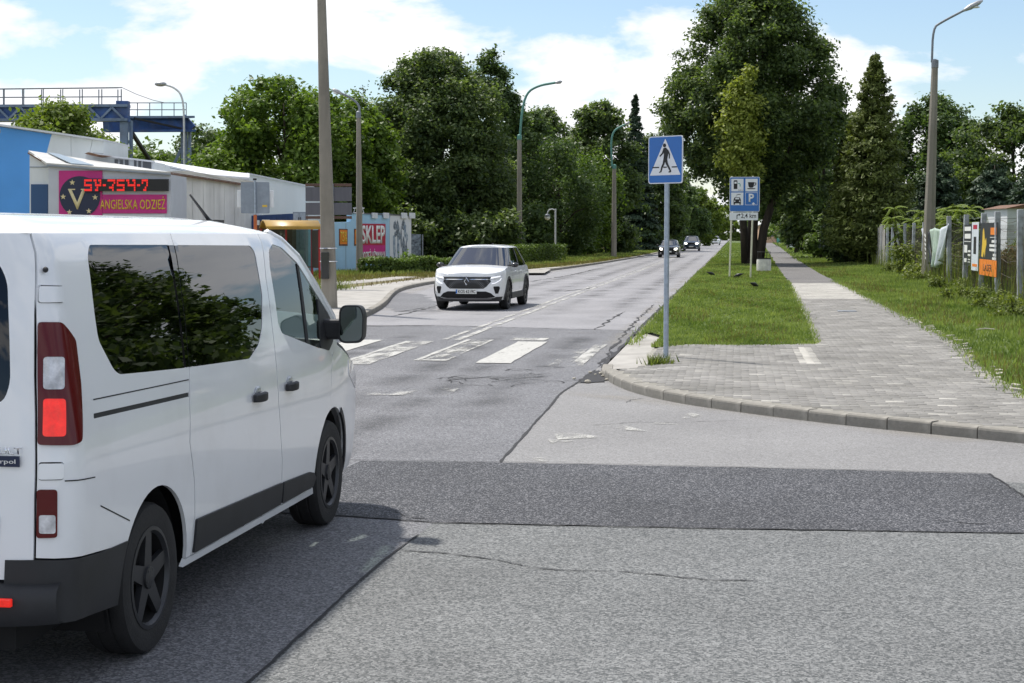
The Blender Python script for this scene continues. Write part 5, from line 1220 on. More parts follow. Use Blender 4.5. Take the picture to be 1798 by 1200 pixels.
    patch('arch_trim', arc(4.066, .34, .46, 60, -12, 10) + arc(4.066, .34, .42, -12, 60, 10), off(0.008), MAT['plastic'], van, [], 0.06, 0.015, vout)
    patch('sill', [(1.375, .298), (3.70, .262), (3.66, .306), (1.40, .332)], off(0.0), MAT['white_paint'], van, [], 0.1, 0.02, vout)
    patch('door_moulding', rounded([(1.478, .345), (2.93, .330), (2.928, .456), (1.494, .507)], 0.012), off(0.012), MAT['plastic'], dr, [], 0.08, 0.02, vout)
    patch('door_moulding', rounded([(2.960, .328), (3.62, .318), (3.665, .37), (3.60, .41), (3.52, .426), (2.956, .453)], 0.016), off(0.012), MAT['plastic'], fd, [], 0.08, 0.02, vout)
    patch('bumper_wing', [(-.16, .37), (.25, .34), (.555, .31)] + arc(.985, .337, .42, 184, 146, 6) + [(.345, .580), (.096, .602), (-.042, .613), (-.16, .613)], off(0.006), MAT['plastic'], van, [], 0.06, 0.02, vout)
    # handles
    for hy, par in ((2.37, dr), (2.975, fd)):
        m = MB()
        for i in range(7):
            t = i / 6; w_ = 0.022 + 0.006 * math.sin(math.pi * t)
            p = vP(hy + 0.20 * t, 1.0, 0.018 + 0.022 * math.sin(math.pi * t))
            m.v += [(sd * (p.x - 0.012), p.y, p.z - w_), (sd * (p.x + 0.012), p.y, p.z - w_ * 0.8), (sd * (p.x + 0.012), p.y, p.z + w_ * 0.8), (sd * (p.x - 0.012), p.y, p.z + w_)]
            if i: b = 4 * i; m.f += [(b - 4 + q, b - 4 + (q + 1) % 4, b + (q + 1) % 4, b + q) for q in range(4)]
        m.f += [(3, 2, 1, 0), (24, 25, 26, 27)]
        m.build('door_handle', MAT['plastic'], par, smooth=40, bevel=0.006)
        mm = MB(); p = vP(hy + 0.11, 1.028, 0.003); mm.ball((sd * p.x, p.y, p.z), (0.008, 0.055, 0.030), 12, 6)
        mm.build('handle_recess', MAT['silver_paint'], par, smooth=True)
# creases pressed into the right quarter: their shade drawn as thin dark strips
def vline(pts, w, par, fn=vP, o=0.0015):
    P = []
    for (a, b), (c, d) in zip(pts[:-1], pts[1:]):
        for i in range(7): P.append((a + (c - a) * i / 7, b + (d - b) * i / 7))
    P.append(pts[-1]); rows = []
    for p in P: rows.append([fn(p[0], p[1] - w / 2, o), fn(p[0], p[1] + w / 2, o)])
    MB().grid(rows).build('joint_or_crease_shade', MAT['shell'], par)
vline([(.060, .915), (.271, .90)], .005, van)
vline([(.33, .774), (.655, .655)], .006, van)
vline([(.318, 1.207), (1.48, 1.186)], .005, van)
# rear doors, glass, bumper
for sd in (1, -1):
    fn = vP if sd > 0 else mir(vP)
    off = (lambda o: (lambda u, v: vP(u, v, o))) if sd > 0 else (lambda o: mir(lambda u, v: vP(u, v, o)))
    s_mid = float(np.interp(-0.006, -_x, _s))
    rd = [(s_mid, .535)] + [(sgp(z) - .010, z) for z in np.linspace(.535, 1.885, 18)] + [(s_mid, 1.885)]
    rw = rounded([(s_mid + .07, 1.20), (sgp(1.2) - .13, 1.22), (sgp(1.3) - .10, 1.30), (sgp(1.7) - .115, 1.70), (sgp(1.78) - .16, 1.79), (s_mid + .07, 1.80)], 0.05)
    d_ = patch('rear_door', rd, fn, MAT['white_paint'], van, [rw], 0.06, 0.02, lambda c: Vector((0, -1, 0)))
    patch('rear_window', rw, off(-0.004), MAT['tint_glass'], d_, [], 0.1, 0.0, lambda c: Vector((0, -1, 0)))
    patch('door_panel', rounded([(s_mid + .10, .60), (-.20, .60), (-.18, .80), (s_mid + .10, .82)], 0.04), off(0.006), MAT['white_paint'], d_, [], 0.06, 0.006, lambda c: Vector((0, -1, 0)))
m = MB()
prof = [(0.10, .345), (-0.05, .36), (-0.07, .40), (-0.075, .45), (-0.068, .49), (-0.045, .512), (0.04, .528)]
rows = []
for i in range(25):
    x = -0.93 + 1.86 * i / 24; c = 0.10 * abs(x / 0.93) ** 6
    rows.append([(x, y + c, z) for y, z in prof])
m.grid(rows); bp = m.build('rear_bumper', MAT['plastic'], van, smooth=50)
for s in (-1, 1):
    MB().box((s * 0.72, -0.072, .467), (0.15, 0.02, 0.032)).build('reflector', MAT['lamp_bright'], bp, bevel=0.004)
tx = text_mesh('RENAULT', MAT['chrome'], height=0.027, width=0.24, name='badge_lettering', parent=van, bold=0.02)
tx.location = (0.68, 0.034, 1.027); tx.rotation_euler = (R(90), 0, 0)
MB().box((0.69, 0.040, .998), (0.19, 0.006, 0.042)).build('dealer_plate', MAT['navy'], van)
tx = text_mesh('rpol', MAT['white'], height=0.022, width=0.062, name='dealer_lettering', parent=van)
tx.location = (0.740, 0.034, .985); tx.rotation_euler = (R(90), 0, 0)
# roof, windscreen, bonnet, nose
rows = []
for i in range(45):
    y = 0.184 + (3.40 - 0.184) * i / 44; rr_ = []
    e = min(1.0, (y - 0.184) / 0.35); e2 = min(1.0, (3.40 - y) / 0.5)
    for j in range(31):
        u = -1 + 2 * j / 30; k = abs(u)
        wt = vw(1.888) - (VW0 - VW0 * (1 - (1 - min(1, (y - 0.184 + 0.012) / VRY)) ** 2.2) ** (1 / 9)) if y < 0.184 + VRY else vw(1.888)
        h = 0.090 * (1 - k ** 3.2) ** 0.62 * (1 - (1 - e) ** 3 * 0.75) * (1 - 0.55 * (1 - e2) ** 2)
        rib = 0.006 * (0.5 + 0.5 * math.cos(u * 26)) * (k < 0.75) * min(1, e * 2) * min(1, e2)
        rr_.append((u * wt, y, 1.885 + h + rib))
    rows.append(rr_)
MB().grid(rows[::-1]).build('roof', MAT['white_paint'], van, smooth=60)
m = MB(); m.tube([(0.50, 3.12, 1.945), (0.49, 3.10, 1.965), (0.42, 2.98, 2.11)], [0.022, 0.012, 0.006], 6); m.box((0.50, 3.14, 1.95), (0.07, 0.20, 0.03))
m.build('antenna', MAT['plastic'], van)
AL = [(3.39, 1.885), (3.55, 1.845), (3.80, 1.738), (4.06, 1.552), (4.38, 1.33), (4.44, 1.17)]
rows = []
for y, z in AL:
    w_ = vw(z) - vtaper(y) - 0.01
    rows.append([(w_ * u, y + 0.16 * (1 - u * u), z + 0.01) for u in [i / 10 - 1 for i in range(21)]])
MB().grid(rows).build('windscreen', MAT['clear_glass'], van, smooth=True)
for s in (-1, 1):
    MB().tube([(s * (vw(z) - vtaper(y) - 0.022), y + 0.02, z) for y, z in AL], 0.028, 8).build('windscreen_pillar', MAT['white_paint'], van, smooth=True)
rows = []
for y, z in [(4.36, 1.165), (4.50, 1.125), (4.65, 1.07), (4.80, 1.0), (4.90, .92), (4.955, .80), (4.975, .62), (4.965, .45), (4.92, .28)]:
    w_ = vw(z) - vtaper(min(y, 4.95)) - 0.004
    rows.append([(w_ * u, y + 0.10 * (1 - abs(u) ** 2.5), z + 0.035 * (1 - u * u) * (z > 0.95)) for u in [i / 10 - 1 for i in range(21)]])
MB().grid(rows).build('bonnet', MAT['white_paint'], van, smooth=True)
patch('headlamp', rounded([(4.60, .93), (4.92, .80), (4.93, .90), (4.80, 1.0), (4.62, 1.03)], 0.02), lambda u, v: vP(u, v, 0.004), MAT['lamp_clear'], van, [], 0.05, 0.01, vout)
# dark inner shell, floor, wheel housings, seats
rows = []
for i in range(20):
    z = 0.77 + (1.875 - 0.77) * i / 19
    rows.append([vP(s, z, -0.03) for s in list(np.linspace(-0.80, VRY, 26)) + list(np.linspace(VRY + .05, 3.02, 40))])
sh_ = MB().grid(rows); sh_.grid([[Vector((-p.x, p.y, p.z)) for p in r_] for r_ in rows])
for i, y in enumerate((3.02,)): sh_.grid([[(-(vw(z) - .06), y, z), (vw(z) - .06, y, z)] for z in np.linspace(.77, 1.86, 8)])
sh_.build('inner_shell', MAT['shell'], van)
rows = []
for z in (0.77, 0.95, 1.10): rows.append([vP(s, z, -0.03) for s in np.linspace(3.0, 4.25, 16)])
sh_ = MB().grid(rows); sh_.grid([[Vector((-p.x, p.y, p.z)) for p in r_] for r_ in rows]); sh_.build('door_lining', MAT['shell'], van)
MB().box((0, 2.5, .47), (1.40, 4.7, .50)).box((0, 2.5, .50), (1.82, 1.9, .44)).build('floor_pan', MAT['shell'], van)
for y in (.968, 4.066):
    for s in (-1, 1):
        rows = [[(s * xx, y + rr_ * math.cos(R(a)), .34 + rr_ * math.sin(R(a))) for a in range(-20, 201, 10)] for xx, rr_ in ((0.60, .43), (0.90, .43))]
        MB().grid(rows).build('wheel_housing', MAT['shell'], van)
        wheel(van, s * 0.845, y, .34, .215, s, MAT['rim'], 5)
for x in (-0.42, 0.42):
    m = MB().box((x, 3.35, .95), (.50, .14, .75), rx=R(-10)).box((x, 3.55, .62), (.50, .55, .16)); st = m.build('seat', MAT['seat'], van, bevel=0.05, seg=3)
    MB().box((x, 3.27, 1.42), (.27, .10, .20), rx=R(-8)).build('headrest', MAT['seat'], st, bevel=0.04, seg=3)
m = MB().box((0, 4.10, 1.02), (1.5, .45, .20)); m.build('dashboard', MAT['plastic'], van, bevel=0.05)
m = MB(); m.lathe([(.185, -.012), (.20, 0), (.185, .012), (.17, 0)], (0, 0, 0), 'Z', 24, close=True); st = m.build('steering_wheel', MAT['plastic'], van, smooth=True)
st.location = (-0.42, 3.86, 1.13); st.rotation_euler = (R(62), 0, 0)
# door mirror
for s in (-1, 1):
    px_ = vw(1.25) - vtaper(4.1) + .05
    m = MB().box((s * (px_ - 0.01), 4.08, 1.27), (0.20, 0.10, 0.13)); m.build('mirror_arm', MAT['plastic'], van, bevel=0.02)
    ol = rounded([(px_ + .045, 1.185), (px_ + .205, 1.19), (px_ + .213, 1.37), (px_ + .19, 1.428), (px_ + .055, 1.428)], 0.05, 5)
    m = MB()
    k = len(ol); cx0, cz0 = sum(p[0] for p in ol) / k, sum(p[1] for p in ol) / k
    rings = [(4.00, 1.0), (4.03, 1.03), (4.10, 0.98), (4.16, 0.78), (4.18, 0.4)]
    for y, f in rings: m.v += [(s * ((p[0] - cx0) * f + cx0), y, (p[1] - cz0) * f + cz0) for p in ol]
    for i in range(len(rings) - 1): m.f += [(i * k + j, i * k + (j + 1) % k, (i + 1) * k + (j + 1) % k, (i + 1) * k + j) for j in range(k)]
    m.f += [tuple((len(rings) - 1) * k + j for j in range(k))]
    # shallow rim round the glass
    b = len(m.v); m.v += [(s * ((p[0] - cx0) * 0.90 + cx0), 4.00, (p[1] - cz0) * 0.92 + cz0) for p in ol]; m.f += [(j, (j + 1) % k, b + (j + 1) % k, b + j) for j in range(k)]
    mo = m.build('door_mirror', MAT['plastic'], van, smooth=40)
    m = MB(); m.add([(s * ((p[0] - cx0) * 0.90 + cx0), 4.004, (p[1] - cz0) * 0.92 + cz0) for p in ol], [tuple(range(k))]); m.build('mirror_glass', MAT['mirror'], mo)
for s in (-1, 1):
    MB().ball((s * (vP(.09, 1.74, 0.01).x), vP(.09, 1.74, 0.01).y, 1.74), 0.012, 8, 6).build('door_buffer', MAT['plastic'], van)

# ------------------------------------------------------------------ oncoming cars
def make_car(name, label, pos, heading, p):
    """p: dict of sizes. Car faces +y locally, wheels on z=0"""
    g = lambda k, d: p.get(k, d)
    L, W, H = p['L'], p['W'] / 2, p['H']; paint = MAT[p['paint']]
    yw1, yw2, wr = g('yr', .88), g('yf', L - .9), g('wr', .33)
    belt, zs = g('belt', H * 0.63), g('sill', .23)
    hood_y, hood_z = g('hood_y', L * 0.73), g('hood_z', belt - 0.02); nose_z = g('nose_z', belt - 0.14)
    top_f, top_r, base_r = g('top_f', L * 0.53), g('top_r', L * 0.15), g('base_r', 0.18)
    root = thing(name, label, 'car', pos, heading)
    w = smooth_table([0, zs, .45, .62, belt - .12, belt], [W * .88, W * .93, W * .985, W, W * .985, W * .93], 0.06)
    ryf, ryr, qf, qr = g('ryf', .75), g('ryr', .5), g('qf', 3.0), 3.4
    bz = smooth_table([0, zs, .45, .65, nose_z, nose_z + .3], [-.08, -.05, 0.0, 0.0, -.06, -.20], 0.05)
    ya = ryr; yb = L - ryf
    plan = []
    for i in range(15): a = math.pi / 2 * (1 - i / 14); plan.append((math.cos(a) ** (2 / qr) if i else 0.0, ya - ryr * math.sin(a) ** (2 / 2.4), -math.sin(a)))
    for i in range(1, 50): plan.append((1.0, ya + (yb - ya) * i / 50, 0.0))
    for i in range(21): a = math.pi / 2 * i / 20; plan.append((max(0.0, math.cos(a)) ** (2 / qf) if i < 20 else 0.0, yb + ryf * math.sin(a) ** (2 / 2.2), math.sin(a)))
    def zt(y):
        if y < hood_y: return belt - 0.03 * max(0, (0.5 - y)) 
        t = (y - hood_y) / (L - hood_y); return hood_z + (nose_z - hood_z) * (0.45 * t + 0.55 * t ** 2.6)
    def zb(y):
        z = zs
        for yc in (yw1, yw2):
            r2 = (wr + .055) ** 2 - (y - yc) ** 2
            if r2 > 0: z = max(z, wr + math.sqrt(r2))
        return z
    def side(xn, y, e, z): return Vector((xn * w(z), y + e * bz(z) * (1 if e > 0 else 1) * (1 if e >= 0 else 1), z))
    rows = []
    for v in [i / 14 for i in range(15)]:
        r_ = []
        for xn, y, e in plan:
            z = zb(y) + (zt(y) - zb(y)) * v; r_.append(side(xn, y, e, z))
        rows.append(r_)
    m = MB().grid(rows); m.grid([[Vector((-q.x, q.y, q.z)) for q in r_][::-1] for r_ in rows])
    top = rows[-1]; cap = []
    for q in top:
        cr = (0.05 if q.y > hood_y - 0.2 else 0.02)
        cap.append([(q.x * u, q.y, q.z + cr * (1 - abs(u) ** 2.2) * min(1, q.x / 0.5)) for u in [i / 8 - 1 for i in range(17)]])
    m.grid(cap)
    body = m.build('body', paint, root, smooth=38)
    # greenhouse
    def gl(z):
        t = max(0.0, (z - belt + .03) / (H - .07 - belt + .03))
        return (hood_y + 0.02 + (top_f - hood_y) * t, base_r + (top_r - base_r) * t ** 1.15, W * (0.90 - 0.20 * t ** 1.2))
    levels = [belt - .03 + (H - .07 - belt + .03) * i / 6 for i in range(7)]
    def ring(z, o=0.0):
        f, r_, ww = gl(z); out = []
        for i in range(13): a = math.pi / 2 * (1 - i / 12); out.append((ww * (math.cos(a) ** 0.45 if i else 0), r_ + .30 * (1 - math.sin(a) ** 0.9)))
        for i in range(1, 16): out.append((ww + .02 * math.sin(math.pi * i / 16), r_ + .30 + (f - .30 - r_ - .30) * i / 16))
        for i in range(13): a = math.pi / 2 * i / 12; out.append((ww * (max(0, math.cos(a)) ** 0.45 if i < 12 else 0), f - .30 + .30 * math.sin(a) ** 0.9))
        return [Vector((x + (o if x > 0.3 else 0), y + (o if i > 27 else (-o if i < 12 else 0)), z)) for i, (x, y) in enumerate(out)]
    rg = [ring(z) for z in levels]; n = len(rg[0])
    def part(nm, ia, ib, mat, la=0, lb=6, both=True, o=0.0):
        rr_ = [ring(z, o)[ia:ib + 1] for z in levels[la:lb + 1]]
        mm = MB().grid(rr_)
        if both: mm.grid([[Vector((-q.x, q.y, q.z)) for q in r_][::-1] for r_ in rr_])
        return mm.build(nm, mat, root, smooth=50)
    part('windscreen', 29, n - 1, MAT['screen_glass'])
    part('rear_window', 0, 10, MAT['tint_glass'])
    for s in (1, -1):
        rr_ = [[Vector((s * q.x, q.y, q.z)) for q in ring(z)[14:28]] for z in levels]
        MB().grid(rr_).build('side_window', MAT['side_glass'], root, smooth=50)
        for nm, ia, ib in (('front_pillar', 27, 29), ('rear_pillar', 10, 14)):
            rr_ = [[Vector((s * q.x, q.y, q.z)) for q in ring(z, 0.004)[ia:ib + 1]] for z in levels]
            MB().grid(rr_).build(nm, MAT[g('pillar', p['paint'])], root, smooth=50)
        rr_ = [[Vector((s * q.x, q.y, q.z)) for q in ring(z, 0.010)[20:22]] for z in levels]
        MB().grid(rr_).build('door_pillar', MAT['plastic'], root)
    rt = rg[-1]; cap = []
    for q in rt: cap.append([(q.x * u * 1.01, q.y, q.z + .07 * (1 - abs(u) ** 2.6) ** 0.8 * min(1.0, q.x / (W * .5))) for u in [i / 10 - 1 for i in range(21)]])
    MB().grid(cap).build('roof', MAT[g('roof', p['paint'])], root, smooth=60)
    cb_ = MB().box((0, (base_r + hood_y) / 2 + .05, belt + .05), (W * 1.5, hood_y - base_r - .75, .10)).build('cabin', MAT['shell'], root)
    for sx in (-1, 1):
        MB().box((sx * W * .42, top_f * .78, belt + .18), (.42, .14, .36)).box((sx * W * .42, top_f * .76, belt + .42), (.24, .10, .16)).build('seat', MAT['seat'], cb_, bevel=.03)
    MB().box((0, L / 2, zs + .14), (W * 1.55, L * .86, .30)).box((0, (yw1 + yw2) / 2, zs + .16), (W * 1.78, yw2 - yw1 - .9, .30)).build('underbody', MAT['shell'], root)
    for y in (yw1, yw2):
        for s in (-1, 1):
            rows2 = [[(s * xx, y + (wr + .06) * math.cos(R(a)), wr + (wr + .06) * math.sin(R(a))) for a in range(-10, 191, 12)] for xx in (W * .60, W * .96)]
            MB().grid(rows2).build('wheel_housing', MAT['shell'], root)
            wheel(root, s * (W - .115), y, wr, .21, s, MAT[g('rim', 'rim')], 5)
            if g('cladding', False):
                rows2 = [[Vector((s * (w(wr + rr_ * math.sin(R(a))) + .010), y + rr_ * math.cos(R(a)), wr + rr_ * math.sin(R(a)))) for a in range(-14, 195, 11)] for rr_ in (wr + .045, wr + .115)]
                MB().grid(rows2).build('arch_cladding', MAT['plastic'], root, solid=0.012)
    if g('cladding', False):
        for s in (-1, 1): MB().box((s * (W - .035), (yw1 + yw2) / 2, zs + .07), (.06, yw2 - yw1 - 2 * wr - .16, .16)).build('sill_cladding', MAT['plastic'], root, bevel=0.02)
    def F(x, z, o=0.0):
        t = min(1.0, abs(x) / w(z)); s_ = (1 - t ** qf) ** (1 / qf) if t < 1 else 0.0
        # position on the front superellipse
        sa = (1 - min(1.0, t ** (qf))) ** 0.5
        y = yb + ryf * (sa ** (2 / 2.2)); return Vector((x * (1 + o * 0.3), y + sa * bz(z) + o, z))
    fo = lambda o: (lambda u, v: F(u, v, o)); fw = lambda c: Vector((0, 1, 0))
    for nm, ol, o, mt, par in p['front']:
        both = all(q[0] >= 0 for q in ol)
        for s in ((1, -1) if both else (1,)):
            patch(nm, [(q[0] * s, q[1]) for q in ol], fo(o), MAT[mt], body, [], 0.05, 0.012, fw)
    if 'plate' in p:
        px0, pz0, txt = p['plate']; q = F(px0, pz0)
        pl_ = MB().box((px0, q.y + .03, pz0), (.52, .02, .115)).build('number_plate', MAT['plate'], root, bevel=0.004)
        if txt:
            t = text_mesh(txt, MAT['ink'], height=.078, width=.43, name='plate_lettering', parent=pl_, bold=0.015)
            t.location = (px0 - 0.015, q.y + .043, pz0 - .038); t.rotation_euler = (R(90), 0, R(180))
            MB().box((px0 + .24, q.y + .0415, pz0), (.035, .004, .10)).build('plate_band', MAT['sign_blue'], pl_)
    for s in (-1, 1):
        yy_ = hood_y - 0.22; xx_ = W * .96
        m = MB().box((s * (xx_ - .02), yy_, belt + .03), (.14, .05, .04))
        m.ball((s * (xx_ + .09), yy_ + .02, belt + .045), (.10, .07, .062), 12, 8)
        mo = m.build('door_mirror', MAT[g('mirror', 'plastic')], root, smooth=50)
    if g('detail', False):
        # door joints and handles on both flanks
        for s in (-1, 1):
            for yj in (L * .44, L * .67):
                MB().grid([[(s * (w(zs + .12 + (belt - zs - .14) * i / 8) + .002), yj - .004 + .10 * ((i / 8) - .5) * (yj > L * .6), zs + .12 + (belt - zs - .14) * i / 8), (s * (w(zs + .12 + (belt - zs - .14) * i / 8) + .002), yj + .004 + .10 * ((i / 8) - .5) * (yj > L * .6), zs + .12 + (belt - zs - .14) * i / 8)] for i in range(9)]).build('door_joint', MAT['shell'], root)
            for yh in (L * .36, L * .56):
                MB().box((s * (w(belt - .12) + .012), yh, belt - .12), (.03, .18, .03)).build('door_handle', paint, root, bevel=0.008)
        MB().box((0, top_r + .30, H + .01), (.03, .14, .05)).build('roof_antenna', MAT['plastic'], root, bevel=0.01)
        MB().tube([(-.35, hood_y + .04, hood_z + .03), (.25, hood_y - .05, hood_z + .08)], .010, 5).build('wiper', MAT['plastic'], root)
    return root, body, F
MAT['screen_glass'] = glassmat('windscreen_glass', (0.55, 0.62, 0.62), 0.14, 2.5)
MAT['side_glass'] = glassmat('car_side_glass', (0.5, 0.55, 0.55), 0.10)
suv_front = [
    ('upper_grille', [(-.57, .775), (.57, .775), (.60, .80), (.60, .838), (-.60, .838), (-.60, .80)], .012, 'black_paint', 0),
    ('grille', [(-.42, .545), (.42, .545), (.50, .60), (.60, .72), (.58, .765), (-.58, .765), (-.60, .72), (-.50, .60)], .010, 'grille', 0),
    ('grille_bar', [(.10, .765), (.52, .765), (.52, .782), (.10, .782)], .018, 'chrome', 0),
    ('headlamp', [(.56, .77), (.72, .775), (.845, .815), (.835, .885), (.60, .845), (.56, .835)], .010, 'lamp_clear', 0),
    ('running_lamp', [(.585, .79), (.80, .83), (.815, .865), (.60, .83)], .018, 'drl', 0),
    ('lamp_fin', [(.62, .665), (.70, .672), (.805, .74), (.797, .752), (.69, .688), (.62, .680)], .014, 'drl', 0),
    ('lamp_hook', [(.805, .74), (.832, .80), (.822, .80), (.797, .752)], .014, 'drl', 0),
    ('lower_intake', [(-.50, .315), (.50, .315), (.70, .33), (.60, .43), (.48, .475), (-.48, .475), (-.60, .43), (-.70, .33)], .010, 'shell', 0),
    ('side_intake', [(.70, .42), (.76, .42), (.80, .56), (.78, .60), (.67, .60), (.66, .57)], .008, 'shell', 0),
    ('lower_bumper', [(-.80, .225), (.80, .225), (.84, .34), (.72, .335), (.68, .31), (-.68, .31), (-.72, .335), (-.84, .34)], .016, 'plastic', 0),
    ('skid_bar', [(-.60, .285), (.60, .285), (.62, .30), (-.62, .30)], .030, 'alloy', 0)]
def grillemat():
    m = pmat('mesh_grille', (0.01, 0.01, 0.012), 0.4); t = m.node_tree; b = t.nodes['Principled BSDF']
    v = t.nodes.new('ShaderNodeTexVoronoi'); v.inputs['Scale'].default_value = 26; v.inputs['Randomness'].default_value = 0
    tc = t.nodes.new('ShaderNodeTexCoord'); mp = t.nodes.new('ShaderNodeMapping'); mp.inputs['Rotation'].default_value = (0, R(45), 0)
    t.links.new(tc.outputs['Object'], mp.inputs[0]); t.links.new(mp.outputs[0], v.inputs['Vector'])
    r = t.nodes.new('ShaderNodeValToRGB'); r.color_ramp.elements[0].color = (0.22, 0.22, 0.23, 1); r.color_ramp.elements[1].color = (0.006, 0.006, 0.007, 1)
    r.color_ramp.elements[0].position, r.color_ramp.elements[1].position = 0.15, 0.35
    t.links.new(v.outputs['Distance'], r.inputs[0]); t.links.new(r.outputs[0], b.inputs['Base Color'])
    return m
MAT['grille'] = grillemat()
suv, sbody, SF = make_car('white_suv', 'white crossover SUV with black trim driving towards the crossing', (-6.42, 41.9, 0), R(180 - 1.5), dict(L=4.51, W=1.83, H=1.61, paint='white_paint', yr=.90, yf=3.58, wr=.36, belt=1.06, sill=.26, hood_y=3.30, hood_z=1.07, nose_z=.90, top_f=2.45, top_r=.62, base_r=.15, ryf=.62, qf=3.4, cladding=True, detail=True, rim='rim', pillar='black_paint', roof='white_paint', mirror='black_paint', plate=(0, .475, 'KOS 6219C'), front=suv_front))
q = SF(0, .72)
m = MB(); 
for a, b, y0, y1 in ((1.0, .62, .0, .02),):
    o_ = [(0, .115), (.072, 0), (0, -.115), (-.072, 0)]
    for k, (x, z) in enumerate(o_): m.v += [(x, q.y + .03, .72 + z), (x * .55, q.y + .03, .72 + z * .55), (x * .8, q.y + .05, .72 + z * .8)]
    for k in range(4):
        a0, b0 = 3 * k, 3 * ((k + 1) % 4); m.f += [(a0, b0, b0 + 2, a0 + 2), (a0 + 2, b0 + 2, b0 + 1, a0 + 1)]
m.build('emblem', MAT['chrome'], sbody)
MB().add([(x * 1.35, q.y + .022, .72 + z * 1.15) for x, z in ((0, .115), (.072, 0), (0, -.115), (-.072, 0))], [(0, 1, 2, 3)]).build('emblem_backing', MAT['black_paint'], sbody)
def simple_front(W, z, lit=True, grille='shell'):
    return [('grille', [(-.36, z - .20), (.36, z - .20), (.44, z - .05), (-.44, z - .05)], .010, grille, 0),
            ('headlamp', [(.46, z - .17), (W * .36, z - .20), (W * .42, z - .08), (W * .40, z - .01), (.48, z - .04)], .010, 'headlight_on' if lit else 'lamp_clear', 0),
            ('lower_intake', [(-.50, .26), (.50, .26), (.56, .36), (.44, .44), (-.44, .44), (-.56, .36)], .010, 'shell', 0),
            ('fog_lamp', [(.58, .33), (.68, .33), (.68, .41), (.58, .41)], .010, 'lamp_clear', 0)]
def road_pos(px, py): p = gp(px, py); return p
p_ = road_pos(1174, 452.5)
make_car('black_hatchback', 'black hatchback with lit headlamps half hidden by the crossing sign post', (p_.x, p_.y + 3.4, 0), R(180), dict(L=4.1, W=1.74, H=1.46, paint='black_paint', belt=.96, nose_z=.80, rim='alloy', plate=(0, .48, ''), front=simple_front(1.74, .80)))
p_ = road_pos(1214, 441)
make_car('slate_suv', 'slate blue SUV with lit headlamps following the black hatchback', (p_.x, p_.y + 3.6, 0), R(180), dict(L=4.6, W=1.9, H=1.72, paint='navy_paint', belt=1.10, nose_z=.96, wr=.37, rim='alloy', plate=(0, .50, ''), front=simple_front(1.9, .96)))
p_ = road_pos(1255, 430.5)
make_car('white_hatchback', 'far white car following the slate SUV', (p_.x, p_.y + 3.6, 0), R(180), dict(L=4.3, W=1.85, H=1.6, paint='white_paint', belt=1.05, nose_z=.90, plate=(0, .48, ''), front=simple_front(1.85, .90, False)))
make_car('silver_car', 'farthest pale silver car on the road', (-4.3, 340, 0), R(180), dict(L=4.4, W=1.85, H=1.55, paint='silver_paint', belt=1.0, nose_z=.86, plate=(0, .48, ''), front=simple_front(1.85, .86, False)))

# ================================================================== STREET FURNITURE
def flat_poly(name, pts, mat, parent, y=-0.004, t=0.002):
    """flat print on an upright board: pts in board (x,z), facing -y"""
    m = MB(); m.prism([(x, y, z) for x, z in pts], (0, -t, 0))
    return m.build(name, mat, parent)
def circ(cx, cz, r, n=18, rx=None): return [(cx + (rx or r) * math.cos(2 * math.pi * i / n), cz + r * math.sin(2 * math.pi * i / n)) for i in range(n)]
# ---- pedestrian crossing sign
sp = gp(1166, 638, 0.02)
d6 = thing('pedestrian_crossing_sign', 'blue and white pedestrian crossing sign on a grey steel post at the kerb corner', 'road sign', (sp.x, sp.y, pz(sp.x, sp.y) - .09), YAW - R(41))
MB().tube([(0, 0.045, -0.05), (0, 0.045, 3.24)], 0.038, 14).lathe([(0.041, 3.24), (0.041, 3.26), (0.0, 3.265)], (0, 0.045, 0), 'Z', 14).build('post', MAT['galv'], d6, smooth=40)
def rrect(x0, x1, z0, z1, r, n=5): return rounded([(x0, z0), (x1, z0), (x1, z1), (x0, z1)], r, n)
b = MB(); b.prism([(x, 0.012, z) for x, z in rrect(-.30, .30, 2.605, 3.285, .045)], (0, -.014, 0)); pl = b.build('plate', MAT['sign_white'], d6)
flat_poly('blue_field', rrect(-.286, .286, 2.619, 3.271, .035), MAT['sign_blue'], pl, -.0025)
flat_poly('white_triangle', rounded([(-.268, 2.725), (.268, 2.725), (0, 3.245)], .012, 3), MAT['sign_white'], pl, -.0055)
PED = [
    circ(-.012, 3.150, .028),
    [(-.035, 3.110), (.012, 3.118), (.045, 3.080), (.055, 3.025), (.035, 2.945), (.022, 2.940), (-.030, 2.945), (-.020, 3.025)],
    [(-.030, 3.110), (-.015, 3.085), (-.030, 3.035), (-.085, 2.990), (-.10, 3.000), (-.055, 3.045)],
    [(.015, 3.117), (.06, 3.075), (.085, 3.025), (.083, 2.960), (.067, 2.960), (.066, 3.020), (.035, 3.065)],
    [(-.030, 2.950), (.012, 2.955), (-.010, 2.885), (-.045, 2.825), (-.062, 2.770), (-.10, 2.760), (-.103, 2.773), (-.083, 2.781), (-.068, 2.840), (-.040, 2.895)],
    [(-.015, 2.960), (.036, 2.960), (.050, 2.890), (.088, 2.825), (.108, 2.780), (.098, 2.762), (.062, 2.762), (.064, 2.776), (.083, 2.781), (.055, 2.825), (.015, 2.885)]]
for k, l in enumerate(PED): flat_poly('pictogram', l, MAT['ink'], pl, -.0085 - .0004 * k)
for x0, x1 in ((-.225, -.105), (-.03, .03), (.115, .21)):
    flat_poly('pictogram', [(x0, 2.830), (x1, 2.830), (x1, 2.847), (x0, 2.847)], MAT['ink'], pl, -.0076)
for z in (2.745, 3.125): MB().box((0, .045, z), (.10, .10, .03)).build('clamp', MAT['galv'], d6)
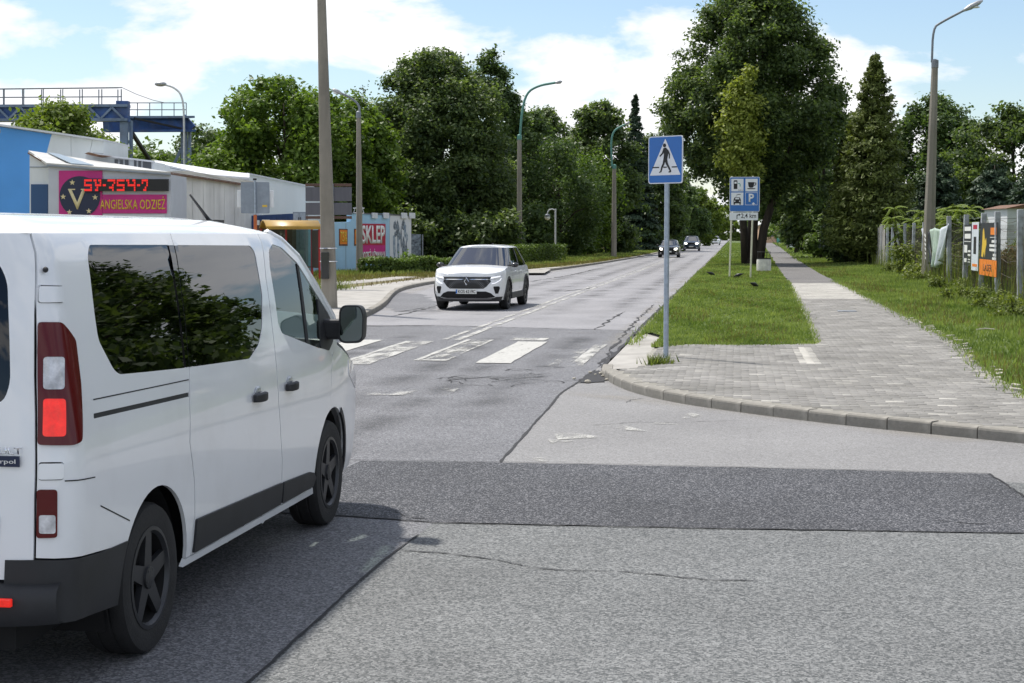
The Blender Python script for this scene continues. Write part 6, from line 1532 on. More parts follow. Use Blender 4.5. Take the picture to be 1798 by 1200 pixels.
# ---- services sign on two posts
d0 = gd(488, .085)
x0, _, z0 = loc3(1281, 372, d0); x1, _, z1 = loc3(1334, 311, d0); zp0 = loc3(1281, 387, d0)[2]; cx = (x0 + x1) / 2; W_ = x1 - x0
info = thing('services_sign', 'blue services sign with four pictograms over a 2,4 km plate on two cream posts', 'road sign', lv(cx, d0, .085), YAW - R(6))
for s, xo in ((-1, -W_ * .43), (1, W_ * .27)): MB().tube([(xo - .06, .04, -.2), (xo, .04, z0 - .4), (xo, .04, z1 - .05)], .037, 10).build('post', MAT['cream_post'], info, smooth=40)
zb_ = -.085
b = MB().prism([(x, .01, z + zb_) for x, z in rrect(-W_ / 2, W_ / 2, z0, z1, .05)], (0, -.02, 0)); pl = b.build('plate', MAT['sign_white'], info)
flat_poly('blue_field', rrect(-W_ / 2 + .02, W_ / 2 - .02, z0 + .02 + zb_, z1 - .02 + zb_, .04), MAT['sign_blue'], pl, -.0125)
H_ = z1 - z0; c_ = W_ * .39
cells = [(-W_ * .245, z1 - H_ * .235), (W_ * .225, z1 - H_ * .235), (-W_ * .245, z1 - H_ * .63), (W_ * .225, z1 - H_ * .63)]
for i, (cx_, cz_) in enumerate(cells):
    cz_ += zb_; s = .24
    if i < 3: flat_poly('white_field', [(cx_ - .25, cz_ - .26), (cx_ + .25, cz_ - .26), (cx_ + .25, cz_ + .26), (cx_ - .25, cz_ + .26)], MAT['sign_white'], pl, -.0155)
    K = lambda pts, mt='ink', y=-.0185: flat_poly('pictogram', [(cx_ + a, cz_ + b_) for a, b_ in pts], MAT[mt], pl, y)
    if i == 0:
        K([(-.15, -.16), (.0, -.16), (.0, .17), (-.02, .20), (-.13, .20), (-.15, .17)]); K([(-.12, .06), (-.03, .06), (-.03, .14), (-.12, .14)], 'sign_white', -.0215)
        K([(.02, .08), (.10, .08), (.13, .03), (.13, -.06), (.10, -.06), (.10, .02), (.08, .05), (.02, .05)], 'teal'); t = text_mesh('24 h', MAT['ink'], height=.06, width=.18, name='pictogram', parent=pl); t.location = (cx_ + .13, -.0195, cz_ - .24); t.rotation_euler = (R(90), 0, 0)
    elif i == 1:
        K([(-.15, .12), (.12, .12), (.09, -.06), (.04, -.11), (-.07, -.11), (-.12, -.06)]); K([(-.19, -.13), (.17, -.13), (.12, -.17), (-.14, -.17)])
        K([(.12, .10), (.19, .10), (.19, .02), (.12, -.04), (.105, -.01), (.16, .035), (.16, .07), (.12, .07)])
    elif i == 2:
        K([(-.15, -.19), (.15, -.19), (.15, -.04), (.11, .06), (-.11, .06), (-.15, -.04)]); K([(-.09, -.02), (.09, -.02), (.075, .035), (-.075, .035)], 'sign_white', -.0215)
        K([(-.15, -.24), (-.09, -.24), (-.09, -.19), (-.15, -.19)]); K([(.09, -.24), (.15, -.24), (.15, -.19), (.09, -.19)])
        for sx in (-1, 1): K(circ(sx * .10, -.10, .028, 10), 'sign_white', -.0216)
        K([(-.03, .14), (.06, .17), (.14, .17), (.14, .19), (.05, .195), (-.04, .16)]); 
        for q_ in range(3): K([(-.05 + q_ * .02, .12 - q_ * .015), (-.04 + q_ * .02, .12 - q_ * .015), (-.055 + q_ * .02, .085), (-.065 + q_ * .02, .085)])
    else:
        for a in ((-.25, .25, .245, .26), (-.25, .25, -.26, -.245)): K([(a[0], a[2]), (a[1], a[2]), (a[1], a[3]), (a[0], a[3])], 'sign_white')
        for a in (-.25, .237): K([(a, -.245), (a + .013, -.245), (a + .013, .245), (a, .245)], 'sign_white')
        t = text_mesh('P', MAT['sign_white'], height=.34, width=.22, name='pictogram', parent=pl, bold=.03); t.location = (cx_, -.0190, cz_ - .13); t.rotation_euler = (R(90), 0, 0)
        K([(.02, -.20), (.09, -.28), (.10, -.22), (.17, -.23), (.12, -.18), (.09, -.14), (.06, -.17)], 'sign_white')
pw = W_ - .06
b = MB().prism([(x, .01, z + zb_) for x, z in rrect(-W_ / 2, -W_ / 2 + pw, zp0, z0 - .03, .03)], (0, -.02, 0)); pl2 = b.build('distance_plate', MAT['sign_white'], info)
t = text_mesh('2,4 km', MAT['ink'], height=.22, width=.62, name='lettering', parent=pl2, bold=.012); t.location = (.17, -.012, zp0 + .06 + zb_); t.rotation_euler = (R(90), 0, 0)
ax = -.28
flat_poly('arrow', [(ax - .04, zp0 + .06 + zb_), (ax - .01, zp0 + .06 + zb_), (ax - .01, zp0 + .19 + zb_), (ax + .06, zp0 + .21 + zb_), (ax + .06, zp0 + .17 + zb_), (ax + .12, zp0 + .23 + zb_), (ax + .06, zp0 + .28 + zb_), (ax + .06, zp0 + .245 + zb_), (ax - .04, zp0 + .22 + zb_)], MAT['ink'], pl2, -.0125)
# ---- litter bin
bp_ = gp(1341, 477, .09)
bn = thing('litter_bin', 'round white concrete litter bin with a black iron frame beside the great tree', 'litter bin', (bp_.x, bp_.y, .085))
MB().lathe([(.30, 0), (.345, .05), (.35, .50), (.33, .60), (.30, .61), (.29, .58), (.28, .20), (.0, .18)], (0, 0, 0), 'Z', 28).build('drum', MAT['concrete_white'], bn, smooth=40)
MB().lathe([(.30, .60), (.34, .61), (.34, .65), (.30, .65)], (0, 0, 0), 'Z', 28, close=True).build('rim', MAT['steel_bin'], bn, smooth=40)
for a in (200, 245, 295, 340):
    c, s = math.cos(R(a)) * .31, math.sin(R(a)) * .31
    MB().tube([(c, s, .62), (c, s, .95)], .016, 6).build('upright', MAT['steel_bin'], bn)
MB().tube([(math.cos(R(a)) * .31, math.sin(R(a)) * .31, .95) for a in range(190, 351, 20)], .02, 6).build('hoop', MAT['steel_bin'], bn)
# ---- black birds feeding in the verge
for k, (px, py, rz, lb) in enumerate([(1248, 487, 0.4, 'small black bird in the grass left of the services sign'), (1297, 490, 2.9, 'small black bird between the posts of the services sign'), (1324, 508, 0.7, 'small black bird nearest the footpath, in front of the services sign')]):
    p = gp(px, py, .085); o = thing('bird', lb, 'bird', (p.x, p.y, .10), YAW + rz, 'black birds in the verge')
    P_ = [(-.21, 0, .20), (-.15, 0, .185), (-.09, 0, .17), (-.02, 0, .15), (.05, 0, .135), (.10, 0, .12), (.135, 0, .105), (.16, 0, .095), (.19, 0, .075), (.215, 0, .06)]
    MB().tube(P_, [.012, .022, .045, .066, .064, .050, .038, .034, .014, .003], 10).build('body', MAT['feather'], o, smooth=True)
    for s in (-1, 1):
        MB().tube([(.0, s * .03, .10), (.02, s * .03, .03), (.05, s * .03, .0)], .005, 4).build('leg', MAT['feather'], o)
        MB().grid([[(.07, s * .06, .15), (-.14, s * .025, .20)], [(.06, s * .07, .11), (-.15, s * .03, .17)]]).build('wing', MAT['feather'], o, solid=.006)

# ---- lamp posts
def lamp_post(label, base, hc, arm, r0=.17, r1=.11, arm_mat='steel_green', arm_r=.045, head=0.55, name='street_lamp', group='street lamps', lean=0.0, rz=YAW, hexa=8):
    o = thing(name, label, 'street lamp', base, rz, group)
    MB().tube([(0, 0, -.2), (lean * .5, 0, hc * .5), (lean, 0, hc)], [r0, (r0 + r1) / 2, r1], hexa).build('column', MAT['concrete_pole'], o)
    MB().lathe([(r1 * 1.15, hc - .25), (r1 * 1.15, hc + .03), (arm_r, hc + .08)], (lean, 0, 0), 'Z', 12).build('collar', MAT[arm_mat], o, smooth=40)
    A = smooth_line(arm, 2)
    MB().tube([(x + lean, 0, z) for x, z in A], arm_r, 8).build('arm', MAT[arm_mat], o, smooth=True)
    (xa, za), (xb, zb2) = A[-2], A[-1]; d = Vector((xb - xa, 0, zb2 - za)).normalized(); s = Vector((xb + lean, 0, zb2))
    P_ = [s - d * .12, s + d * .02, s + d * head * .3, s + d * head * .75, s + d * head]
    hd = MB().tube(P_, [.035, .07, .11, .095, .03], 10); 
    h = hd.build('lamp_head', MAT['lens_grey'], o, smooth=True)
    MB().ball(s + d * head * .5 + Vector((0, 0, -.07)), (head * .32, .08, .05), 10, 6).build('lens', MAT['globe'], h, smooth=True)
    return o
def arm_of(px0, d, pts): return [(loc3(x, y, d)[0] - (px0 - 899) / FPX * d, loc3(x, y, d)[2]) for x, y in pts]
def base_at(px, d): return lv(loc3(px, 412, d)[0], d, 0.05)
d = 59.0
lamp_post('tall concrete street lamp behind the post fence on the right', base_at(1630, d), loc3(1636, 110, d)[2], arm_of(1630, d, [(1632, 112), (1634, 52), (1648, 42), (1690, 20)]), .26, .12, 'steel_grey', .045, .75, lean=loc3(1636, 110, d)[0] - loc3(1630, 110, d)[0])
d = 72.0
lamp_post('concrete street lamp beside the clipped hedge, arm pointing left', base_at(631, d), loc3(631, 200, d)[2], arm_of(631, d, [(631, 202), (630, 185), (612, 172), (598, 166)]), .17, .10, 'steel_grey', .05, .45)
d = 98.0
lamp_post('concrete street lamp with tall green bent arm right of the white SUV', base_at(912, d), loc3(913, 240, d)[2], arm_of(912, d, [(913, 243), (916, 200), (924, 165), (945, 152), (975, 147)]), .19, .13, 'steel_green', .075, .45)
d = 118.0
lamp_post('concrete street lamp with green arm in front of the dark dome linden', base_at(1078, d), loc3(1076, 292, d)[2], arm_of(1078, d, [(1075, 295), (1073, 250), (1078, 230), (1098, 220)]), .22, .14, 'steel_green', .07, .4)
d = 175.0
lamp_post('concrete street lamp half behind the crossing sign plate', base_at(1131, d), loc3(1131, 318, d)[2], arm_of(1131, d, [(1131, 320), (1132, 290), (1137, 275), (1150, 268)]), .22, .14, 'steel_green', .08, .4)
for k, (px, d, top, lb) in enumerate([(1163, 215, 318, 'far lamp post right of the crossing sign plate'), (1213, 265, 345, 'far lamp post above the slate SUV'), (1249, 330, 340, 'pale far lamp post above the white cars'), (1257, 400, 345, 'second pale far lamp post above the white cars'), (1269, 470, 360, 'farthest lamp post before the vanishing road')]):
    h = loc3(px, top, d)[2]
    lamp_post(lb, base_at(px, d), h * .8, [(0, h * .8), (.1, h * .97), (1.2, h)], .2, .13, 'steel_grey', .08, .5, group='far street lamps')
# tall concrete line pole with black service box
d = 37.2
pole = thing('utility_pole', 'tall tapering concrete pole with a black service box on the left pavement', 'utility pole', base_at(578, d), YAW)
hp = loc3(568, 2, d)[2]; lx = loc3(568, 2, d)[0] - loc3(578, 2, d)[0]
m = MB(); n_ = 10
for i in range(n_ + 1):
    t = i / n_; w2, c2 = .185 - .085 * t, .05
    for x, y in rounded([(-w2, -w2 * .9), (w2, -w2 * .9), (w2, w2 * .9), (-w2, w2 * .9)], c2, 2): m.v.append((x + lx * t, y, -.2 + (hp + .2) * t))
k = len(m.v) // (n_ + 1)
for i in range(n_): m.f += [(i * k + j, i * k + (j + 1) % k, (i + 1) * k + (j + 1) % k, (i + 1) * k + j) for j in range(k)]
m.f.append(tuple(n_ * k + j for j in range(k))); m.build('shaft', MAT['concrete_pole'], pole, smooth=25)
MB().box((lx, 0, hp + .03), (.16, .14, .08)).build('cap', MAT['steel_grey'], pole)
bx = loc3(573, 470, d); MB().box((bx[0] - loc3(578, 412, d)[0], -.23, bx[2]), (.19, .12, .64)).build('service_box', MAT['black_paint'], pole, bevel=.012)
for py_ in (440, 463):
    z = loc3(573, py_, d)[2]; MB().lathe([(.205, z - .012), (.212, z), (.205, z + .012)], (lx * z / hp, 0, 0), 'Z', 16).build('steel_band', MAT['chrome'], pole)
# small white park lamp with a globe
d = 110.0
pk = thing('park_lamp', 'small white park lamp with a round globe behind the short hedge', 'street lamp', base_at(975, d), YAW)
hh_ = loc3(975, 368, d)[2]
MB().tube([(0, 0, -.1), (0, 0, .75)], .11, 10).tube([(0, 0, .7), (0, 0, hh_)], .065, 10).build('column', MAT['steel_white'], pk)
MB().tube([(0, 0, hh_ - .35), (-.02, 0, hh_ - .12), (-.20, 0, hh_ - .03), (-.42, 0, hh_ - .06), (-.55, 0, hh_ - .25), (-.56, 0, hh_ - .36)], .04, 8).build('bracket', MAT['steel_white'], pk, smooth=True)
MB().ball((-.56, 0, hh_ - .62), .20, 14, 10).build('globe', MAT['globe'], pk, smooth=True)
MB().lathe([(.21, hh_ - .56), (.16, hh_ - .42), (.05, hh_ - .36)], (-.56, 0, 0), 'Z', 14).build('shade', MAT['steel_grey'], pk, smooth=True)
# lamp over the sheds
d = 92.0
lo = thing('yard_lamp', 'grey yard lamp on a bent pole above the blue crane', 'street lamp', base_at(322, d), YAW)
A = smooth_line(arm_of(322, d, [(322, 300), (322, 200), (318, 168), (304, 155), (286, 150)]), 2)
MB().tube([(0, 0, 0)] + [(x, 0, z) for x, z in A], .06, 8).build('pole', MAT['steel_white'], lo, smooth=True)
MB().ball((A[-1][0] - .18, 0, A[-1][1] + .02), (.36, .2, .15), 12, 8).build('lamp_head', MAT['lens_grey'], lo, smooth=True)

# ---- bus stop: shelter and sign seen from the back
d = 61.0
shx = loc3(530, 412, d)[0]
sh_t = thing('bus_shelter', 'bus shelter with a curved yellow roof and red posts', 'bus shelter', lv(shx, d, .1), YAW + R(20))
zr = loc3(530, 404, d)[2]
rows = []
for i in range(13):
    t = i / 12; y = -.75 + 1.5 * t; z = zr + .30 * math.sin(math.pi * t) ** .9 - .02
    rows.append([(-1.55, y, z), (.62, y, z)])
MB().grid(rows).build('roof', MAT['shelter_yellow'], sh_t, smooth=True, solid=.05)
MB().box((-.465, -.75, zr - .03), (2.17, .05, .10)).build('fascia', MAT['shelter_yellow'], sh_t)
for x, y in ((.55, -.66), (.55, .66), (-.5, .66), (-1.5, .66), (-1.5, -.66)):
    MB().box((x, y, zr / 2 - .05), (.07, .07, zr)).build('post', MAT['red_steel'], sh_t)
for x0_, x1_ in ((-1.46, -.54), (-.46, .51)):
    MB().box(((x0_ + x1_) / 2, .66, 1.1), (x1_ - x0_, .012, 1.75)).build('glass_panel', MAT['clear_glass'], sh_t)
MB().box((.55, 0, 1.2), (.07, 1.15, 1.5)).build('poster_panel', MAT['ad_panel'], sh_t, bevel=.02)
MB().box((.55, 0, 2.06), (.075, 1.20, .16)).build('poster_header', MAT['cream'], sh_t)
MB().box((-.5, .40, .48), (1.8, .35, .05)).build('bench', MAT['wood_brown'], sh_t)
d = 46.0
bs = thing('bus_stop_sign', 'grey back of a bus stop sign on an orange pole above the van', 'road sign', base_at(449, d), YAW)
za, zb3 = loc3(449, 378, d)[2], loc3(449, 323, d)[2]; w_ = 50 / FPX * d
MB().prism([(x, 0, z) for x, z in rrect(-w_ / 2, w_ / 2, za, zb3, .04)], (0, -.02, 0)).build('plate', MAT['sign_back'], bs)
MB().tube([(0, -.05, za - .05), (0, -.05, zb3 + .06)], .035, 10).build('upper_post', MAT['galv'], bs)
MB().tube([(0, -.05, -.1), (0, -.05, za - .04)], .05, 10).build('post', MAT['orange_steel'], bs)
MB().box((w_ * .33, -.022, za + .22), (.14, .004, .06)).build('sticker', MAT['yellow'], bs)
MB().box((0, -.05, zb3 + .08), (.10, .08, .05)).build('cap', MAT['steel_bin'], bs)
MB().box((0, .05, zb3 + .05 - .55), (w_ * 1.28, .05, .50), rx=0).build('timetable_box', MAT['sign_white'], bs, bevel=.01)
d = 50.0
gs = thing('direction_sign', 'large dark grey back of a two-panel direction sign behind the tall pole', 'road sign', base_at(577, d), YAW)
x0, x1 = loc3(537, 400, d)[0] - loc3(577, 412, d)[0], loc3(618, 400, d)[0] - loc3(577, 412, d)[0]
for a, b_ in ((325, 331), (331, 357), (358.5, 381), (382, 388)):
    za, zb3 = loc3(577, b_, d)[2], loc3(577, a, d)[2]
    MB().box(((x0 + x1) / 2, 0, (za + zb3) / 2), (x1 - x0, .03, zb3 - za - .02)).build('panel', MAT['brown'] if a in (325, 382) else MAT['sign_back_dark'], gs, bevel=.006)
for x in (x0 + .62, x1 - .62): MB().tube([(x, -.05, -.1), (x, -.05, loc3(577, 326, d)[2])], .038, 10).build('post', MAT['galv'], gs)

# ================================================================== BUILDINGS ON THE LEFT
def bld(name, label, cat, px, d, group=None):
    x = loc3(px, 412, d)[0]
    o = thing(name, label, cat, lv(x, d, 0.0), YAW, group)
    o['_x'] = x; o['_d'] = d
    return o
def lp(o, px, py, d):                     # sighted point in the building's own frame
    x, dd, z = loc3(px, py, d); return Vector((x - o['_x'], dd - o['_d'], max(z, 0.0)))
def board(o, name, pts, d, mat, t=.03, parent=None, out=0.0):
    """upright panel parallel to the front, t thick, standing `out` in front of distance d"""
    q = [lp(o, px, py, d) - Vector((0, out, 0)) for px, py in pts]
    return MB().prism(q, (0, -t, 0)).build(name, mat, parent or o)
def ribs(o, name, px0, px1, top0, top1, zlow, d0, d1, mat, parent, step=.25, w=.05, t=.03):
    """standing seams of profiled sheet along a straight front"""
    a, b = lp(o, px0, top0, d0), lp(o, px1, top1, d1); L = (Vector((b.x, b.y)) - Vector((a.x, a.y))).length; n = int(L / step)
    m = MB(); u = (b - a); 
    for i in range(1, n):
        p = a + u * (i / n); dx = Vector((u.x, u.y, 0)).normalized() * w
        nrm = Vector((u.y, -u.x, 0)).normalized() * t
        m.prism([(p.x, p.y, zlow), (p.x + dx.x, p.y + dx.y, zlow), (p.x + dx.x, p.y + dx.y, p.z - .01), (p.x, p.y, p.z - .01)], nrm)
    return tag(m.build(name, mat, parent), kind='stuff')
def letters(o, parent, txt, px0, px1, py0, py1, d, mat, out, bold=0.0, name='lettering'):
    a, b = lp(o, px0, py1, d), lp(o, px1, py0, d)
    t = text_mesh(txt, mat, width=b.x - a.x, height=b.z - a.z, name=name, parent=parent, bold=bold, extrude=.01)
    t.location = ((a.x + b.x) / 2, a.y - out, a.z); t.rotation_euler = (R(90), 0, 0); return t

# ---- tall blue and white hall at the far left
A = bld('blue_hall', 'tall hall clad in bright blue and white panels at the left edge', 'building', 60, 64)
d = 64
q = [lp(A, px, py, d) for px, py in ((-160, 197), (180, 247), (180, 470), (-160, 470))]
MB().prism([(p.x, p.y + .25, p.z) for p in q], (0, 4, 0)).build('wall', MAT['clad_white'], A)
board(A, 'blue_panel', [(-160, 199), (88, 236), (52, 372), (44, 420), (-160, 420)], d, MAT['clad_blue'], .06, out=-.24)
for k, (a, b) in enumerate(((88.8, 122), (122.6, 160), (160.6, 180))):
    f = lambda x: 199 + (x + 160) * (247 - 199) / 340 + 1.0
    board(A, 'white_panel', [(a, f(a)), (b, f(b)), (b - (12 if k == 1 else 0), 300), (a - (22 if k == 0 else 12 if k == 2 else 0), 300)], d, MAT['clad_white'], .05, out=-.24)
for py in (268, 281): board(A, 'joint_or_crease_shade', [(161, py), (180, py + 1.5), (180, py + 2.2), (161, py + .7)], d, MAT['sign_back'], .01, out=-.18)
q = [lp(A, px, py, d) for px, py in ((-162, 194.5), (181, 244.5), (181, 248), (-162, 198))]
MB().prism([(p.x, p.y - .1, p.z) for p in q], (0, 4.5, 0)).build('roof_edge', MAT['white_wall'], A)
MB().box(lp(A, 0, 232, d) + Vector((-.05, -.6, 0)), (.5, .25, .2)).build('wall_lamp', MAT['lens_grey'], A, bevel=.05)
# ---- shop annex with the pink sign
B = bld('clothes_shop', 'low grey shop annex with pink sign and red dot display', 'building', 190, 58)
d = 58
q = [lp(B, px, py, d) for px, py in ((85, 291), (300, 307), (300, 480), (85, 480))]
MB().prism(q, (0, 2.8, 0)).build('wall', MAT['fascia'], B)
q = [lp(B, px, py, d + .8) for px, py in ((52, 272), (85, 290), (85, 480), (52, 480))]
MB().prism(q, (0, 2, 0)).build('side_wall', MAT['clad_white'], B)
dr_ = board(B, 'door', [(55, 324), (84.5, 324), (84.5, 480), (55, 480)], d + .8, MAT['door_blue'], .05)
board(B, 'door_head', [(52.5, 293), (84.5, 293), (84.5, 294.5), (52.5, 294.5)], d + .8, MAT['sign_back'], .03)
# pitched roof behind the front wall
e0, e1 = lp(B, 84, 290.5, d), lp(B, 301, 306.5, d); r0, r1 = lp(B, 50, 268, d + 2.8), lp(B, 196, 290, d + 2.8)
MB().prism([e0 + Vector((0, -.15, 0)), e1 + Vector((0, -.15, 0)), r1, r0], (0, 0, .08)).build('roof', MAT['roof_sheet'], B)
def on_roof(u, v, h=.1): a = e0.lerp(e1, u); b = r0.lerp(r1, u); return a.lerp(b, v) + Vector((0, 0, h))
MB().prism([on_roof(.20, .03), on_roof(.38, .03), on_roof(.36, .98), on_roof(.22, .98)], (0, 0, .03)).build('rooflight', MAT['rooflight'], B)
MB().prism([lp(B, 50, 268, d + .75), lp(B, 86, 290, d + .75), lp(B, 86, 292, d + .75), lp(B, 50, 270.5, d + .75)], (0, -.1, 0)).build('verge_board', MAT['rust'], B)
MB().prism([lp(B, 84, 289.5, d), lp(B, 300, 305.5, d), lp(B, 300, 308, d), lp(B, 84, 292, d)], (0, -.16, 0)).build('eaves_trim', MAT['sign_back'], B)
pk_ = board(B, 'pink_sign', [(104, 300), (180, 300), (180, 390), (104, 390)], d, MAT['magenta'], .05)
c_ = lp(B, 141, 345.5, d); rr_ = 35.5 / FPX * d
def disc(parent, name, cx, cz, r, y, mat, n=32): return MB().prism([(cx + r * math.cos(6.28318 * i / n), y, cz + r * math.sin(6.28318 * i / n)) for i in range(n)][::-1], (0, -.015, 0)).build(name, mat, parent)
disc(pk_, 'blue_disc', c_.x, c_.z, rr_, c_.y - .055, MAT['navy'])
letters(B, pk_, 'V', 121, 152, 332, 368, d, MAT['cream'], .085, .01)
board(B, 'serif', [(120.5, 332), (133, 332), (133, 334), (120.5, 334)], d, MAT['cream'], .008, pk_, .08)
board(B, 'serif', [(143, 332), (153.5, 332), (153.5, 334), (143, 334)], d, MAT['cream'], .008, pk_, .08)
for sx, sy in ((128, 321), (112, 346), (168, 347), (123, 373), (157, 371)):
    p = lp(B, sx, sy, d); s = 5.2 / FPX * d
    MB().prism([(p.x + s * (1 if i % 2 == 0 else .42) * math.sin(i * math.pi / 5), p.y - .075, p.z + s * (1 if i % 2 == 0 else .42) * math.cos(i * math.pi / 5)) for i in range(10)], (0, -.012, 0)).build('star', MAT['cream'], pk_)
bn_ = board(B, 'name_board', [(180.6, 342), (293, 342), (293, 375), (180.6, 375)], d, MAT['magenta'], .05)
letters(B, bn_, 'ANGIELSKA ODZIEŻ', 176.5, 290.5, 345, 368, d, MAT['yellow'], .065, .012)
led = board(B, 'dot_display', [(176, 315), (297, 315), (297, 336), (176, 336)], d, MAT['led_body'], .14, out=.06)
# the scrolling display: lit dots in digit-like groups
rows_ = ["11110.11.11.....1111.1111.1..11......1111", "1.....1..1.......1...1....1..1.........1.", "1111..1.11.....11.1..1111.1111..111..111.", "....1.11..1.......1.....1....1.........1.", "1111...1.11......1...1111....1.......1..1"]
rows_ = ["11111.11.11....11111.11111.11..11....1111", "1......1..1........1.1......1...1....1..1", "11111..1111.11....1..11111..11111.11....1", "....1...1.......111......1......1......1.", "11111..11.........1..11111......1.....11."]
mD = MB()
for j, r_ in enumerate(rows_):
    for i, ch in enumerate(r_):
        if ch == '1':
            p = lp(B, 152 + i * 2.72, 317.5 + j * 4.2, d); mD.box((p.x, p.y - .225, p.z), (.050, .02, .075))
tag(mD.build('lit_dots', MAT['led_red'], led), kind='stuff')
MB().prism([lp(B, px, py, d) - Vector((0, .05, 0)) for px, py in ((151, 314), (176, 314), (176, 337), (151, 337))], (0, -.15, 0)).build('dot_display_end', MAT['navy'], led)
board(B, 'lower_sign', [(181, 377), (290, 377), (290, 395), (181, 395)], d, MAT['white_wall'], .03)
# ---- clerestory shed with windows
Cc = bld('clerestory_shed', 'white shed with a band of grey windows above the shop roof', 'building', 215, 61.2)
d = 61.2
q = [lp(Cc, px, py, d) for px, py in ((150, 272), (200, 276), (270, 284.5), (275, 470), (150, 470))]
MB().prism(q, (0, 2, 0)).build('wall', MAT['clad_white'], Cc)
q = [lp(Cc, px, py, d) for px, py in ((155, 270), (200, 274.5), (272, 283), (272, 286), (200, 277.5), (155, 273))]
MB().prism(q, (0, -.3, 0)).build('roof_edge', MAT['white_wall'], Cc)
for x0_, x1_ in ((201, 208.5), (210, 217.5), (219, 227), (235, 241), (242.5, 249), (250.5, 267)):
    w_ = board(Cc, 'window', [(x0_, 279 + (x0_ - 200) * .05), (x1_, 279 + (x1_ - 200) * .05), (x1_, 298), (x0_, 298)], d, MAT['white_wall'], .04)
    board(Cc, 'pane', [(x0_ + .8, 280 + (x0_ - 200) * .05), (x1_ - .8, 280 + (x1_ - 200) * .05), (x1_ - .8, 297), (x0_ + .8, 297)], d, MAT['pane_grey'], .01, w_, .042)
MB().prism([lp(Cc, px, py, d) for px, py in ((153, 271), (160, 268.5), (178, 273), (200, 276), (178, 277))], (0, -.4, 0)).build('flashing', MAT['rust'], Cc)
# ---- long white shed with rusty eaves
D = bld('sheet_shed', 'long white profiled-sheet shed with rusty corrugated eaves', 'building', 360, 62)
q = [lp(D, 297, 305, 60), lp(D, 428, 325, 67), lp(D, 428, 480, 67), lp(D, 297, 480, 60)]
MB().prism(q, (0, 5, 0)).build('wall', MAT['clad_dirty'], D)
ribs(D, 'sheet_ribs', 297, 428, 305, 325, 0, 60, 67, MAT['clad_dirty'], D, .95, .04, .008)
# corrugated eaves
a, b = lp(D, 294, 301.5, 59.6), lp(D, 430, 322.5, 66.8); bk = Vector((0, 3.5, .12)); rows = []
n_ = 60
for i in range(n_ * 2 + 1):
    t = i / (n_ * 2); p = a.lerp(b, t); z = .05 if i % 2 else 0.0
    rows.append([(p.x, p.y - .25, p.z + z - .06), (p.x + bk.x, p.y + bk.y, p.z + bk.z + z)])
MB().grid(rows).build('corrugated_roof', MAT['roof_sheet'], D, solid=.03)
MB().prism([a + Vector((0, -.3, -.10)), b + Vector((0, -.3, -.10)), b + Vector((0, -.3, .0)), a + Vector((0, -.3, .0))], (0, .12, 0)).build('rusty_eaves', MAT['rust'], D)
q = [lp(D, 262, 283, 66), lp(D, 360, 306, 66), lp(D, 438, 312, 70), lp(D, 438, 305, 72), lp(D, 400, 301, 74), lp(D, 275, 282, 74)]
MB().add([tuple(p) for p in q], [(0, 1, 5), (1, 4, 5), (1, 2, 3), (1, 3, 4)]).build('upper_roof', MAT['white_wall'], D, solid=.08)
MB().prism([lp(D, 262, 284, 66), lp(D, 360, 307, 66), lp(D, 360, 320, 66), lp(D, 262, 320, 66)], (0, .2, 0)).build('upper_wall', MAT['clad_white'], D)
MB().prism([lp(D, 300, 294.5, 65.8), lp(D, 361, 308, 65.8), lp(D, 361, 309.2, 65.8), lp(D, 300, 296, 65.8)], (0, -.2, 0)).build('roof_flashing', MAT['sign_back'], D)
board(D, 'meter_box', [(430, 366), (436, 366), (436, 373), (430, 373)], 66.5, MAT['sign_back_dark'], .15)
# ---- pale end shed
E_ = bld('pale_shed', 'pale blue-white shed with sloping roof line right of the long shed', 'building', 487, 76)
q = [lp(E_, px, py, 76) for px, py in ((437, 306), (536, 326.5), (536, 470), (437, 470))]
MB().prism(q, (0, 6, 0)).build('wall', MAT['clad_white'], E_)
ribs(E_, 'sheet_ribs', 437, 536, 306, 326.5, 0, 76, 76, MAT['clad_white'], E_, .9, .03, .006)
q = [lp(E_, px, py, 76) for px, py in ((434, 303.5), (538, 325), (538, 327.5), (434, 306))]
MB().prism([(p.x, p.y - .12, p.z) for p in q], (0, 6.2, 0)).build('roof_edge', MAT['white_wall'], E_)
q = [lp(E_, px, py, 77) for px, py in ((375, 299), (437, 305), (437, 400), (375, 400))]
MB().prism(q, (0, 5, 0)).build('side_wall', MAT['white_wall'], E_)
# ---- container, brown kiosk and grey cabinet
cn = bld('shipping_container', 'dark blue container behind the bus shelter', 'container', 488, 69)
q = [lp(cn, px, py, 69) for px, py in ((440, 379), (520, 375), (520, 470), (440, 470))]
MB().prism(q, (0, 2.4, 0)).build('body', MAT['container'], cn)
ribs(cn, 'corrugation', 440, 520, 379, 375, .1, 69, 69, MAT['container'], cn, .24, .10, .04)
kb = bld('kiosk', 'low brown kiosk with a pale sign behind the bus shelter', 'kiosk', 488, 66)
board(kb, 'wall', [(455, 389), (520, 389), (520, 480), (455, 480)], 66, MAT['brown'], 1.2)
board(kb, 'sign', [(468, 386.5), (481, 386.5), (481, 391), (468, 391)], 66, MAT['white'], .03, out=1.21)
board(kb, 'sign', [(456, 387.5), (464, 387.5), (464, 396), (456, 396)], 66, MAT['clad_dirty'], .03, out=1.21)
cb = bld('steel_cabinet', 'grey steel cabinet with double doors left of the sky-blue wall', 'cabinet', 528, 67)
board(cb, 'body', [(519, 373), (541, 373), (541, 480), (519, 480)], 67, MAT['sign_back'], .8)
for a in (520, 530.6): board(cb, 'door', [(a, 375), (a + 9.6, 375), (a + 9.6, 476), (a, 476)], 67, MAT['galv'], .02, out=.805)
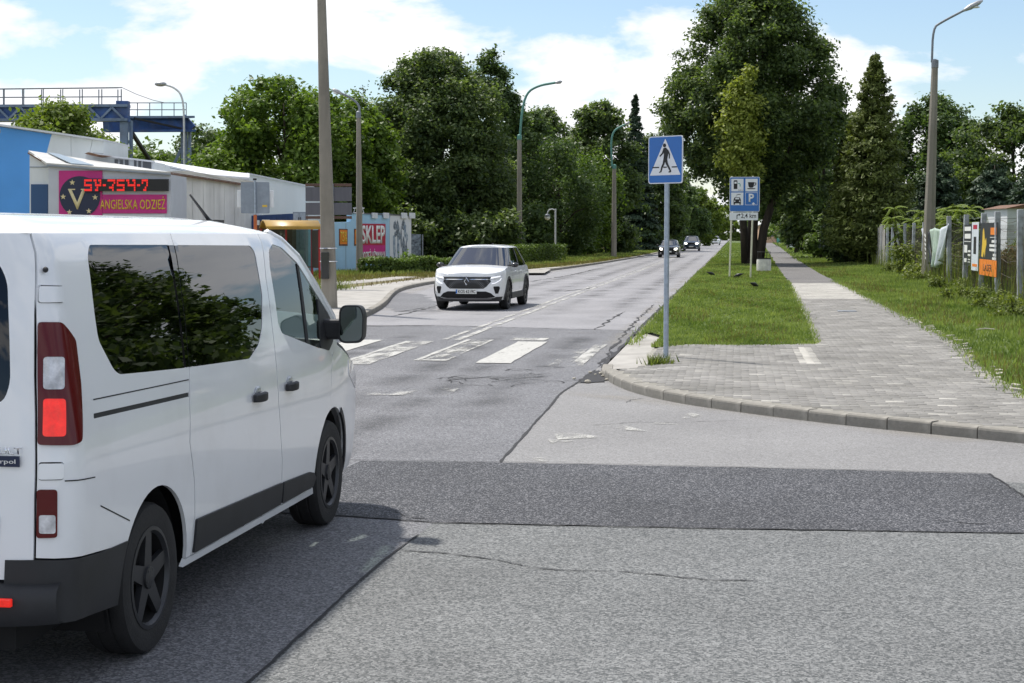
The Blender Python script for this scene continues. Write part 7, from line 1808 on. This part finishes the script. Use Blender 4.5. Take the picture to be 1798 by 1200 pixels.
for a in (528.6, 532): board(cb, 'handle', [(a, 382), (a + .8, 382), (a + .8, 388), (a, 388)], 67, MAT['steel_bin'], .04, out=.83)

# ---- sky-blue wall with shop lettering
W = bld('painted_wall', 'sky-blue rendered wall lettered SKLEP with a white mural end', 'wall', 630, 75)
def dw(px): return 71.5 + (px - 540) / 182 * 8.0
_a, _b = Vector(loc3(540, 412, dw(540))[:2]), Vector(loc3(722, 412, dw(722))[:2])
def wp(px, py):                            # where the sight line through px meets the straight wall
    k = (px - 899.0) / (FPX * math.cos(PITCH) + (600.0 - py) * math.sin(PITCH)); e = _b - _a
    t = (_a.x - k * _a.y) / (k * e.y - e.x); return lp(W, px, py, _a.y + e.y * t)
wdir = (wp(722, 412) - wp(540, 412)); wdir.z = 0; wdir.normalize(); wn_ = Vector((wdir.y, -wdir.x, 0))
def wslab(name, pts, mat, t, out, parent=W):
    q = [wp(px, py) + wn_ * out for px, py in pts]
    return MB().prism(q, wn_ * t).build(name, mat, parent)
wl = wslab('wall', [(534, 392), (616, 390), (616, 374), (684, 375.5), (684, 500), (534, 500)], MAT['sky_blue_wall'], .25, -.25)
for a in (565, 607): wslab('wall_joint', [(a, 392), (a + .5, 392), (a + .5, 490), (a, 490)], MAT['sign_back'], .006, .002)
mw = wslab('mural_wall', [(684.4, 376), (722, 379.5), (722, 500), (684.4, 500)], MAT['white_wall'], .25, -.245)
wslab('coping', [(615, 373), (722.5, 378.3), (722.5, 380), (615, 375)], MAT['sign_back_dark'], .34, -.29)
for a in (651, 671, 703, 717): wslab('coping_block', [(a, 373.8), (a + 9, 374.2), (a + 9, 384), (a, 383.6)], MAT['white_wall'], .06, .05)
def wtext(txt, px0, px1, py0, py1, mat, out, bold, parent):
    a, b = wp(px0, py1), wp(px1, py0); t = text_mesh(txt, mat, width=(Vector((b.x, b.y)) - Vector((a.x, a.y))).length, height=wp((px0 + px1) / 2, py0).z - wp((px0 + px1) / 2, py1).z, name='lettering', parent=parent, bold=bold, extrude=.006)
    c = (a + b) / 2 + wn_ * out; t.location = (c.x, c.y, wp((px0 + px1) / 2, py1).z); t.rotation_euler = (R(90), 0, math.atan2(wdir.y, wdir.x)); return t
sg = wslab('shop_sign', [(632, 393), (676, 393.5), (676, 459), (632, 460)], MAT['brown_red'] if 'brown_red' in MAT else MAT['crimson'], .03, .003)
wslab('crimson_band', [(633, 431), (675, 431), (675, 444), (633, 444)], MAT['magenta'], .006, .035, sg)
wtext('SKLEP', 634, 674.5, 396, 428, MAT['white'], .045, .03, sg)
wtext('ODZIEŻ UŻYWANA', 633.5, 675, 437, 458, MAT['white'], .05, .02, sg)
for a in (595, 621.5, 563):
    po = wslab('sale_poster', [(a, 402), (a + 15, 402.5), (a + 15, 432), (a, 432)], MAT['rust'], .015, .003)
    wslab('poster_field', [(a + 1.2, 404), (a + 13.8, 404.4), (a + 13.8, 429), (a + 1.2, 429)], MAT['orange'], .004, .019, po)
    wtext('75%', a + 2.0, a + 13.4, 407, 426, MAT['yellow'], .03, .02, po)
# mural of two loosely painted standing figures
rm = random.Random(5)
def blotch(px, py, w, h, mat, k):
    n = 11; wslab('mural_paint', [(px + w * math.cos(6.283 * i / n) * rm.uniform(.6, 1.15), py + h * math.sin(6.283 * i / n) * rm.uniform(.6, 1.15)) for i in range(n)], mat, .002, .007 + .0008 * k, mw)
MAT['mural_ink'] = pmat('mural_ink', (0.03, 0.035, 0.05), .7, var=.6, vscale=9, col2=(0.30, 0.36, 0.42))
MAT['mural_blue'] = pmat('mural_denim', (0.10, 0.16, 0.24), .7, var=.5, vscale=7, col2=(0.42, 0.48, 0.54))
for k, (x, y, w, h, mt) in enumerate([(693, 396, 2.6, 9, 'mural_ink'), (698, 402, 3.2, 14, 'mural_ink'), (708, 396, 3.4, 10, 'mural_ink'), (711, 405, 2.6, 14, 'mural_blue'), (700, 415, 4.2, 10, 'mural_ink'), (692, 432, 3.0, 22, 'mural_blue'), (699, 436, 2.4, 20, 'mural_blue'), (708, 436, 2.6, 20, 'mural_ink'), (713, 440, 2.2, 17, 'mural_ink'), (704, 420, 1.6, 24, 'mural_ink'), (694, 412, 2.0, 7, 'mural_ink'), (714, 418, 1.8, 10, 'mural_blue')]): blotch(x, y, w, h, MAT[mt], k)
gt = bld('steel_gate', 'dark steel gate with pale scribbled graffiti at the end of the painted wall', 'gate', 730, 80)
board(gt, 'leaf', [(718.5, 413), (721, 411), (739, 412), (739, 480), (718.5, 480)], 80, MAT['graffiti'] if 'graffiti' in MAT else MAT['mural_ink'], .05)
board(gt, 'post', [(741, 412), (743.2, 412), (743.2, 480), (741, 480)], 80, MAT['steel_grey'], .08)
cr = bld('roof_bracket', 'white wire bracket on top of the painted wall behind the lamp post', 'bracket', 630, 74)
for pts_ in (((621, 374), (624, 364), (630, 372), (636, 364), (639, 375)), ((621, 374), (639, 375)), ((620, 366), (640, 366))):
    MB().tube([lp(cr, x, y, 74) for x, y in pts_], .02, 5).build('wire_bar', MAT['steel_white'], cr)

# ---- blue gantry crane
G = bld('gantry_crane', 'blue gantry crane with railed walkways behind the sheds', 'crane', 170, 92)
def beam(name, a, b, w, h, mat, parent=G):
    a, b = Vector(a), Vector(b); d_ = (b - a); L = d_.length; ax = d_.normalized(); up = Vector((0, 0, 1)) if abs(ax.z) < .9 else Vector((0, 1, 0))
    s = ax.cross(up).normalized(); u = s.cross(ax)
    q = [a + s * sx * w / 2 + u * sz * h / 2 for sx, sz in ((-1, -1), (1, -1), (1, 1), (-1, 1))]
    return MB().prism(q, d_).build(name, mat, parent)
d1, d2 = 92, 98
zt_ = lambda py, d: lp(G, 170, py, d).z
P1 = lambda px, py, d=92: lp(G, px, py, d)
beam('main_girder', P1(-80, 199), P1(224, 198), .5, 26 / FPX * 92, MAT['blue_steel'])
beam('girder_flange', P1(-80, 187.5), P1(226, 186.5), .9, .16, MAT['pale_steel'])
beam('girder_flange', P1(-80, 212), P1(226, 211), .9, .16, MAT['pale_steel'])
for px in range(-60, 220, 40):
    beam('girder_brace', P1(px, 210) + Vector((0, -.42, 0)), P1(px + 20, 190) + Vector((0, -.42, 0)), .12, .12, MAT['pale_steel'])
    beam('girder_brace', P1(px + 20, 190) + Vector((0, -.42, 0)), P1(px + 40, 210) + Vector((0, -.42, 0)), .12, .12, MAT['pale_steel'])
beam('end_frame', P1(216, 178) + Vector((0, .0, 0)), P1(216, 214), .7, .55, MAT['blue_steel'])
for px, d_ in ((218, 92.0), (230, 92.6)): beam('leg', P1(px, 212, d_), P1(px + 1, 470, d_) * 1.0, .42 if px == 218 else .14, .42, MAT['pale_steel'])
beam('cross_girder', P1(186, 219, 93), P1(324, 219, 99), .5, 24 / FPX * 95, MAT['blue_steel'])
beam('girder_flange', P1(186, 206.5, 93), P1(334, 206, 99), .8, .14, MAT['pale_steel'])
beam('girder_flange', P1(186, 230.5, 93), P1(336, 230, 99), .8, .14, MAT['blue_steel'])
beam('end_frame', P1(320, 206, 99), P1(338, 226, 99), .4, .5, MAT['blue_steel'])
for px, w_ in ((323, .36), (333, .14)): beam('leg', P1(px, 228, 99), P1(px + 2, 470, 99), w_, .36, MAT['pale_steel'])
beam('brace', P1(321, 256, 99), P1(304, 292, 99), .16, .16, MAT['pale_steel'])
beam('brace', P1(232, 234, 93), P1(262, 280, 98), .2, .2, MAT['steel_bin'])
beam('brace', P1(236, 208, 94), P1(318, 226, 98), .12, .12, MAT['steel_bin'])
for d_, x0_, x1_, t0, t1, b0, n_ in ((92, -60, 214, 157, 154, 186, 8), (92.9, -60, 208, 157.5, 154.5, 186, 8)):
    for f in (0.0, .5): MB().tube([P1(x0_, t0 + (b0 - t0) * f, d_), P1(x1_, t1 + (b0 - t1) * f, d_)], .035, 5).build('handrail', MAT['steel_grey'], G)
    for i in range(n_): 
        x = x0_ + (x1_ - x0_) * (i + .97) / n_; MB().tube([P1(x, t0, d_), P1(x, b0, d_)], .035, 5).build('baluster', MAT['steel_grey'], G)
for x0_, x1_, d_ in ((220, 327, 96),):
    for py in (181, 193): MB().tube([P1(x0_, py, d_), P1(x1_, py, d_ + 3)], .03, 5).build('handrail', MAT['steel_grey'], G)
    for i in range(6): x = x0_ + (x1_ - x0_) * i / 5; MB().tube([P1(x, 181, d_ + 3 * i / 5), P1(x, 206, d_ + 3 * i / 5)], .03, 5).build('baluster', MAT['steel_grey'], G)
MB().tube([P1(214, 154), P1(240, 166, 93), P1(268, 176, 94), P1(290, 181, 96)], .02, 4).build('cable', MAT['steel_grey'], G)

# ================================================================== RIGHT SIDE: POST FENCE, BANNERS, FAR END
def fx(y): return 7.20 + 0.012 * (y - 40.0)
FROOT = thing('post_fence', 'long fence of weathered concrete posts and sagging wire along the footpath verge', 'fence', (fx(40), 40.0, .09))
fr = random.Random(9)
posts = [(px, 7.2 * 2700.0 / (px - 1290.0)) for px in (1830, 1770, 1733, 1704, 1678, 1652, 1607, 1590, 1577, 1565, 1555, 1547, 1538, 1530)]
PT = []
for k, (px, y) in enumerate(posts):
    x = fx(y); y = x * 2700.0 / (px - 1290.0); x = fx(y); h = 2.42 if k < 6 else 2.28; w_ = .145 if k < 6 else .12
    m = MB(); lx, ly = fr.uniform(-.06, .06), fr.uniform(-.05, .05); n_ = 16
    for i in range(n_ + 1):
        t = i / n_; e = w_ / 2 * (1.0 + (.035 if i % 2 else 0.0))
        for sx, sy in ((-1, -1), (1, -1), (1, 1), (-1, 1)): m.v.append((x - fx(40) + lx * t + sx * e, y - 40 + ly * t + sy * e, -.2 + (h + .2) * t))
    for i in range(n_): m.f += [(i * 4 + j, i * 4 + (j + 1) % 4, i * 4 + 4 + (j + 1) % 4, i * 4 + 4 + j) for j in range(4)]
    m.f.append(tuple(n_ * 4 + j for j in range(4)))
    m.build('post', MAT['concrete_post'], FROOT, bevel=.012)
    PT.append((x - fx(40), y - 40, h))
MB().tube([(PT[6][0] - .05, PT[6][1] - .1, 2.0), (PT[6][0] + .1, PT[6][1] - 2.2, .6)], .05, 6).build('strut', MAT['concrete_post'], FROOT)
for z in (.35, .75, 1.15, 1.55, 1.95, 2.2):
    path = []
    for a, b in zip(PT[:-1], PT[1:]):
        for i in range(5):
            t = i / 5; path.append((a[0] + (b[0] - a[0]) * t, a[1] + (b[1] - a[1]) * t, z - .10 * math.sin(math.pi * t) + fr.uniform(-.02, .02)))
    MB().tube(path, .006, 4).build('wire', MAT['wire'], FROOT)
# diamond mesh between the nearer posts
m = MB()
for a, b in zip(PT[:9], PT[1:10]):
    L = math.hypot(b[0] - a[0], b[1] - a[1]); n_ = int(L / .14)
    for i in range(n_):
        for sgn in (0, 1):
            t0, t1 = i / n_, min(1, max(0, (i + (9 if sgn else -9)) / n_))
            zz0, zz1 = .15, .15 + abs(t1 - t0) * n_ / 9 * 1.9
            p0 = (a[0] + (b[0] - a[0]) * t0, a[1] + (b[1] - a[1]) * t0, zz0); p1 = (a[0] + (b[0] - a[0]) * t1, a[1] + (b[1] - a[1]) * t1, zz1)
            m.tube([p0, p1], .0028, 3, caps=False)
tag(m.build('wire_mesh', MAT['wire'], FROOT), kind='stuff')
# weathered boards nailed over the fence farther down
bd = thing('board_screen', 'screen of weathered pale boards at the near end of the thujas', 'fence', (fx(84), 84, .09))
for i in range(13):
    yy = -2.6 + i * .50; mt = MAT['wood'] if i % 5 != 4 else MAT['wood_brown']; hh = 2.25 + fr.uniform(-.12, .12)
    o = MB().box((0, yy, hh / 2), (.03, .40, hh)).build('board', mt, bd); o.rotation_euler = (fr.uniform(-.025, .025), fr.uniform(-.03, .03), 0)
for z in (.5, 1.8): MB().box((.04, .5, z), (.05, 6.6, .10)).build('rail', MAT['wood_brown'], bd)
bd2 = thing('picket_screen', 'short broken screen of mixed boards between the dark bushes', 'fence', (fx(108), 106, .09))
for i in range(8):
    mt = (MAT['teal'], MAT['wood'], MAT['wood_brown'], MAT['wood_brown'])[i % 4]; hh = 2.0 + fr.uniform(-.2, .1)
    MB().box((0, -3.5 + i * .9, hh / 2), (.03, .7, hh)).build('board', mt, bd2)
# ---- banners on the fence
def fence_board(name, label, cat, px0, px1, z0, z1, mat, out=.09, t=.015):
    ys = [fx(45) * 2700.0 / (px - 1290.0) for px in (px0, px1)]; y0, y1 = max(ys), min(ys); yc = (y0 + y1) / 2
    o = thing(name, label, cat, (fx(yc) - out, yc, .09), -math.pi / 2 - 0.012)   # local x runs along the fence towards the viewer
    L = y0 - y1
    pn = MB().box((0, 0, (z0 + z1) / 2), (L, t, z1 - z0)).build('panel', mat, o)
    return o, pn, L
def bar(parent, mat, x0, x1, z0, z1, y=-.0095, t=.003): return MB().box(((x0 + x1) / 2, y, (z0 + z1) / 2), (x1 - x0, t, z1 - z0)).build('print', mat, parent)
o, pn, L = fence_board('advert_banner', 'charcoal advert banner with a yellow machine and orange foot strip on the fence', 'banner', 1706, 1737, .62, 2.12, MAT['banner_dark'])
MB().box((0, -.0105, .84), (L * .995, .006, .46)).build('orange_strip', MAT['orange'], pn)
t = text_mesh('LASER', MAT['brown'], width=L * .5, height=.2, name='lettering', parent=pn, bold=.01); t.location = (0, -.016, .74); t.rotation_euler = (R(90), 0, 0)
bar(pn, MAT['orange'], L * .12, L * .44, 1.78, 1.98); bar(pn, MAT['white'], L * .10, L * .44, 1.70, 1.715)
for z, a, b in ((1.56, .20, .45), (1.44, .08, .45), (1.32, .08, .45), (1.18, .28, .45), (1.08, .24, .45)): bar(pn, MAT['white'], L * a, L * b, z, z + .07)
flat_poly('machine_print', [(-L * .40, 1.15), (-L * .36, 1.5), (-L * .33, 1.9), (-L * .28, 1.98), (-L * .24, 1.85), (-L * .20, 1.6), (-L * .12, 1.7), (-L * .10, 1.5), (-L * .16, 1.35), (-L * .18, 1.12), (-L * .24, 1.3), (-L * .30, 1.12)], MAT['yellow'], pn, -.0085)
o, pn, L = fence_board('advert_hoarding', 'narrow white advert panel behind the banner post', 'banner', 1691, 1703, .70, 2.16, MAT['banner_white'])
bar(pn, MAT['crimson'], -L * .3, L * .3, 1.95, 2.08); bar(pn, MAT['ink'], -L * .2, L * .2, 1.20, 1.72); bar(pn, MAT['orange'], -L * .35, L * .35, .82, .90)
o, pn, L = fence_board('text_panel', 'narrow charcoal panel with white lettering lines left of the banner', 'banner', 1677, 1690.4, .82, 2.10, MAT['banner_dark'])
for z, h, a, b in ((1.90, .13, -.42, .42), (1.66, .15, -.38, .40), (1.56, .02, -.45, .45), (1.22, .24, -.42, -.02), (1.24, .06, .08, .42), (1.12, .06, .08, .42), (.92, .12, -.4, -.05), (.92, .03, .1, .4), (1.0, .03, .1, .4)): bar(pn, MAT['white'], L * a, L * b, z, z + h)
# torn tarpaulin hanging in folds
ys = [fx(50) * 2700.0 / (px - 1290.0) for px in (1612, 1657)]; yc = sum(ys) / 2; L = abs(ys[0] - ys[1])
tp = thing('torn_tarpaulin', 'torn green, white and black tarpaulin sagging in folds on the fence', 'tarpaulin', (fx(yc) - .12, yc, .09), -math.pi / 2)
def fold(u0, u1, mat, name, seed, ztop, zbot):
    r_ = random.Random(seed); rows = []
    for j in range(15):
        v = j / 14; row = []
        for i in range(13):
            u = u0 + (u1 - u0) * i / 12; pinch = 1 - .45 * v * (1 if abs(u) > .05 else .4)
            z = ztop(u) + (zbot(u) - ztop(u)) * v
            row.append((L * u * pinch + .04 * math.sin(9 * v + seed), -.10 * math.sin(u * 24 + 2.0 * v + seed) * (0.3 + v) - .03, z))
        rows.append(row)
    MB().grid(rows).build(name, mat, tp, smooth=True, solid=.004)
fold(-.48, -.24, MAT['banner_dark'], 'dark_part', 1, lambda u: 1.95 + .2 * u, lambda u: .70)
fold(-.25, .10, MAT['banner_green'], 'green_part', 2, lambda u: 2.05 - .5 * abs(u + .08), lambda u: .58 + .3 * abs(u))
fold(.08, .46, MAT['banner_white'], 'white_part', 3, lambda u: 1.9 + .6 * u, lambda u: .62 + .9 * max(0, u - .1))
for k in range(6): MB().box((-L * .31 + .05 * k, -.16, 1.75 - k * .17), (.42 - .03 * k, .006, .08), ry=.2).build('print', MAT['white'], tp)
# ---- white-walled shed at the right edge
d = 62
ws = thing('white_shed', 'white-walled shed with a brown roof edge at the right edge', 'building', lv(loc3(1800, 412, d)[0], d, 0), YAW)
xo = loc3(1800, 412, d)[0]
for i in range(7):
    z0_ = i * .42; a, b = loc3(1768, 412, d)[0] - xo, loc3(1960, 412, d)[0] - xo
    MB().box(((a + b) / 2, 1.5, z0_ + .205), (b - a, 3.0, .405)).build('block_course', MAT['white_wall'], ws)
MB().prism([(loc3(1764, 365, d)[0] - xo, -.1, 2.92), (loc3(1800, 365, d)[0] - xo, -.1, 3.10), (loc3(1965, 365, d)[0] - xo, -.1, 3.12), (loc3(1965, 365, d)[0] - xo, -.1, 2.94)], (0, 3.3, 0)).build('roof_edge', MAT['rust'], ws)
# ---- a pale stick lying in the grass, rubble by the brambles
p = gp(1730, 583, .09); s = thing('stick', 'pale broken lath lying in the grass by the pavement', 'stick', (p.x, p.y, .13), R(-8))
MB().tube([(-.16, 0, 0), (.0, .02, .02), (.17, .01, .01)], [.012, .016, .010], 6).build('lath', MAT['rubble'], s)
p = gp(1783, 535, .09); s = thing('rubble_lump', 'pale lump of rubble at the foot of the nearest fence post', 'rubble', (p.x, p.y, .15)); MB().ball((0, 0, 0), (.16, .12, .09), 8, 6).build('lump', MAT['rubble'], s)
# ---- far end of the street
d = 205
ff = thing('corrugated_fence', 'far grey corrugated metal fence beyond the trees', 'fence', at(1404, 412, d) - Vector((0, 0, CAM_H)), 0)
a, b = gp(1384, 434.5, .1), gp(1432, 441, .1); bx_ = ff.location
for i in range(14):
    t0, t1 = i / 14, (i + 1) / 14; p0, p1 = a.lerp(b, t0), a.lerp(b, t1)
    MB().prism([(p0.x - bx_.x, p0.y - bx_.y, 0), (p1.x - bx_.x, p1.y - bx_.y, 0), (p1.x - bx_.x, p1.y - bx_.y, 2.1), (p0.x - bx_.x, p0.y - bx_.y, 2.1)], (.08 if i % 2 else .02, 0, 0)).build('sheet', MAT['galv'], ff)
pyl = thing('advert_pylon', 'tall white and green advertising pylon beyond the far fence', 'sign', lv(loc3(1418, 412, 225)[0], 225, 0), YAW)
w_ = 16 / FPX * 225; zt1 = loc3(1418, 355, 225)[2]
MB().box((0, 0, zt1 / 2), (w_, .5, zt1)).build('panel', MAT['sign_white'], pyl, bevel=.1)
MB().box((0, -.27, zt1 - .5), (w_ * .96, .05, .9)).build('green_top', MAT['banner_green'], pyl)
for z in (3.0, 4.2): MB().box((w_ * .1, -.27, z), (w_ * .6, .05, .3)).build('print', MAT['ink'], pyl)
sb = thing('round_logo_sign', 'far white sign with a red half-round emblem on the corrugated fence', 'sign', lv(loc3(1408, 412, 203)[0], 203, 0), YAW)
MB().box((0, 0, (loc3(0, 398, 203)[2] + loc3(0, 411, 203)[2]) / 2), (18 / FPX * 203, .1, 13 / FPX * 203)).build('panel', MAT['sign_white'], sb)
for x in (-.5, .5): MB().tube([(x, .06, 0), (x, .06, 2.4)], .05, 6).build('post', MAT['galv'], sb)
cz_ = loc3(0, 407, 203)[2]; MB().prism([(.40 * math.cos(math.pi * i / 10), -.06, cz_ + .36 * math.sin(math.pi * i / 10)) for i in range(11)], (0, -.02, 0)).build('emblem', MAT['crimson'], sb)
MB().box((0, -.07, cz_ - .12), (.8, .03, .10)).build('emblem_bar', MAT['crimson'], sb)
gpst = thing('fence_pole', 'slim grey pole at the end of the far corrugated fence', 'pole', lv(loc3(1383, 412, 190)[0], 190, 0), YAW)
MB().tube([(0, 0, 0), (0, 0, loc3(1383, 365, 190)[2])], .12, 8).build('shaft', MAT['concrete_pole'], gpst)
ph = thing('peach_house', 'far peach-coloured house at the end of the footpath', 'building', lv(loc3(1348, 412, 330)[0], 330, 0), YAW)
MB().box((0, 4, 1.9), (3.8, 8, 3.8)).build('wall', MAT['peach'], ph); MB().box((2.3, 3.6, 1.5), (.8, 8, 3.0)).build('annex', MAT['teal'], ph)
MB().prism([(-2.2, -.4, 3.8), (2.9, -.4, 3.8), (.2, -.4, 5.2)], (0, 9, 0)).build('roof', MAT['roof_sheet'], ph)
for x in (-.9, .8): MB().box((x, -.02, 2.0), (.9, .08, 1.2)).build('window', MAT['pane_grey'], ph)
wb = thing('white_warehouse', 'low white warehouse far down the left side of the road', 'building', lv(loc3(1238, 412, 430)[0], 430, 0), YAW)
MB().box((0, 5, 1.1), (9.0, 10, 2.2)).build('wall', MAT['white_wall'], wb); MB().box((0, 5, 2.3), (9.3, 10.3, .2)).build('roof', MAT['roof_sheet'], wb)
MB().box((2.6, 6, 3.0), (2.4, 4, 2.0)).build('upper_storey', MAT['white_wall'], wb)
# trees that close the street and stand off to the right, mirrored in the van's windows
make_tree('roadside_tree', 'sunny tree closing the far end of the road', 'tree', gpos(1286, 480), 12.0, 6.0, 'round', 'spring', n=7000, leaf=.8, seed=91, nb=26, z0=.02)
make_tree('roadside_tree', 'far green tree left of the vanishing road', 'tree', gpos(1215, 520), 15.0, 7.0, 'round', 'maple', n=7000, leaf=.8, seed=92, nb=26, z0=.02)
make_tree('roadside_tree', 'far green tree right of the great linden trunk', 'tree', gpos(1352, 420), 12.0, 6.0, 'round', 'maple', n=7000, leaf=.8, seed=93, nb=26, z0=.02)
make_tree('roadside_tree', 'pale far tree behind the peach house', 'tree', gpos(1390, 380), 15.0, 7.0, 'round', 'willow', n=7000, leaf=.8, seed=94, nb=26, z0=.02)
for k, (x, y, h, mt, lb) in enumerate([(14.5, 27, 11, 'linden', 'dark tree off to the right, mirrored in the rear van window'), (13.5, 37, 12, 'linden', 'dark tree off to the right, mirrored in the middle van window'), (15.5, 18, 9, 'willow', 'green tree off to the right of the junction'), (15.0, 47, 12, 'linden', 'dark tree off to the right behind the nearest fence posts'), (18.0, 60, 11, 'willow', 'green tree off to the right behind the white shed')]):
    make_tree('garden_tree', lb, 'tree', (x, y, .05), h, 4.2, 'round', mt, n=13000, leaf=.36, seed=95 + k, nb=34, z0=.05)
